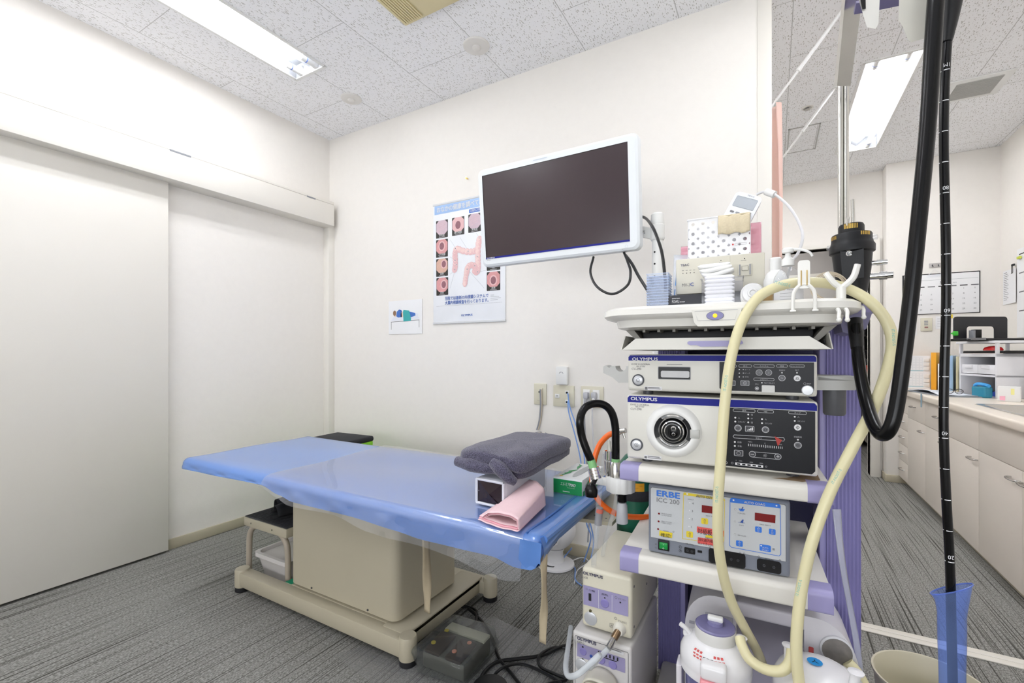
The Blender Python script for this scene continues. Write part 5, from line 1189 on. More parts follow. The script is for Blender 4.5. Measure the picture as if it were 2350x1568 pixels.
MB().tube([at(1432, 580, 1.56), at(1440, 600, 1.50), at(1447, 625, 1.44), at(1440, 655, 1.42), at(1405, 675, 1.44), at(1370, 658, 1.50), at(1355, 625, 1.56), at(1362, 590, 1.6)], .0042, CB, 9).build('monitor_cable', label='black cable hanging in a loop beneath the monitor', cat='cable')
MB().tube([at(1436, 586, 1.57), at(1450, 605, 1.48), at(1465, 633, 1.42), at(1485, 665, 1.38), at(1500, 690, 1.36)], .0048, CB, 9).build('monitor_cable', label='black cable slanting from under the monitor to the tray stand', cat='cable')

# ================================================================ things on the top tray
ZT = 1.161
def ct(name, label, cat, x, y, z=ZT, g=None): return cart_thing(name, label, cat, x, y, z, g)
t = ct('blood_pressure_box', 'flat black box with white lettering beneath the cream recorder', 'box', 0, .12)
m = MB().bx(-.112, .10, 0, .20, 0, .0545, mat('black carton', '23252c', .45, var=.05), .002)
a = Art(m, (-.112, 0, 0), (1, 0, 0), (0, 0, 1)); a.text('omron', .009, .0445, .0035, INKW, .019, bold=.03); a.text('POWLI', .009, .0345, .007, INKW, .017); a.text('BW80F', .028, .035, .003, INKW, .012)
m.build('carton', t)
t = ct('video_recorder', 'cream recorder box with a white perforated basket on top', 'recorder', 0, .16, ZT+.0545)
TC_ = mat('recorder cream', 'd0ccbd', .4, var=.02)
m = MB().bx(-.0985, .106, 0, .15, .006, .098, TC_, .003).bx(-.09, .098, .01, .14, 0, .007, DARK)
a = Art(m, (0, 0, 0), (1, 0, 0), (0, 0, 1)); a.text('TEAC', -.087, .079, .0058, mat('dark blue print'), .021, bold=.02); a.text('MV-3', -.083, .026, .008, INKG, .019); a.text('C', -.063, .026, .009, INKB, .008, bold=.03)
for k, x in enumerate((-.081, -.072, -.063, -.054)): a.disc(x, .0605, .0011, INK); a.rect(x-.0025, .067, x+.0025, .068, INKG)
a.disc(.009, .086, .0012, INK); a.text('REC', .005, .079, .003, INKG); a.disc(.062, .086, .0014, INK); a.text('POWER', .054, .080, .0024, INKG); a.rect(.0295, .008, .030, .096, mat('recorder seam', 'a8a497', .5))
m.build('housing', t)
m = MB().bx(.047, .078, -.004, 0, .043, .073, TC_, .001).bx(.050, .053, -.006, -.003, .045, .071, GREY).bx(.0725, .0755, -.006, -.003, .045, .071, GREY).bx(.056, .070, -.006, -.003, .055, .067, TC_, .001)
Art(m, (0, -.006, 0), (1, 0, 0), (0, 0, 1)).frame(.056, .055, .070, .067, .001, .0005, INK, 2)
m.build('disc_button', t)
# perforated basket
t = ct('plastic_basket', 'small white perforated plastic basket on top of the cream recorder', 'basket', 0, .175, 1.3145)
BW = clear('translucent white basket', 'ffffff', .93, 'f4f4f6', .3, 1.15)
def perf(o, ux, uy, w, h, nx, nz, r, skip=()):
    m = MB(); o, ux, uy = Vector(o), Vector(ux), Vector(uy); cw, chh = w/nx, h/nz
    for i in range(nx):
        for j in range(nz):
            c = o+ux*((i+.5)*cw)+uy*((j+.5)*chh); vs = []
            hole = (i, j) not in skip
            n = 16
            for k in range(n):
                q = 2*PI*(k+.5)/n; cq, sq = math.cos(q), math.sin(q); s_ = 1/max(abs(cq), abs(sq))
                vs.append(c+ux*(cq*s_*cw/2)+uy*(sq*s_*chh/2))
            if hole:
                for k in range(n): q = 2*PI*(k+.5)/n; vs.append(c+ux*(r*math.cos(q))+uy*(r*math.sin(q)))
                m.add(vs, [(k, (k+1) % n, n+(k+1) % n, n+k) for k in range(n)], BW)
            else: m.add(vs, [tuple(range(n))], BW)
    return m
w, h, d = .145, .10, .085
perf((-.070, 0, .002), (1, 0, 0), (0, 0, 1), w, h, 6, 4, .0043).build('front_wall', t)
MB().bx(-.070, .075, d-.0015, d, .002, .102, BW).build('back_wall', t)
for x, nm in ((-.070, 'left_wall'), (.075, 'right_wall')): MB().bx(x-.0008, x+.0008, 0, d, .002, .102, BW).build('side_wall', t)
m = MB().bx(-.071, .076, -.001, d+.001, 0, .002, BW)
m.tube([(-.071, -.001, .102), (.076, -.001, .102), (.076, d, .102), (-.071, d, .102), (-.071, -.001, .102)], .0022, BW, 6, 1, False)
a = Art(m, (0, -.002, 0), (1, 0, 0), (0, 0, 1)); a.disc(.036, .027, .0022, INKR, 2); a.frame(.040, .0245, .066, .0295, .001, .0004, INKG, 2)
m.build('rim_and_base', t)
m = MB().grid(lambda u, w: Vector((.002+.072*u, -.006-.004*math.sin(PI*w)+.001*math.sin(u*20), .055+.045*w+.002*math.sin(u*14))), 24, 10, mat('beige gauze cloth', 'd6c9ac', .9, var=.12, vs=60, bump=.6, bs=220))
m.grid(lambda u, w: Vector((.002+.072*u, -.006+.026*w, .1005+.004*math.sin(PI*w))), 24, 6, MATS['beige gauze cloth'])
o = m.build('gauze_cloth', label='beige crumpled gauze cloth hung over the basket front', cat='cloth', solid=.003); o.matrix_world = CART @ Matrix.Translation((0, .175, 1.3145))
# handset
t = ct('remote_handset', 'white handset with grey display leaning out of the basket', 'handset', .050, .215, 1.36)
HW = mat('white handset', 'e2e5ea', .35, var=.01)
R = Matrix.Translation((0, 0, .065)) @ Matrix.Rotation(.42, 4, 'Y') @ Matrix.Rotation(-.42, 4, 'X')
m = MB(R).prism(rr(.066, .125, .012, 5), (0, -.010, 0), (1, 0, 0), (0, 0, 1), -.020, HW); m.build('casing', t)
m = MB(R).prism(rr(.052, .034, .003, 3, 0, .032), (0, -.0105, 0), (1, 0, 0), (0, 0, 1), -.003, mat('handset display', 'aeb4bb', .2)); m.build('display', t)
m = MB(R); a = Art(m, (0, -.0104, 0), (1, 0, 0), (0, 0, 1)); a.text('TEAC', -.004, .054, .004, INKG, .018); a.frame(-.026, .015, .026, .049, .003, .0006, GREY)
for i in range(4):
    for j in range(2): a.round(-.024+i*.014, -.006-j*.016, -.014+i*.014, .000-j*.016, .002, (INKG, GREY, GREY, INKB)[(i+j) % 4])
m.build('keypad', t)
MB().tube([at(1736, 447, 1.30), at(1750, 441, 1.29), at(1768, 442, 1.27), at(1790, 455, 1.25), at(1815, 480, 1.22), at(1835, 515, 1.19), at(1842, 545, 1.17), at(1832, 580, 1.17), at(1818, 600, 1.18), at(1806, 640, 1.22)], .0036, M_WC, 9).build('handset_cable', label='white handset cable arching over to the right behind the bottles', cat='cable')
MB().cyl(at(1758, 440, 1.281), at(1778, 447, 1.262), .0095, WHITE, 16).build('ferrite_core', label='white ribbed ferrite bead on the handset cable', cat='cable bead')
# pink packs, pouch
PKT = clear('pink film', 'ffe2ea', .55, 'f6c9d4', .2)
for (x, y, w_, h_, lab) in ((.083, .235, .036, .092, 'pink film packet standing right of the perforated basket'), (-.082, .22, .022, .045, 'pink film packet standing left of the perforated basket')):
    m = MB().grid(lambda u, v: Vector((w_*(u-.5), .006*math.sin(PI*u)*math.sin(PI*v)+.002*math.sin(v*20), h_*v)), 8, 10, PKT).grid(lambda u, v: Vector((w_*(u-.5), .014-.006*math.sin(PI*u)*math.sin(PI*v), h_*v)), 8, 10, PKT)
    o = m.build('film_packet', label=lab, cat='packet', solid=.001); o.matrix_world = CART @ Matrix.Translation((x, y, 1.3146))
t = ct('syringe_pouch', 'clear pouch with blue vertical lettering standing behind the clear tray stack', 'pouch', -.105, .21)
m = MB(Matrix.Rotation(.10, 4, 'Y')).grid(lambda u, v: Vector((.040*(u-.5)+.004*math.sin(v*4), .004*math.sin(v*9), .175*v)), 8, 16, clear('clear pouch film', 'f7f9fd', .35, 'eef2f8', .15))
m.build('film', t, solid=.0008)
m = MB(Matrix.Rotation(.10, 4, 'Y')); a = Art(m, (0, -.006, 0), (0, 0, 1), (-1, 0, 0)); BP_ = mat('sky blue print', '3f8ad0', .5)
a.text('NIPRO', .10, -.006, .011, BP_, .055, bold=.05); a.text('シリンジ', .045, -.006, .008, BP_, .045); a.rect(.09, .008, .16, .010, BP_); a.rect(.03, .008, .08, .010, BP_); a.round(.012, .004, .026, .014, .002, BP_)
m.build('printing', t)
m = MB().cyl((.004, .006, .0), (.012, .006, .13), .006, clear('syringe clear', 'eef2fa', .15, 'dfe6f2', .1), 14); m.build('syringe_barrel', t)
# stack of clear trays
CT_ = clear('clear polystyrene', 'f7faff', .13, 'e8eefb', .06, 1.12)
t0 = None
for k in range(16):
    p = CART @ Vector((-.139, .15, ZT+k*.0071))
    if t0 is None:
        t0 = thing('clear_tray', 'shallow clear plastic tray in the stack at the left end of the trolley top', 'tray', p, CART_YAW, 'stacked clear trays')
        m = MB().bx(-.0265, .0265, -.03, .03, 0, .0008, CT_)
        for s in (-1, 1): m.bx(s*.0265-.0005, s*.0265+.0005, -.03, .03, 0, .0062, CT_).bx(-.0265, .0265, s*.03-.0005, s*.03+.0005, 0, .0062, CT_)
        m.build('tray_shell', t0); MB().tube([(-.028, -.0315, .0064), (.028, -.0315, .0064), (.028, .0315, .0064), (-.028, .0315, .0064), (-.028, -.0315, .0064)], .0006, mat('tray rim', 'c3d0ea', .2), 5, 1, False).build('rim', t0)
    else: dup(t0, p, CART_YAW)
# gauze box
t = ct('gauze_container', 'clear plastic box heaped with white gauze in the middle of the trolley top', 'container', .0145, .10)
CL2 = clear('clear container plastic', 'fcfcfe', .04, 'f6f7fb', .05, 1.3)
m = MB().bx(-.043, .043, -.035, .035, 0, .0015, CL2)
for s in (-1, 1): m.bx(s*.043-.001, s*.043+.001, -.035, .035, 0, .082, CL2).bx(-.043, .043, s*.035-.001, s*.035+.001, 0, .082, CL2)
m.build('box_walls', t); MB().tube([(-.045, -.037, .082), (.045, -.037, .082), (.045, .037, .082), (-.045, .037, .082), (-.045, -.037, .082)], .002, CL2, 6, 1, False).build('box_rim', t)
GZ = mat('white gauze', 'f4f4f3', .95, var=.02, vs=120, sss=.3)
for k in range(13):
    z = .004+k*.0088; sx = .064 if z < .085 else .070; dx = 0 if z < .085 else -.004*(k-9); lift = 0 if z < .085 else .012
    def top(u, v, k=k, sx=sx, lift=lift):
        q = 2*PI*v; e = lambda w, p: math.copysign(abs(w)**p, w)
        y = .027*e(math.cos(q), .4); z = .0060*e(math.sin(q), .8)
        return Vector((sx*(u-.5), y+.0015*math.sin(k*2.1), z*(1-abs(2*u-1)**10*.7)+lift*(u-.5)**2*1.8+.0025*lift/.012*math.sin(u*5+k)+(u-.5)*lift*.4))
    m = MB(); vs = [top(i/12, j/20) for i in range(13) for j in range(20)]
    m.add(vs, [(i*20+j, i*20+(j+1) % 20, (i+1)*20+(j+1) % 20, (i+1)*20+j) for i in range(12) for j in range(20)]+[tuple(range(20)), tuple(12*20+j for j in range(20))], GZ)
    o = m.build('gauze_pad', label='folded white gauze pad piled up in the clear box', cat='gauze', group='gauze pads in the clear box'); o.matrix_world = CART @ Matrix.Translation((.0145+dx-.006, .10, ZT+z+.003))
# bottles
t = ct('plastic_bottle', 'white plastic bottle lying on its side with its cap towards the viewer', 'bottle', .0755, -.045, 1.1685)
m = MB().lathe((0, .0, .0215), [(.0215, -.004), (.0225, -.006), (.0225, -.075), (.016, -.082), (0, -.083)][::-1], WHITE, 32, axis=(0, -1, 0)); m.build('bottle_body', t)
m = MB().lathe((0, 0, .0215), [(.0205, -.004), (.0205, .006), (.018, .010), (.010, .011), (.009, .016), (.006, .0165), (.0045, .013), (0, .0128)], mat('white cap', 'dededf', .3), 32, axis=(0, -1, 0)); m.build('cap', t)
t = ct('carton', 'small plain brown carton behind the lying bottle', 'carton', .112, .11); MB().bx(-.02, .02, 0, .06, 0, .052, mat('brown cardboard', 'a98a5a', .8, var=.06), .001).build('carton_body', t)
t = ct('spray_bottle', 'round clear pump bottle with long white spout on the trolley top', 'bottle', .147, .075)
GL = clear('clear bottle plastic', 'fbfcfd', .05, 'f2f4f6', .04, 1.35)
MB().lathe((0, 0, 0), [(.028, 0), (.030, .003), (.030, .055), (.027, .075), (.018, .090), (.011, .096), (.010, .104)], GL, 32).build('bottle_body', t)
m = MB().lathe((0, 0, 0), [(.0275, .001), (.0275, .048), (0, .048)], clear('bottle liquid', 'fcfdfd', .02, 'f4f6f8', .1, 1.1), 28); m.build('liquid', t)
m = MB(); 
def lab(u, v): q = -PI/2+(u-.5)*2.3; return Vector((.0305*math.cos(q), .0305*math.sin(q), .006+.044*v))
m.grid(lab, 20, 2, LABELW)
def curved(mb, tx, u0, z, hh, mm, r=.0309, wid=None):
    vs, fs = text_mesh(tx, 0); s_ = hh/.7; x0 = min(v.x for v in vs)
    if wid: s_x = wid/(max(v.x for v in vs)-x0)
    else: s_x = s_
    mb.add([Vector((r*math.cos(-PI/2+(u0+(v.x-x0)*s_x)/r), r*math.sin(-PI/2+(u0+(v.x-x0)*s_x)/r), z+v.y*s_)) for v in vs], fs, mm)
curved(m, 'Isodine', -.024, .043, .004, INKR); curved(m, 'Pharma', -.004, .043, .003, INKG)
for k in range(5): curved(m, '▬▬▬▬▬', -.018, .036-k*.0065, .0012, INKG, wid=(.03, .022, .034, .018, .028)[k])
m.build('label_sheet', t)
m = MB().lathe((0, 0, .100), [(.0125, 0), (.0125, .014), (.009, .017), (.006, .020), (.005, .028), (.011, .029), (.012, .036), (.008, .040), (0, .041)], WHITE, 24)
m.tube([(.004, 0, .136), (.02, -.004, .134), (.038, -.008, .126), (.045, -.009, .116)], [.0036, .003, .0026, .0024], WHITE, 8, 5)
m.build('pump_head', t)
t = ct('plastic_bottle', 'white capped bottle standing behind the clear pump bottle', 'bottle', .128, .15)
m = MB().lathe((0, 0, 0), [(.024, 0), (.0255, .003), (.0255, .080), (.020, .096), (.012, .104)], WHITE, 28); curved(m, 'Cyclo', -.021, .040, .005, INKB, .0259); curved(m, 'A12', -.021, .030, .007, INKB, .0259); m.build('bottle_body', t)
MB().lathe((0, 0, .103), [(.0125, 0), (.0125, .028), (.010, .031), (0, .0315)], WHITE, 24).build('cap', t)
t = ct('black_tray', 'low black tray behind the white fork clip', 'tray', .196, .16); MB().bx(-.038, .03, 0, .09, 0, .030, mat('black tray plastic', '2b2728', .5), .003).build('tray_shell', t)
# white plastic clips on the tray rim
CLIP = mat('ivory white clip', 'ecebe6', .3, var=.01)
t = ct('tube_clip', 'white fork shaped tube clip standing upright on the front rim of the trolley top', 'clip', .158, -.108, 1.145)
m = MB().prism(rr(.019, .052, .005, 4, 0, .068), (0, -.002, 0), (1, 0, 0), (0, 0, 1), -.005, CLIP); m.build('finger_plate', t)
m = MB()
for s in (-1, 1): m.tube([(0, 0, .050), (s*.008, -.001, .047), (s*.0155, -.001, .036), (s*.0175, -.001, .018), (s*.0175, 0, .002)], .0032, CLIP, 10, 6).box((s*.0175, 0, .001), (.010, .008, .0035), CLIP, .001)
m.build('fork_leg', t)
m = MB()
for s in (-1, 1): m.tube([(s*.0045, -.0035, .075), (s*.0045, -.0045, .06), (s*.0045, -.0035, .047)], .0009, BRASS, 6, 3)
m.build('spring_wire', t)
t = ct('tube_clip', 'white V shaped tube rest at the right front corner of the trolley top', 'clip', .2245, -.045, 1.170)
m = MB()
for s, dz in ((-1, .052), (1, .064)): m.tube([(0, 0, .022), (s*.010, -.002, .030), (s*.019, -.004, .042), (s*.025, -.004, dz)], [.0050, .0056, .0056, .0052], CLIP, 8, 6)
m.build('fork_arm', t); MB().cyl((0, 0, 0), (0, 0, .024), .008, CLIP, 14).build('stem', t)
for (x, y, z, lab) in ((.213, -.098, 1.142, 'small white peg hook under the tray rim, left of the lilac holder'), (.226, -.094, 1.142, 'small white peg hook under the tray rim, between two others'), (.262, -.03, 1.150, 'small white peg hook hanging at the right end of the tray rim')):
    t = ct('peg_hook', lab, 'hook', x, y, z); MB().tube([(0, .012, .006), (0, .0, 0), (-.002, -.010, -.008), (-.002, -.012, -.014)], [.0036, .0034, .003, .003], CLIP, 8, 5).ball((-.002, -.012, -.015), .0042, CLIP, 12, 8).build('hook_body', t)
m = MB(CART)
for k in range(4): r = .030-.0022*k; m.tube([(.213+r*math.cos(q)*1.05, .005+.006*math.sin(2*q+k)+.002*k, 1.201+r*math.sin(q)) for q in [2*PI*i/20 for i in range(21)]], .0011, M_TC, 6, 2)
m.build('wire_coil', label='coil of thin tan wire behind the white V shaped tube rest', cat='wire')

# ================================================================ suction unit and canisters
SW = mat('pale lilac white plastic', 'dad8dd', .35, var=.02); SL2 = mat('lilac grey recess', 'c2becc', .4, var=.03)
t = cart_thing('suction_unit', 'rounded pale suction machine with handle bar under the lower shelf', 'suction unit', .10, .05, .1605)
m = MB(); H = .345
def arch(x0, x1, top): return [(x0, 0), (x1, 0), (x1, top*.55), (x1-.012, top*.78), (x1-.038, top*.93), (x1-.07, top), (x0+.07, top), (x0+.03, top*.95), (x0+.008, top*.82), (x0, top*.6)]
def sm(p, n=4): return [(q.x, q.y) for q in catmull([(a, b, 0) for a, b in p]+[(p[0][0], p[0][1], 0)], n)][:-1]
m.prism([(-.165, 0), (-.055, 0), (-.055, H)]+[(-.10+0*i, H) for i in range(1)]+[(-.10-.065*math.sin(q), H-.085*(1-math.cos(q))) for q in [PI/2*i/8 for i in range(9)]], (0, 0, 0), (1, 0, 0), (0, 0, 1), -.14, SW)
m.prism([(.075, 0), (.172, 0)]+[(.095+.077*math.cos(q), H-.105+.105*math.sin(q)) for q in [PI/2*i/10 for i in range(11)]]+[(.075, H)], (0, 0, 0), (1, 0, 0), (0, 0, 1), -.14, SW)
m.bx(-.06, .08, .12, .22, 0, H-.05, SL2).bx(-.06, .08, .02, .12, 0, .15, SL2)
m.build('housing', t, sharp=50)
m = MB().add([(-.056, .02, .15), (.076, .02, .15), (.076, .119, .27), (-.056, .119, .27)], [(0, 1, 2, 3)], SL2).build('sloped_panel', t)
m = MB().bx(-.055, .075, .117, .119, .272, .296, BLACK); a = Art(m, (-.05, .117, .278), (1, 0, 0), (0, 0, 1)); a.text('POWER', .0, .004, .006, INKG, .022); a.text('START', .03, .004, .006, INKW, .022); m.build('display_strip', t)
MB().bx(-.058, .078, .0, .05, H-.034, H-.002, mat('handle grey lilac', 'c6c3cc', .4), .006, 3).build('handle_bar', t)
m = MB().lathe((.132, -.001, .288), [(.030, -.004), (.030, .004), (.026, .006)], mat('gauge bezel', 'cfcfd3', .3), 28, axis=(0, -1, 0)).lathe((.132, -.007, .288), [(.0265, 0), (0, .001)], mat('dark gauge face', '77736f', .3, var=.4, vs=60), 28, axis=(0, -1, 0)); m.build('vacuum_gauge', t)
m = MB(); a = Art(m, (0, 0, 0), (1, 0, 0), (0, 0, 1)); a.text('吸引圧力', .130, .222, .007, INKG, .03); a.round(.083, .268, .092, .282, .002, INKR); a.round(-.073, .258, -.066, .272, .002, INKR); m.build('front_print', t)
m = MB().bx(-.155, -.118, -.004, .0, .27, .275, clear('clear flap', 'f4f4f8', .15, 'e8e8ee', .08)).bx(-.12, -.062, -.004, 0, .235, .305, MATS['clear flap'], .002); m.build('clear_flap', t); MB().bx(.035, .073, -.03, -.004, .185, .285, MATS['clear flap'], .004).build('clear_pocket', t)
MB().bx(-.01, .055, -.004, .002, .06, .145, mat('pink side panel', 'c06a8c', .45)).build('accent_panel', t)
CANB = clear('lilac tinted canister', 'b7b8dc', .35, '9d9fce', .06, 1.45)
def canister(x, y, z, label, kind, q=1.0):
    t = cart_thing('suction_canister', label, 'canister', x, y, z)
    LW = mat('glossy white lid', 'e9e8ea', .22, var=.01)
    H = .30
    MB().lathe((0, 0, 0), [(.058*q, 0), (.062*q, .006), (.068*q, H-.085), (.068*q, H-.08)], CANB, 40).build('bowl', t)
    PR_ = [(a*q, b) for a, b in ((.068, -.088), (.079, -.082), (.080, -.070), (.0795, -.066), (.0800, -.064), (.079, -.048), (.070, -.030), (.052, -.019), (.048, -.017))]
    m = MB().lathe((0, 0, H), PR_, LW, 48); m.build('lid', t)
    if kind == 1:
        m = MB().lathe((0, 0, H), [(.040, -.022), (.040, .003), (.0385, .006), (.037, .006)], mat('lid neck grey', 'd3d2cf', .35), 44); m.build('lid_neck', t)
        m = MB().lathe((0, 0, H), [(.0385, .005), (.039, .008), (.0365, .0105), (0, .011)], mat('smoky lilac cap', '77749c', .25), 44).lathe((0, 0, H), [(.016, .011), (.015, .018), (0, .018)], mat('smoky lilac cap'), 24).box((0, 0, H+.022), (.030, .013, .010), WHITE, .003)
        m.build('screw_cap', t)
        m = MB().box((-.054, .004, H-.024), (.020, .016, .014), LW, .004).tube([(-.048, 0, H-.026), (-.056, -.006, H-.012), (-.068, -.010, H-.002)], .005, LW, 10, 5); m.build('inlet_spout', t)
        m = MB(); c = MB()
        def lt(t_, zz):
            for (r0, z0), (r1, z1) in zip(PR_, PR_[1:]):
                if z0 <= zz <= z1: r = r0+(r1-r0)*(zz-z0)/(z1-z0)
            return Vector(((r+.0006)*math.cos(t_), (r+.0006)*math.sin(t_), H+zz+.0006))
        m.grid(lambda u, v: lt(-2.25+1.15*u-.12*v, -.040+.017*v), 16, 3, LABELW)
        for rr2 in range(3):
            for cc in range(9):
                if cc in (3, 4, 5) and rr2 != 1: continue
                mm = INK if cc in (3, 4, 5) else INKR
                m.grid(lambda u, v, rr2=rr2, cc=cc: lt(-2.2+.115*cc+.08*u-.1*(.1+.3*rr2), -.038+.0048*rr2+.0028*v)+Vector((0, -.0004, .0004)), 3, 1, mm)
        m.build('warning_label', t)
        m = MB().bx(-.024, .024, -.084, -.050, H-.062, H-.030, LW, .008, 3); m.build('latch_cover', t)
        m = MB().bx(-.024, .024, -.088, -.056, H-.18, H-.060, mat('salmon pink latch', 'df8f96', .35), .005, 3).ball((0, -.089, H-.082), .010, WHITE, 18, 10, (1, .6, 1)); m.build('latch', t)
        m = MB().bx(-.076, -.064, -.02, .02, .05, H-.085, SW, .004); m.build('side_rail', t)
        MB().tube([(.044, -.012, H-.03), (.048, -.010, H-.002)], .0075, LW, 14, 2).lathe((.048, -.010, H-.002), [(.011, 0), (.012, .003), (0, .005)], LW, 18).build('tube_port', t)
    else:
        m = MB().lathe((0, 0, H), [(.049, -.018), (.035, -.012), (.015, -.009), (0, -.008)], LW, 40); m.build('lid_dome', t)
        m = MB(); a = Art(m, (-.008, .0, H-.0078), (1, 0, 0), (0, 1, .0)); a.disc(0, 0, .013, mat('azure sticker', '1f8fd6', .4), 3); a.text('人', 0, -.005, .009, INK, al='c', k=4); m.build('round_sticker', t)
        MB().tube([(-.052, .005, H-.03), (-.052, .005, H+.008)], .0075, LW, 14, 2).lathe((-.052, .005, H+.008), [(.010, 0), (.011, .003), (0, .005)], LW, 18).build('tube_port', t)
        MB().tube([(.048, -.02, H-.03), (.052, -.026, H+.006)], .008, LW, 14, 2).lathe((.052, -.026, H+.006), [(.012, 0), (.013, .003), (0, .006)], LW, 18).build('tube_port', t)
        m = MB().bx(-.06, .06, -.03, .03, .05, .06, CANB); m.build('float_plate', t)
canister(.006, -.055, .188, 'white lidded suction canister with smoky round cap and pink latch', 1, .87)
canister(.190, -.050, .176, 'white domed suction canister with a round blue sticker', 2)
CT2 = mat('cream silicone tubing', 'ddd6ae', .35, var=.02, sss=.25)
TEALP = mat('teal tube print', '63c0bd', .5)
m = MB().tube([at(1698, 1464, .915), at(1702, 1480, .905), at(1720, 1513, .89), at(1755, 1536, .875), at(1792, 1540, .865), at(1812, 1522, .865), at(1818, 1494, .875)], .0098, CT2, 16, 8)
m.build('silicone_tube', label='short cream tube linking the two suction canisters', cat='tube')
P = [at(1748, 1520, .985), at(1735, 1490, .97), at(1708, 1440, .95), at(1680, 1385, .925), at(1660, 1320, .905), at(1648, 1240, .89), at(1648, 1150, .885), at(1655, 1040, .885), at(1663, 930, .885), at(1676, 830, .885), at(1700, 745, .885), at(1740, 683, .885), at(1795, 655, .885), at(1850, 648, .885), at(1910, 653, .89), at(1965, 672, .88), at(2010, 705, .86), at(2040, 750, .85), at(2047, 800, .845), at(2030, 870, .84), at(2000, 945, .84), at(1955, 1030, .845), at(1905, 1130, .85), at(1865, 1240, .85), at(1842, 1340, .85), at(1830, 1430, .845), at(1828, 1510, .84), at(1838, 1600, .835), at(1850, 1680, .83)]
m = MB().tube(P, .0098, CT2, 18, 8)
t = m.build('silicone_tube', label='long cream suction tube looping over the clips in front of the trolley', cat='tube')
m = MB()
for px, py, tt, rot in ((1668, 880, .868, 1.45), (1648, 1135, .868, 1.55), (1795, 655, .868, -.25), (2047, 775, .832, -1.5), (1922, 1095, .833, 1.05), (1836, 1350, .833, 1.35)):
    o = at(px, py, tt); ux = RT*math.cos(rot)+V(0, 0, math.sin(rot)); uy = -RT*math.sin(rot)+V(0, 0, math.cos(rot))
    Art(m, o, ux, uy, .0002).text('IT-NOIST-S', 0, 0, .0055, TEALP, .030, al='c')
m.build('tube_print', t)
m = MB().tube([at(1945, 1520, .93), at(1965, 1545, .92), at(1990, 1590, .91)], [.011, .0125, .012], CT2, 14, 6); m.build('silicone_tube', label='frosted tube end leaving the right side of the second canister', cat='tube')
# gas hose from insufflator
p0 = UCR_PORT
m = MB().tube([p0+V(0, -.012, 0), p0+V(-.006, -.028, -.012)], .0088, mat('bronze connector', '8a7358', .3, .7), 14, 2).tube([p0+V(-.006, -.028, -.012), p0+V(-.012, -.052, -.024)], .0076, STEEL, 14, 2)
w = m.build('gas_hose', label='clear hose with bronze connector plugged into the cream insufflator', cat='hose')
b = p0+V(-.012, -.052, -.024)
MB().tube([b, b+V(-.035, -.03, -.04), at(1375, 1505, .98), at(1330, 1545, .98), at(1305, 1552, 1.0), at(1298, 1530, 1.04), at(1303, 1490, 1.12), at(1310, 1440, 1.22)], .0064, clear('milky clear hose', 'f4f7f9', .45, 'f0f4f8', .1, 1.3), 14, 8).build('hose_line', w)

# ================================================================ left of the trolley: water bottle set, hoses, tank
t = thing('water_bottle_set', 'water bottle cap with black and clear tubes hanging left of the trolley', 'water bottle', at(1424, 1105, 1.16))
Tm = Matrix.Translation(-t.location)
def w_(*a): return at(*a)
c = at(1424, 1105, 1.16)
m = MB(Tm)
pr = []
for k in range(48): pr.append((.036+.0012*(k % 2)))
vs = []; n = 48
for z in (-.0235, -.021, .012, .0145):
    for k in range(n): q = 2*PI*k/n; r = (.0355+(.0014 if k % 4 < 2 else 0))*(.96 if abs(z) > .014 and z != -.021 else 1); vs.append(c+V(r*math.cos(q), r*math.sin(q), z))
m.add(vs, [(i*n+k, i*n+(k+1) % n, (i+1)*n+(k+1) % n, (i+1)*n+k) for i in range(3) for k in range(n)]+[tuple(range(n))[::-1], tuple(3*n+k for k in range(n))], WHITE)
m.bx(c.x-.075, c.x-.02, c.y-.02, c.y+.0, c.z-.012, c.z+.006, WHITE, .003)
m.build('ribbed_cap', t)
m = MB(Tm).cyl(c+V(.004, 0, -.018), c+V(.004, 0, -.05), .012, BLACKG, 18).lathe(c+V(.004, 0, -.105), [(.014, 0), (.015, .003), (.013, .045), (.010, .052)], mat('light grey stem', 'b9bbbf', .4), 24); m.build('stem_valve', t)
m = MB(Tm).tube([c+RT*-.028+V(0, 0, .014), c+RT*-.028+V(0, 0, .03)], .009, CHROME, 16, 1).cyl(c+RT*-.028+V(0, 0, .022), c+RT*-.028+V(0, 0, .052), .0125, CHROME, 18).cyl(c+RT*-.028+V(0, 0, .056), c+RT*-.028+V(0, 0, .078), .012, CHROME, 18).cyl(c+RT*-.028+V(0, 0, .05), c+RT*-.028+V(0, 0, .058), .009, CHROME, 18).tube([c+RT*-.028+V(0, 0, .078), c+RT*-.028+V(-.001, 0, .104)], [.006, .0035], clear('frosted tip', 'eeeeea', .5, 'e6e4da', .2), 12, 2); m.build('metal_connector', t)
e1 = at(1413, 1060, 1.15); e2 = at(1364, 1070, 1.12)
m = MB(Tm).tube([e1+V(0, 0, -.040), e1+V(0, 0, -.014), e1], [.0150, .0142, .0100], STEEL, 18, 2, False); m.cyl(e1, e1+V(0, 0, .008), .0102, mat('green tape ring', '7fb87a', .5), 16); m.build('metal_nut', t)
BT = [e1+V(0, 0, .006), at(1413, 1020, 1.15), at(1412, 980, 1.15), at(1404, 948, 1.15), at(1387, 930, 1.15), at(1362, 927, 1.15), at(1341, 938, 1.14), at(1331, 965, 1.13), at(1335, 1000, 1.13), at(1347, 1035, 1.125), e2+V(-.008, 0, .012)]
MB(Tm).tube(BT, .0098, BLACKG, 16, 8).build('black_tube', t)
d = V(.28, -.05, -1).normalized()
m = MB(Tm).cyl(e2+V(-.009, 0, .014), e2+V(-.003, 0, -.004), .0102, mat('green tape ring'), 16)
for k in range(4): m.cyl(e2+V(-.003, 0, -.004)+d*(.007*k), e2+V(-.003, 0, -.004)+d*(.007*k+.0062), .0145, CHROME, 20)
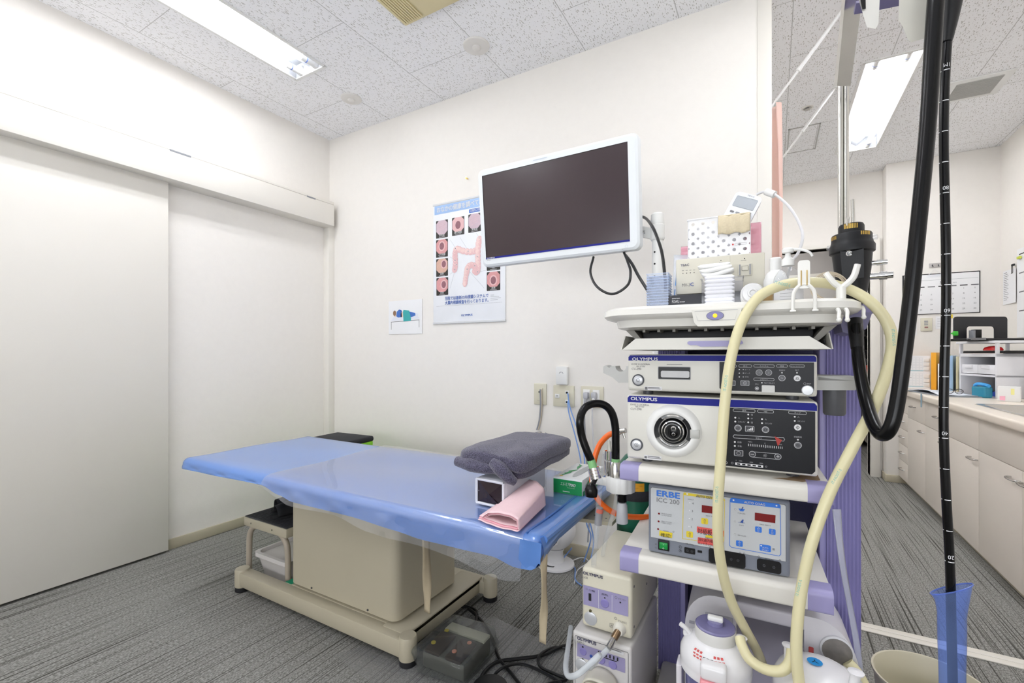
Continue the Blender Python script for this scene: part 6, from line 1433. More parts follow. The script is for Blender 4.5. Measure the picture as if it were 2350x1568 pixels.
m.build('hose_coupling', t)
m = MB(Tm).tube([e2+d*.026, at(1366, 1100, 1.11), at(1358, 1118, 1.10)], .006, BLACKG, 10, 4).lathe(at(1357, 1124, 1.10), [(.0, -.02), (.014, -.016), (.016, 0), (.011, .012), (.006, .016)], BLACKG, 18).cyl(at(1353, 1120, 1.085), at(1352, 1120, 1.07), .0045, BLACKG, 10); m.build('rubber_cap', t)
m = MB(Tm)
CH = clear('clear hose', 'fbfcfd', .12, 'f2f5f8', .06, 1.3)
m.tube([at(1378, 1098, 1.15), at(1373, 1160, 1.15), at(1368, 1230, 1.15), at(1364, 1275, 1.16), at(1360, 1330, 1.2)], .0066, CH, 12, 6)
m.tube([at(1416, 1110, 1.15), at(1412, 1160, 1.16), at(1402, 1195, 1.17), at(1390, 1240, 1.2), at(1380, 1290, 1.25)], .0052, CH, 12, 6)
m.tube([at(1392, 1075, 1.2), at(1386, 1040, 1.2), at(1382, 1085, 1.22)], .004, CH, 10, 6)
m.build('clear_tubes', t)
m = MB(Tm).cyl(at(1376, 1165, 1.13), at(1373, 1205, 1.13), .0085, mat('grey barcode sleeve', '8f8f94', .5), 14).cyl(at(1377, 1168, 1.1285), at(1376, 1177, 1.1285), .0088, mat('red sleeve band', 'c9695a', .5), 14); m.build('label_sleeve', t)
# gas tank
tc_ = at(1457, 1150, 1.50)
t = thing('gas_cylinder', 'dark green gas cylinder with black belt and yellow labels behind the trolley', 'gas cylinder', (tc_.x, tc_.y, 0))
GT = mat('dark green paint', '0f5a43', .3, var=.05)
zb = (at(1457, 1140, 1.46)).z
MB().lathe((0, 0, 0), [(.054, 0), (.058, .006), (.058, zb+.05), (.05, zb+.10), (.03, zb+.125), (.018, zb+.13), (.018, zb+.15)], GT, 40).build('tank', t)
MB().lathe((0, 0, zb), [(.0592, -.012), (.060, -.010), (.060, .018), (.0592, .020)], mat('black webbing belt', '26262a', .8, bump=.3), 40).build('belt', t)
m = MB()
for u0, u1, mm in ((-2.6, -2.05, 'e2a21c'), (-2.03, -1.62, 'e4e4e4'), (-1.6, -.8, 'e2a21c')):
    m.grid(lambda u, v: Vector((.0590*math.cos(u0+(u1-u0)*u), .0590*math.sin(u0+(u1-u0)*u), zb+.021+.026*v)), 10, 1, mat('tank label '+mm, mm, .5))
for k in range(6): curved(m, '▬▬▬', -.035+k*.013, zb+.026+.006*(k % 3), .0015, INK, .0596, .009)
m.build('labels', t)
OR_ = mat('orange rubber hose', 'ee6a1e', .3, var=.03)
t = thing('orange_hose', 'orange hose with chrome coupling curving from the tall white box towards the tank', 'hose', at(1400, 1000, 1.25)); Tm = Matrix.Translation(-t.location)
MB(Tm).tube([at(1412, 994, 1.23), at(1395, 1000, 1.24), at(1374, 1025, 1.25), at(1361, 1070, 1.25), at(1360, 1120, 1.25), at(1375, 1150, 1.25), at(1400, 1172, 1.25), at(1430, 1184, 1.26), at(1465, 1187, 1.28), at(1500, 1186, 1.30)], .0078, OR_, 14, 8).build('hose_line', t)
MB(Tm).cyl(at(1410, 994, 1.23), at(1424, 990, 1.22), .0085, CHROME, 16).cyl(at(1424, 990, 1.22), at(1436, 988, 1.21), .007, CHROME, 14).cyl(at(1428, 988, 1.22), at(1434, 1006, 1.215), .003, STEEL, 10).build('coupling', t)

# ================================================================ hanging endoscope and its pole
t = cart_thing('scope_hanger', 'stainless double pole with slanted bar and white hooks beside the trolley', 'hanger pole', .258, .14, 0)
m = MB().cyl((-.0048, 0, 1.13), (-.0048, 0, 1.70), .0052, STEEL, 18).cyl((.0058, 0.002, 1.13), (.0058, .002, 1.70), .0056, STEEL, 18); m.build('pole', t)
Ti = (CART @ Matrix.Translation((.258, .14, 0))).inverted()
a = at(1933, 196, .985); b = at(1962, -60, .86)
m = MB(Ti); dv = (b-a).normalized(); sx = RT; ny = dv.cross(sx).normalized()
vs = []
for p, w in ((a, .0145), (b, .017)):
    for s, q in ((-1, -1), (1, -1), (1, 1), (-1, 1)): vs.append(p+sx*w*s+ny*.006*q)
m.add(vs, [(0, 1, 2, 3), (7, 6, 5, 4), (0, 4, 5, 1), (1, 5, 6, 2), (2, 6, 7, 3), (3, 7, 4, 0)], STEEL, True); m.build('slanted_bar', t)
m = MB(Ti).tube([at(1962, 18, .87), at(2030, 5, .85), at(2110, -12, .83)], .0125, mat('lilac grey crossbar', '6f6a8e', .4), 4, 2); m.build('crossbar', t)
def wedge(pts, t0, th, nm, mm):
    q = [at(x, y, t0) for x, y in pts]; k = [p+ray(pts[i][0], pts[i][1]).normalized()*th for i, p in enumerate(q)]; n = len(q)
    MB(Ti).add(q+k, [tuple(range(n)), tuple(range(n, 2*n))[::-1]]+[(i, n+i, n+(i+1) % n, (i+1) % n) for i in range(n)], mm).build(nm, t)
wedge([(1968, -60), (1972, 5), (1990, 63), (2010, 66), (2016, 55), (2022, -60)], .80, .035, 'white_hook', CLIP)
wedge([(1972, -40), (1975, 2), (1979, 22), (1987, 20), (1986, -40)], .795, .004, 'hook_pad', BLACK)
wedge([(2065, -60), (2062, 45), (2072, 62), (2084, 92), (2090, 97), (2130, 86), (2150, 60), (2150, -60)], .775, .04, 'scope_cradle', mat('cream cradle plastic', 'dcdad0', .35))
t = thing('endoscope', 'black endoscope with marked insertion tube and thick cord looping to its connector', 'endoscope', (.245, 1.0, 1.0)); Ti = Matrix.Translation((-.245, -1.0, -1.0))
IP = [at(2185, -80, .745), at(2181, 0, .745), at(2170, 160, .745), at(2166, 300, .745), at(2168, 440, .746), at(2171, 580, .746), at(2171, 720, .746), at(2167, 860, .745), at(2166, 1000, .744), at(2172, 1150, .742), at(2180, 1290, .74), at(2183, 1420, .738), at(2187, 1600, .735)]
MB(Ti).tube(IP, .0063, mat('black insertion tube', '060608', .22, var=.1, spec=.3), 18, 8).build('insertion_tube', t)
MB(Ti).tube([at(2188, -90, .742), at(2184, 0, .742), at(2176, 75, .744), at(2172, 97, .745)], [.018, .0145, .0085, .0072], BLACK, 20, 6).build('strain_relief', t)
m = MB(Ti)
def wrap(mb, o, r, tx, hh, mm, wid, flip=True):
    vs, fs = text_mesh(tx, 0); x0 = min(v.x for v in vs); x1 = max(v.x for v in vs); s_ = hh/.7; sx_ = wid/(x1-x0)
    fw = (EYE-o); fw.z = 0; fw.normalize(); rt = V(-fw.y, fw.x, 0)
    def pt(u, z): q = u/r; return o+rt*(r*math.sin(q))+fw*(r*math.cos(q))+V(0, 0, z)
    mb.add([pt(-((v.x-x0)*sx_-wid/2)+.0015, -v.y*s_) if flip else pt((v.x-x0)*sx_-wid/2, v.y*s_) for v in vs], fs, mm)
C2 = catmull(IP, 8)
def ipt(z):
    return min(C2, key=lambda p: abs(p.z-z))
z20 = at(2180, 1288, .74).z
for k in range(1, 18):
    z = z20+.05*(k-1)*1.0; p = ipt(z); p2 = V(p.x, p.y, z)
    fw = (EYE-p2); fw.z = 0; fw.normalize(); rt = V(-fw.y, fw.x, 0); r = .00645
    for u0, u1 in ((-.35, .95), (-1.4, -.9)):
        vs = []
        for i in range(9):
            q = u0+(u1-u0)*i/8
            for dz in (-.0006, .0006): vs.append(p2+rt*(r*math.sin(q))+fw*(r*math.cos(q))+V(0, 0, dz))
        m.add(vs, [(2*i, 2*i+2, 2*i+3, 2*i+1) for i in range(8)], INKW)
    if (k-1) % 4 == 0 and k <= 17: wrap(m, p2+V(0, 0, .0108), r, ('20', '40', '60', '80', '1M')[(k-1)//4], .0062, INKW, .0078)
m.build('depth_marks', t)
UP = [at(2158, -90, .72), at(2148, 0, .72), at(2138, 150, .725), at(2128, 300, .73), at(2112, 470, .735), at(2095, 640, .74), at(2075, 810, .745), at(2058, 930, .75), at(2042, 985, .755), at(2022, 998, .77), at(2003, 970, .80), at(1986, 915, .84), at(1973, 850, .87), at(1967, 790, .89), at(1964, 745, .90)]
MB(Ti).tube(UP, [.0112, .0112, .0108, .0108, .0106, .0106, .0106, .0104, .0098], BLACKG, 20, 8).build('universal_cord', t)
MB(Ti).tube([at(1967, 800, .887), at(1965, 770, .897), at(1962, 735, .91)], [.0102, .0122, .0128], BLACK, 18, 5).build('cord_boot', t)
cb = at(1958, 700, .93); up = V(-.02, .01, 1).normalized()
def rings(nm, prof, mm, n=36): MB(Ti).lathe(cb, prof, mm, n, axis=up).build(nm, t)
CB0 = mat('black connector body', '0e0f13', .45, var=.1, spec=.35)
zc = lambda y: (at(1950, y, .93).z-cb.z)
rings('connector_body', [(.016, zc(700)), (.024, zc(670)), (.031, zc(620)), (.0335, zc(590)), (.034, zc(582))], CB0)
rings('connector_collar', [(.034, zc(583)), (.0385, zc(580)), (.039, zc(566)), (.036, zc(560)), (.0345, zc(552)), (.0345, zc(541)), (.033, zc(538)), (.022, zc(537)), (.022, zc(520)), (.020, zc(515)), (0, zc(514))], CB0)
m = MB(Ti)
fdir = (EYE-cb); fdir.z = 0; fdir.normalize(); rdir = V(-fdir.y, fdir.x, 0)
for r, z0, z1, a0, a1, n in ((.0222, zc(528), zc(517), -.55, .55, 9), (.0347, zc(550), zc(542), -1.35, -.75, 5), (.0347, zc(547), zc(539), .45, 1.05, 6)):
    for k in range(n):
        q0 = a0+(a1-a0)*k/n; q1 = q0+(a1-a0)/n*.65
        vs = [cb+up*z+rdir*(r*math.sin(q))+fdir*(r*math.cos(q)) for q in (q0, q1) for z in (z0, z1)]
        m.add(vs, [(0, 2, 3, 1)], BRASS, True)
m.build('gold_contacts', t)
m = MB(Ti)
for px, y0, y1, r in ((1958, 458, 516, .0035), (1949, 498, 516, .0018), (1944, 502, 518, .0015)): m.cyl(at(px, y1, .92), at(px-1, y0, .92), r, STEEL, 14)
m.build('light_guide_pins', t)
for py, px in ((577, 1944), (588, 1945)):
    m = MB(Ti); q = cb+up*zc(py)+fdir*.0335+rdir*((px-1950)/1044*.93); m.lathe(q, [(.0052, -.001), (.0052, .002), (.0038, .0024), (.003, .0005), (0, .0004)], CHROME, 18, axis=fdir); m.build('vent_port', t)
for py, L_, r in ((608, .028, .0045), (638, .036, .0065)):
    m = MB(Ti); q = cb+up*zc(py)+rdir*.028; m.cyl(q, q+rdir*L_, r, CHROME, 16).cyl(q+rdir*(L_*.4), q+rdir*(L_*.75), r*1.25, CHROME, 16); m.build('side_port', t)
m = MB(Ti)
for s in (-1, 1): m.box(cb+up*zc(552 if s > 0 else 565)+rdir*(s*.036)+fdir*.008, (.012, .010, .009), CLEAR, .002)
m.build('lock_tabs', t)
MB(Ti).prism([(-.019, 0), (.019, 0), (.018, -.062), (-.016, -.066)], cb+up*zc(574)+fdir*.0325, rdir, up, .0012, CB0).build('flat_cover', t)
# blue sheath
SH = clear('blue translucent sheath', 'c2d2fc', .24, '93b0f4', .2, 1.2)
t = thing('protective_sheath', 'translucent blue sleeve around the lower end of the hanging black tube', 'sleeve', at(2183, 1450, .74))
top = at(2184, 1352, .74); bot = at(2186, 1640, .735)
def sh(u, w):
    q = 2*PI*u; p = top.lerp(bot, w); fl = max(0, 1-w/.22)**1.6
    r = .0192+.0130*fl+(.0009*math.sin(w*6)); dz = .010*math.cos(q+.5)*max(0, 1-w/.1)
    return p+RT*(r*math.cos(q))+FW*(r*(.75-.30*fl)*math.sin(q))+V(0, 0, dz)-t.location
MB().grid(sh, 40, 24, SH, closed_u=True).build('sleeve', t)
MB().tube([sh(u/24, 0) for u in range(25)], .0011, SH, 6, 1).build('sleeve_rim', t)
# translucent strip on the trolley side
m = MB(); P = [CART @ Vector(p) for p in ((.232, .05, .742), (.240, .03, .64), (.262, .05, .50), (.272, .06, .42), (.281, .06, .34), (.284, .06, .27))]
C3 = catmull(P, 6)
m.grid(lambda u, w: C3[min(int(u*(len(C3)-1)+.5), len(C3)-1)]+RT*(.009-.012*u*.6)*(w-.5)*2+FW*.004*math.sin(u*8)*w, len(C3)-1, 3, clear('frosted strip', 'eceef6', .5, 'd9dbe8', .2))
m.build('plastic_strip', label='long frosted plastic strip hanging down the trolley right side', cat='strip', solid=.001)
# waste bin
t = thing('waste_bin', 'beige round bin at the bottom right, only its rim visible', 'bin', (.345, 1.52, 0))
BI = mat('beige bin plastic', 'cfc9b2', .4, var=.02)
MB().lathe((0, 0, 0), [(.085, 0), (.09, .004), (.115, .235), (.119, .238), (.1185, .243), (.114, .243), (.111, .236), (.086, .01), (0, .008)], BI, 44).build('bin_body', t)
# ================================================================ counter and cabinets along the right wall
LAMI = mat('beige cabinet laminate', 'e6ded4', .45, var=.02, vs=4); LSEAM = mat('dark cabinet gap', '5c534a', .7)
HND = mat('satin metal handle', 'c2c0bd', .25, 1)
XF = .90
def cabinet(name, label, y0, y1, fronts, zt=.744):
    t = thing(name, label, 'cabinet', (XF, (y0+y1)/2, 0)); yc = (y0+y1)/2
    MB().bx(.018, .585, y0-yc+.001, y1-yc-.001, .06, zt, LAMI).bx(.016, .019, y0-yc, y1-yc, .062, .744, LSEAM).build('carcass', t)
    MB().bx(.05, .5, y0-yc, y1-yc, 0, .06, M_BASE).build('plinth', t)
    for kind, a, b, z0, z1, hy, hz in fronts:
        f = MB().bx(0, .018, a-yc+.0015, b-yc-.0015, z0+.0015, z1-.0015, LAMI, .0012).build(kind, t)
        if hy is not None:
            w = .045; MB().tube([(0, hy-yc-w, hz), (-.020, hy-yc-w*.85, hz), (-.026, hy-yc, hz), (-.020, hy-yc+w*.85, hz), (0, hy-yc+w, hz)], .0045, HND, 8, 5).build('handle', f)
cabinet('drawer_cabinet', 'narrow five drawer beige unit at the far end under the counter', 4.556, 4.845, [('drawer', 4.556, 4.845, a, b, 4.70, h) for a, b, h in ((.60, .744, .675), (.465, .60, .530), (.34, .465, .403), (.21, .34, .277), (.062, .21, .146))])
cabinet('base_cabinet', 'beige cabinet with one drawer over one door, beside the five drawer unit', 4.093, 4.556, [('drawer', 4.093, 4.556, .578, .744, 4.37, .675), ('door', 4.093, 4.556, .062, .578, 4.15, .525)])
cabinet('base_cabinet', 'beige cabinet behind the hanging black tube, drawer at its far end', 3.161, 4.093, [('drawer', 3.627, 4.093, .578, .744, 3.80, .668), ('front_panel', 3.161, 3.627, .578, .744, None, 0), ('door', 3.627, 4.093, .062, .578, 3.68, .527), ('door', 3.161, 3.627, .062, .578, 3.215, .527)], .62)
cabinet('base_cabinet', 'beige sink cabinet at the right edge with plain panel above its doors', 2.25, 3.161, [('front_panel', 2.25, 3.161, .578, .744, None, 0), ('door', 2.70, 3.161, .062, .578, 2.755, .530), ('door', 2.25, 2.70, .062, .578, 2.645, .530)], .62)
SX0, SX1, SY0, SY1 = .965, 1.38, 2.62, 3.42; CTOP = mat('cream counter top', 'ece2d4', .35, var=.02)
m = MB()
m.bx(.868, SX0, 2.25, 4.848, .745, .79, CTOP, .012, 4)
for a in ((SX1-.002, 1.498, 2.25, 4.848), (SX0-.014, SX1, SY1, 4.848), (SX0-.014, SX1, 2.25, SY0)): m.bx(*a, .747, .79, CTOP)
m.build('counter_top', label='long cream counter top with rounded front edge over the beige cabinets', cat='counter')
t = thing('sink', 'stainless steel sink set into the cream counter at right', 'sink', ((SX0+SX1)/2, (SY0+SY1)/2, .79)); hx, hy = (SX1-SX0)/2, (SY1-SY0)/2
m = MB(); R = [[(a, b, z) for a, b in rr(2*hx-2*i, 2*hy-2*i, .05)] for i, z in ((-.012, .0006), (-.012, .003), (.0, .0045), (.014, .002), (.02, -.02), (.035, -.14), (.07, -.15))]; K = len(R[0])
m.add([p for r in R for p in r], [(i*K+j, i*K+(j+1) % K, (i+1)*K+(j+1) % K, (i+1)*K+j) for i in range(6) for j in range(K)]+[tuple(6*K+j for j in range(K))], STEEL).build('basin', t)
MB().lathe((.05, 0, -.149), [(.04, .002), (.03, .004), (.0, .001)], CHROME, 20).build('drain', t)

# wall things over the counter
def calendar():
    t = thing('wall_calendar', 'wide white month calendar with black border on the far end wall', 'calendar', (.93, 4.849, 1.388)); w, h = .455, .315
    MB().bx(-.006, w+.004, -.004, 0, -.004, h+.006, BLACK, .001).build('backing_board', t)
    m = MB().bx(.004, w-.004, -.011, -.004, 0, h-.002, PAPER, .001); a = Art(m, (0, -.011, 0), (1, 0, 0), (0, 0, 1))
    a.text('5', .222, h-.082, .024, INKG); a.rect(.01, h-.048, w-.01, h-.0465, GREY); a.text('MAY', .30, h-.08, .008, GREY)
    x0, dx = .045, .0635
    for c in range(7): a.rect(x0+c*dx-.022, h-.104, x0+c*dx+.022, h-.096, INK if c % 2 else INKG)
    d = 1
    for r in range(5):
        for c in range(7):
            if r == 0 and c < 5: continue
            if d > 31: break
            a.text(str(d), x0+c*dx, h-.128-r*.040, .011, INKG if c not in (0,) else INKR, al='c'); d += 1
    m.build('month_sheet', t)
    m = MB().bx(.145, .235, -.014, -.009, h-.024, h-.001, CLEAR, .001).tube([(.155, -.012, h-.004), (.19, -.012, h+.04), (.235, -.012, h-.004)], .0016, WHITE, 6, 1, False); m.build('hanging_clip', t)
calendar()
t = thing('wall_hook', 'grey wall hook plate above the calendar', 'hook', (1.125, 4.849, 1.775)); MB().box((0, -.003, 0), (.07, .006, .034), mat('grey hook plate', 'b9b5b2', .5), .002).build('base_plate', t)
m = MB()
for x in (-.015, .02): m.tube([(x, -.006, .004), (x-.004, -.02, -.004), (x+.002, -.016, -.012)], .003, DARK, 6, 4)
m.build('hook', t)
t = plate('wall_switch', 'ivory switch plate with small labels beneath the calendar', 1.037, 1.249, 1.108, 1.355, []); t.location.y = 4.849
m = MB(); a = Art(m, (0, -.0095, 0), (1, 0, 0), (0, 0, 1)); 
for k in range(3): a.rect(-.014, .022-k*.014, .010, .030-k*.014, GREY)
a.rect(-.012, -.028, .010, -.018, mat('dull red print', '9a6a66', .6)); m.build('switch_label', t)
t = thing('leaflet', 'blue and white leaflet hanging under the left end of the calendar', 'leaflet', (.985, 4.849, 1.215)); m = MB().bx(-.03, .03, -.003, 0, 0, .125, PAPER); a = Art(m, (0, -.003, 0), (1, 0, 0), (0, 0, 1)); a.rect(-.03, .045, .022, .125, mat('light blue print', '7fb0d6', .6))
for k in range(5): a.rect(-.022, .055+k*.013, .014, .061+k*.013, INKB, 2)
m.build('sheet', t)
t = thing('note_sheet', 'small white note sheet just right of the switch plate', 'note', (1.165, 4.849, 1.265)); m = MB().bx(-.035, .035, -.002, 0, 0, .10, PAPER); a = Art(m, (0, -.002, 0), (1, 0, 0), (0, 0, 1))
for k in range(6): a.rect(-.025, .018+k*.013, .015+(k % 3)*.006, .0195+k*.013, GREY)
m.build('sheet', t)
m = MB().box((1.222, 4.847, 1.362), (.018, .002, .03), mat('yellow sticky tab', 'ecd22e', .6)); m.build('sticky_tab', label='small yellow sticky tab at the lower edge of the calendar', cat='sticky note')
def wallpaper(name, label, y0, y1, z0, z1, lines, off=.0):
    t = thing(name, label, 'sheet of paper', (1.4985-off, (y0+y1)/2, z0)); w, h = abs(y1-y0), z1-z0
    m = MB().bx(-.002, 0, -w/2, w/2, 0, h, PAPER); a = Art(m, (-.002, 0, 0), (0, -1, 0), (0, 0, 1))
    for k in range(lines): a.rect(-w*.38, h*.93-k*h*.85/max(1, lines), w*(.1+.28*((k*7) % 5)/4), h*.93-k*h*.85/max(1, lines)+h*.012, INKG if k else INK)
    m.build('sheet', t)
    return t
wallpaper('paper_sheet', 'narrow printed list with many grey text lines on the right wall', 4.68, 4.79, 1.43, 1.68, 16)
wallpaper('paper_sheet', 'blank hanging slip held by a black clip on the right wall', 4.57, 4.68, 1.43, 1.675, 0, .006)
wallpaper('paper_sheet', 'large pale sheet cut by the right edge of the photo', 4.30, 4.56, 1.18, 1.80, 4, .002)
t = thing('binder_clip', 'small black binder clip above the hanging slip', 'clip', (1.485, 4.59, 1.70)); MB().box((0, 0, 0), (.012, .03, .014), BLACK, .002).build('clip_body', t); MB().tube([(-.006, -.008, 0), (-.006, -.012, -.05), (-.006, -.004, -.06)], .0018, BLACK, 6, 3).tube([(-.006, .008, 0), (-.006, .006, -.055), (-.006, .014, -.06)], .0018, BLACK, 6, 3).build('wire_arm', t)
m = MB().box((1.485, 4.50, 1.735), (.014, .04, .018), mat('lime clip', 'c7d04a', .5), .003); m.build('binder_clip', label='small lime clip at the top of the large pale sheet', cat='clip')

# things on the counter
CZ = .7905
t = thing('pocket_organizer', 'upright white pocket chart with small squares at the far end of the counter', 'organizer', (.985, 4.735, CZ), -.25)
m = MB().bx(-.085, .085, 0, .012, 0, .26, mat('pale pocket sheet', 'eef0f2', .5)); a = Art(m, (0, 0, 0), (1, 0, 0), (0, 0, 1))
for r in range(2):
    for i in range(6):
        for j in range(5): a.frame(-.078+i*.020, .022+r*.125+j*.020, -.060+i*.020, .040+r*.125+j*.020, .001, .0008, mat('pale pocket line', 'c9d0d4', .6))
    a.rect(-.082, .013+r*.125, .045, .019+r*.125, mat('teal pocket strip', 'a4c8d2', .6)); a.rect(-.035, .085+r*.1, -.025, .088+r*.1, INKG, 2)
m.build('pocket_sheet', t)
m = MB()
for r in range(2):
    for k in range(3): m.box((.064, -.003, .03+r*.125+k*.035), (.036, .010, .026), WHITE, .003)
m.build('side_pockets', t); MB().bx(-.085, .085, .002, .09, 0, .006, WHITE).build('foot', t)
files = [('e9a21d', .030, .285, 'orange folder standing left of the hanging black tube'), ('f0f0f2', .018, .20, 'white document holder standing in front of the orange folder'), ('a9d050', .020, .27, 'lime green folder behind the white desk rack'), ('9fbede', .020, .262, 'pale blue folder next to the lime folder'), ('cfcaa8', .014, .255, 'khaki folder next to the pale blue folder'), ('9aa4b0', .020, .17, 'short grey blue box file at the left end of the desk rack')]
for k, (c, w, h, lab) in enumerate(files):
    x = 1.10+.026*k; y = 4.715-.028*k
    t = thing('document_folder', lab, 'folder', (x, y, CZ), -.35); m = MB().bx(-w/2, w/2, -.10, .10, 0, h, mat('folder '+c, c, .45), .002); m.build('cover', t); MB().bx(-w/2+.002, w/2-.002, -.097, .098, h-.006, h+.0005, PAPER).build('pages', t)
RA = math.radians(-72.8)
def rk(name, label, cat, x, y, z, rz=0): c, s = math.cos(RA), math.sin(RA); return thing(name, label, cat, (1.105+x*c-y*s, 4.21+x*s+y*c, z), RA+rz)
DW = mat('white desk rack', 'ececf0', .35, var=.01)
t = rk('desk_rack', 'white two tier desk rack with shallow drawers on the counter', 'rack', 0, 0, CZ)
L_, D_ = .30, .28
m = MB()
for x in (0, L_): m.bx(x-.006, x+.006, 0, D_, 0, .276, DW, .002)
m.bx(-.006, L_+.006, 0, D_, .255, .276, DW, .002).bx(-.006, L_+.006, 0, D_, .130, .142, DW).bx(-.006, L_+.006, D_-.008, D_, .0, .27, mat('grey rack back', 'bfc0c6', .5))
m.build('lower_frame', t)
m = MB().bx(-.02, L_+.012, -.01, D_, .342, .357, DW, .002)
for x, y in ((.0, .0), (L_, 0), (0, D_-.02), (L_, D_-.02)): m.bx(x-.006, x+.006, y, y+.016, .276, .342, DW)
m.build('upper_shelf', t)
for x0, x1 in ((.012, .15), (.152, .288)):
    d = MB().bx(x0, x1, .004, .25, .146, .205, DW, .003).build('drawer', t); MB().box(((x0+x1)/2, .0, .190), (.06, .012, .022), DW, .004).build('handle', d)
t = rk('keyboard', 'flat black keyboard on the middle shelf of the white rack', 'keyboard', .15, .12, CZ+.2765); m = MB().bx(-.17, .19, -.10, .06, .002, .016, BLACK, .003)
for i in range(14):
    for j in range(4): m.bx(-.16+i*.0245, -.14+i*.0245, -.09+j*.034, -.062+j*.034, .016, .019, DARK)
m.bx(-.10, .06, .09, .12, .0, .012, mat('dark blue strip', '1f2a5e', .4)); m.build('keyboard_body', t)
t = rk('computer_mouse', 'shiny red computer mouse on top of the black keyboard', 'mouse', .235, .03, CZ+.2965, .8); MB().lathe((0, 0, 0), [(.030, 0), (.031, .006), (.026, .019), (.014, .027), (0, .029)], mat('glossy red', 'd9161c', .15, coat=.5), 24, sx=1.5).build('mouse_shell', t); MB().cyl((.02, 0, .021), (.02, .004, .0265), .004, DARK, 10).build('scroll_wheel', t)
pa, pb = at(2190, 784, 2.98), at(2312, 784, 2.98); w = (pb-pa).length
t = thing('laptop_stand', 'black arched stand panel on top of the white rack', 'stand', (pa+(pb-pa)/2)*1.0, YAW); t.location.z = CZ+.3575
def archp(w, h, iw, ih, r):
    o = [(-w/2, 0)]+[(-w/2+r-r*math.cos(q), h-r+r*math.sin(q)) for q in [PI/2*i/6 for i in range(7)]]+[(w/2-r+r*math.sin(q), h-r+r*math.cos(q)) for q in [PI/2*i/6 for i in range(7)]]+[(w/2, 0)]
    i_ = [(iw/2, 0)]+[(iw/2-r+r*math.cos(q), ih-r+r*math.sin(q)) for q in [PI/2*i/6 for i in range(7)]]+[(-iw/2+r-r*math.sin(q), ih-r+r*math.cos(q)) for q in [PI/2*i/6 for i in range(7)]]+[(-iw/2, 0)]
    return o, i_
o, i_ = archp(w, .162, .185, .098, .02); n = len(o); i2 = i_[::-1]
m = MB(); vs = [(a, 0, b) for a, b in o]+[(a, 0, b) for a, b in i2]; vs += [(a, .008, b) for a, b in o]+[(a, .008, b) for a, b in i2]
fs = [(k, k+1, n+k+1, n+k) for k in range(n-1)]+[(2*n+k, 3*n+k, 3*n+k+1, 2*n+k+1) for k in range(n-1)]+[(k, 2*n+k, 2*n+k+1, k+1) for k in range(n-1)]+[(n+k, n+k+1, 3*n+k+1, 3*n+k) for k in range(n-1)]+[(0, n, 3*n, 2*n), (n-1, 3*n-1, 4*n-1, 2*n-1)]
m.add(vs, fs, mat('matt black metal', '1b1c22', .45)).build('arched_panel', t)
MB().bx(-w/2-.02, w/2+.08, -.13, .05, .0, .016, BLACK, .004).bx(-w/2-.02, w/2-.28, -.134, -.10, .004, .018, mat('grey edge', '77777a', .4)).build('base_tray', t)
MB().bx(-.085, -.045, -.05, -.02, .017, .075, BLACK, .001).bx(-.099, -.086, -.05, -.02, .017, .07, GREY).build('card_case', label='small black case standing in the arch of the black stand', cat='case', loc=t.location, rotz=YAW)
MB().box((-w/2-.004, -.012, .05), (.03, .012, .03), mat('green clip plastic', '3fbf3a', .4), .004).box((-w/2-.03, -.012, .05), (.03, .006, .01), MATS['green clip plastic'], .002).build('bulldog_clip', label='bright green clip on the left edge of the black stand', cat='clip', loc=t.location, rotz=YAW)
t = rk('tape_dispenser', 'blue tape dispenser with tape roll inside the white rack', 'tape dispenser', .15, .12, CZ, .25)
TB = mat('cobalt blue plastic', '2340a0', .35)
m = MB().prism(sm([(-.10, 0), (.10, 0), (.105, .05), (.09, .07), (.03, .05), (-.04, .02), (-.075, .05), (-.095, .055)], 4), (0, -.025, 0), (1, 0, 0), (0, 0, 1), -.05, TB); m.build('body', t)
m = MB().lathe((.03, .025, .066), [(.020, 0), (.046, 0), (.046, .02), (.020, .02), (.020, 0)], mat('tan tape', 'b59a62', .4), 30, axis=(0, -1, 0)).lathe((.03, .028, .066), [(.042, -.002), (.042, .0225), (.036, .0232), (.018, .0232), (0, .023)], BLACK, 24, axis=(0, -1, 0)); m.build('tape_roll', t)
t = rk('wet_wipe_pack', 'cyan and clear packet in front of the blue tape dispenser', 'packet', .245, -.035, CZ, .1)
m = MB().box((0, 0, .035), (.10, .05, .07), clear('cyan film', '6cc4d8', .55, '3fa3c0', .15), .012, 3); m.build('packet', t); MB().tube([(-.05, 0, .073), (-.02, -.005, .085), (.02, .004, .08), (.05, 0, .074)], .010, mat('blue glove film', '3a9de0', .3), 10, 6).build('blue_fold', t)
t = thing('small_box', 'small white box with pink and yellow notes beside the rack', 'box', (1.195, 3.74, CZ), -.35)
m = MB().bx(-.045, .045, -.045, .045, 0, .085, WHITE, .002); a = Art(m, (-.045, -.0455, 0), (1, 0, 0), (0, 0, 1)); a.rect(.008, .005, .03, .03, mat('pink note', 'f3b3c6', .6)); a.rect(.052, .04, .066, .075, mat('yellow note', 'f2eda0', .6)); m.build('box_body', t)
a = Art(MB(), (0, 0, 0), (1, 0, 0), (0, 0, 1)); m = MB(); a = Art(m, (.0455, -.045, 0), (0, 1, 0), (0, 0, 1)); a.disc(.045, .05, .003, INK)
for k in range(3): a.rect(.025, .066+k*.006, .05+.006*k, .068+k*.006, INKG)
m.build('side_print', t)
t = thing('plastic_bottle', 'large white plastic bottle at the right edge of the counter', 'bottle', (1.345, 3.86, CZ)); MB().lathe((0, 0, 0), [(.045, 0), (.048, .004), (.048, .13), (.04, .155), (.022, .168)], WHITE, 28).build('bottle_body', t); MB().lathe((0, 0, .167), [(.024, 0), (.024, .034), (0, .036)], WHITE, 24).build('cap', t)
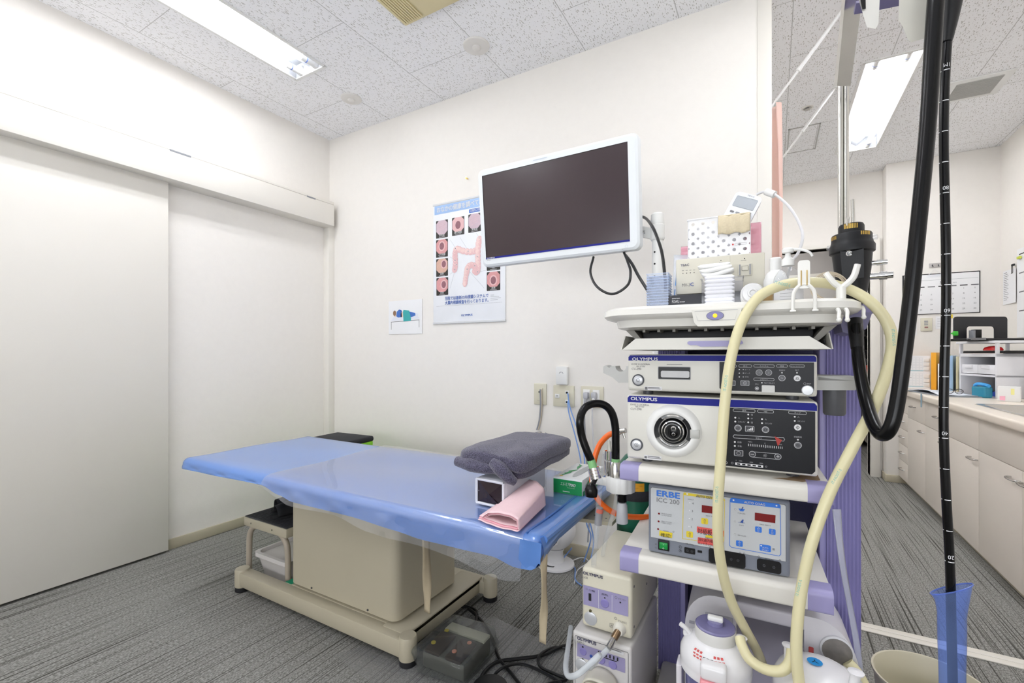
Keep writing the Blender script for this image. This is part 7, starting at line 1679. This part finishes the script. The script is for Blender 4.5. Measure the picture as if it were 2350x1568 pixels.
t = thing('clipboard', 'papers on a grey clipboard lying along the counter edge', 'clipboard', (1.005, 4.16, CZ), .12)
MB().prism([(-.10, -.27), (.12, -.24), (.09, .30), (-.12, .27)], (0, 0, 0), (1, 0, 0), (0, 1, 0), .006, mat('grey board', '8d9298', .5)).build('board', t)
m = MB().grid(lambda u, v: Vector((-.10+.20*u, -.22+.46*v, .0075+.028*math.sin(PI*v)*(1-u)*.6+.004*math.sin(u*6+v*4)**2)), 10, 14, mat('bluish paper', 'dfe4ec', .6)); m.build('paper_sheets', t, solid=.003)
t = thing('eyeglasses', 'thin dark framed glasses lying on the papers', 'glasses', on_z(2190, 903, CZ+.036)); m = MB()
for s in (-1, 1): m.tube([(s*.022+.018*math.cos(q), 0, .012+.014*math.sin(q)) for q in [2*PI*i/14 for i in range(15)]], .0018, DARK, 6, 2)
m.tube([(-.005, 0, .016), (.005, 0, .016)], .0016, DARK, 6, 1, False); m.build('frame', t); MB().tube([(.04, 0, .016), (.045, .06, .008), (.04, .10, .0)], .0015, DARK, 6, 3).tube([(-.04, 0, .016), (-.045, .06, .008), (-.04, .10, 0)], .0015, DARK, 6, 3).build('temple', t)
MB().bx(-.003, 0, -.012, .012, -.085, .006, mat('steel blue ribbon', '8fa9b8', .6)).build('ribbon', label='short blue grey ribbon hanging over the counter front edge', cat='ribbon', loc=(.866, 4.02, .792))

# ---------------------------------------------------------------- seen through the far doorway
t = thing('corridor_cabinet', 'long low cabinet with counter in the next room, through the far doorway', 'cabinet', (.92, 7, 0))
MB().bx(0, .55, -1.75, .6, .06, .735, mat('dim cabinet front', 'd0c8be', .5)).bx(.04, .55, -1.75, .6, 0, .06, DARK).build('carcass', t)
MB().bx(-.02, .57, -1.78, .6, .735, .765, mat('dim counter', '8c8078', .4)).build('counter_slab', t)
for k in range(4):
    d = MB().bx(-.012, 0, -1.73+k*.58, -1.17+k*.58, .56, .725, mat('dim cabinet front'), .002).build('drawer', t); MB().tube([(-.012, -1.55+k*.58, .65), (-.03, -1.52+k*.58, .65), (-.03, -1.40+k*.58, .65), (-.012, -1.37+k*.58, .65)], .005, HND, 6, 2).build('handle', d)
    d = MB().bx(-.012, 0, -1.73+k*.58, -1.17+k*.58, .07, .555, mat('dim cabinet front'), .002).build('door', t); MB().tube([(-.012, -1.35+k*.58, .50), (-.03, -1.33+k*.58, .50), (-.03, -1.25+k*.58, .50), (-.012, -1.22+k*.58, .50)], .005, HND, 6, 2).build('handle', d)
t = thing('shelf_unit', 'white cubby shelf with dark books on the next room cabinet', 'shelf', (1.0, 7.0, .766))
m = MB()
for y in (-.35, -.02, .31): m.bx(0, .30, y-.012, y+.012, 0, 1.05, DW)
for k in range(7): m.bx(0, .30, -.35, .31, k*.165, k*.165+.018, DW)
m.bx(.28, .30, -.35, .31, 0, 1.02, DARK); m.build('frame', t)
for k in range(6):
    for i, y in enumerate((-.33, 0.0)):
        b = MB().bx(.02, .26, 0, .27-.03*((k+i) % 3), 0, .10+.02*((k*2+i) % 3), mat('book pile '+str((k+i) % 4), ('2b2a33', '3a3f66', '55506a', '2f2f35')[(k+i) % 4], .6)).build('book_stack', label='dark stack of binders in the cubby shelf, %s row %s column' % (('lowest', 'second', 'third', 'fourth', 'fifth', 'top')[k], ('near', 'far')[i]), cat='binders', loc=(1.0, 7.0+y+.005, .766+k*.165+.0185))
t = thing('desk_items_box', 'red box on the next room counter, seen past the lilac column', 'box', (.93, 6.50, .766)); MB().bx(-.09, .09, -.12, .12, 0, .17, mat('red carton', 'c8402a', .5), .003).build('box_body', t); MB().bx(-.08, .08, -.11, .11, .17, .24, mat('black lid', '26262a', .5), .01).build('lid', t)
plate('wall_outlet', 'ivory outlet plate in the next room, seen through the doorway', 1.30, 1.10, 1.37, 1.22, []).location = (.86, 8.99, 1.1)
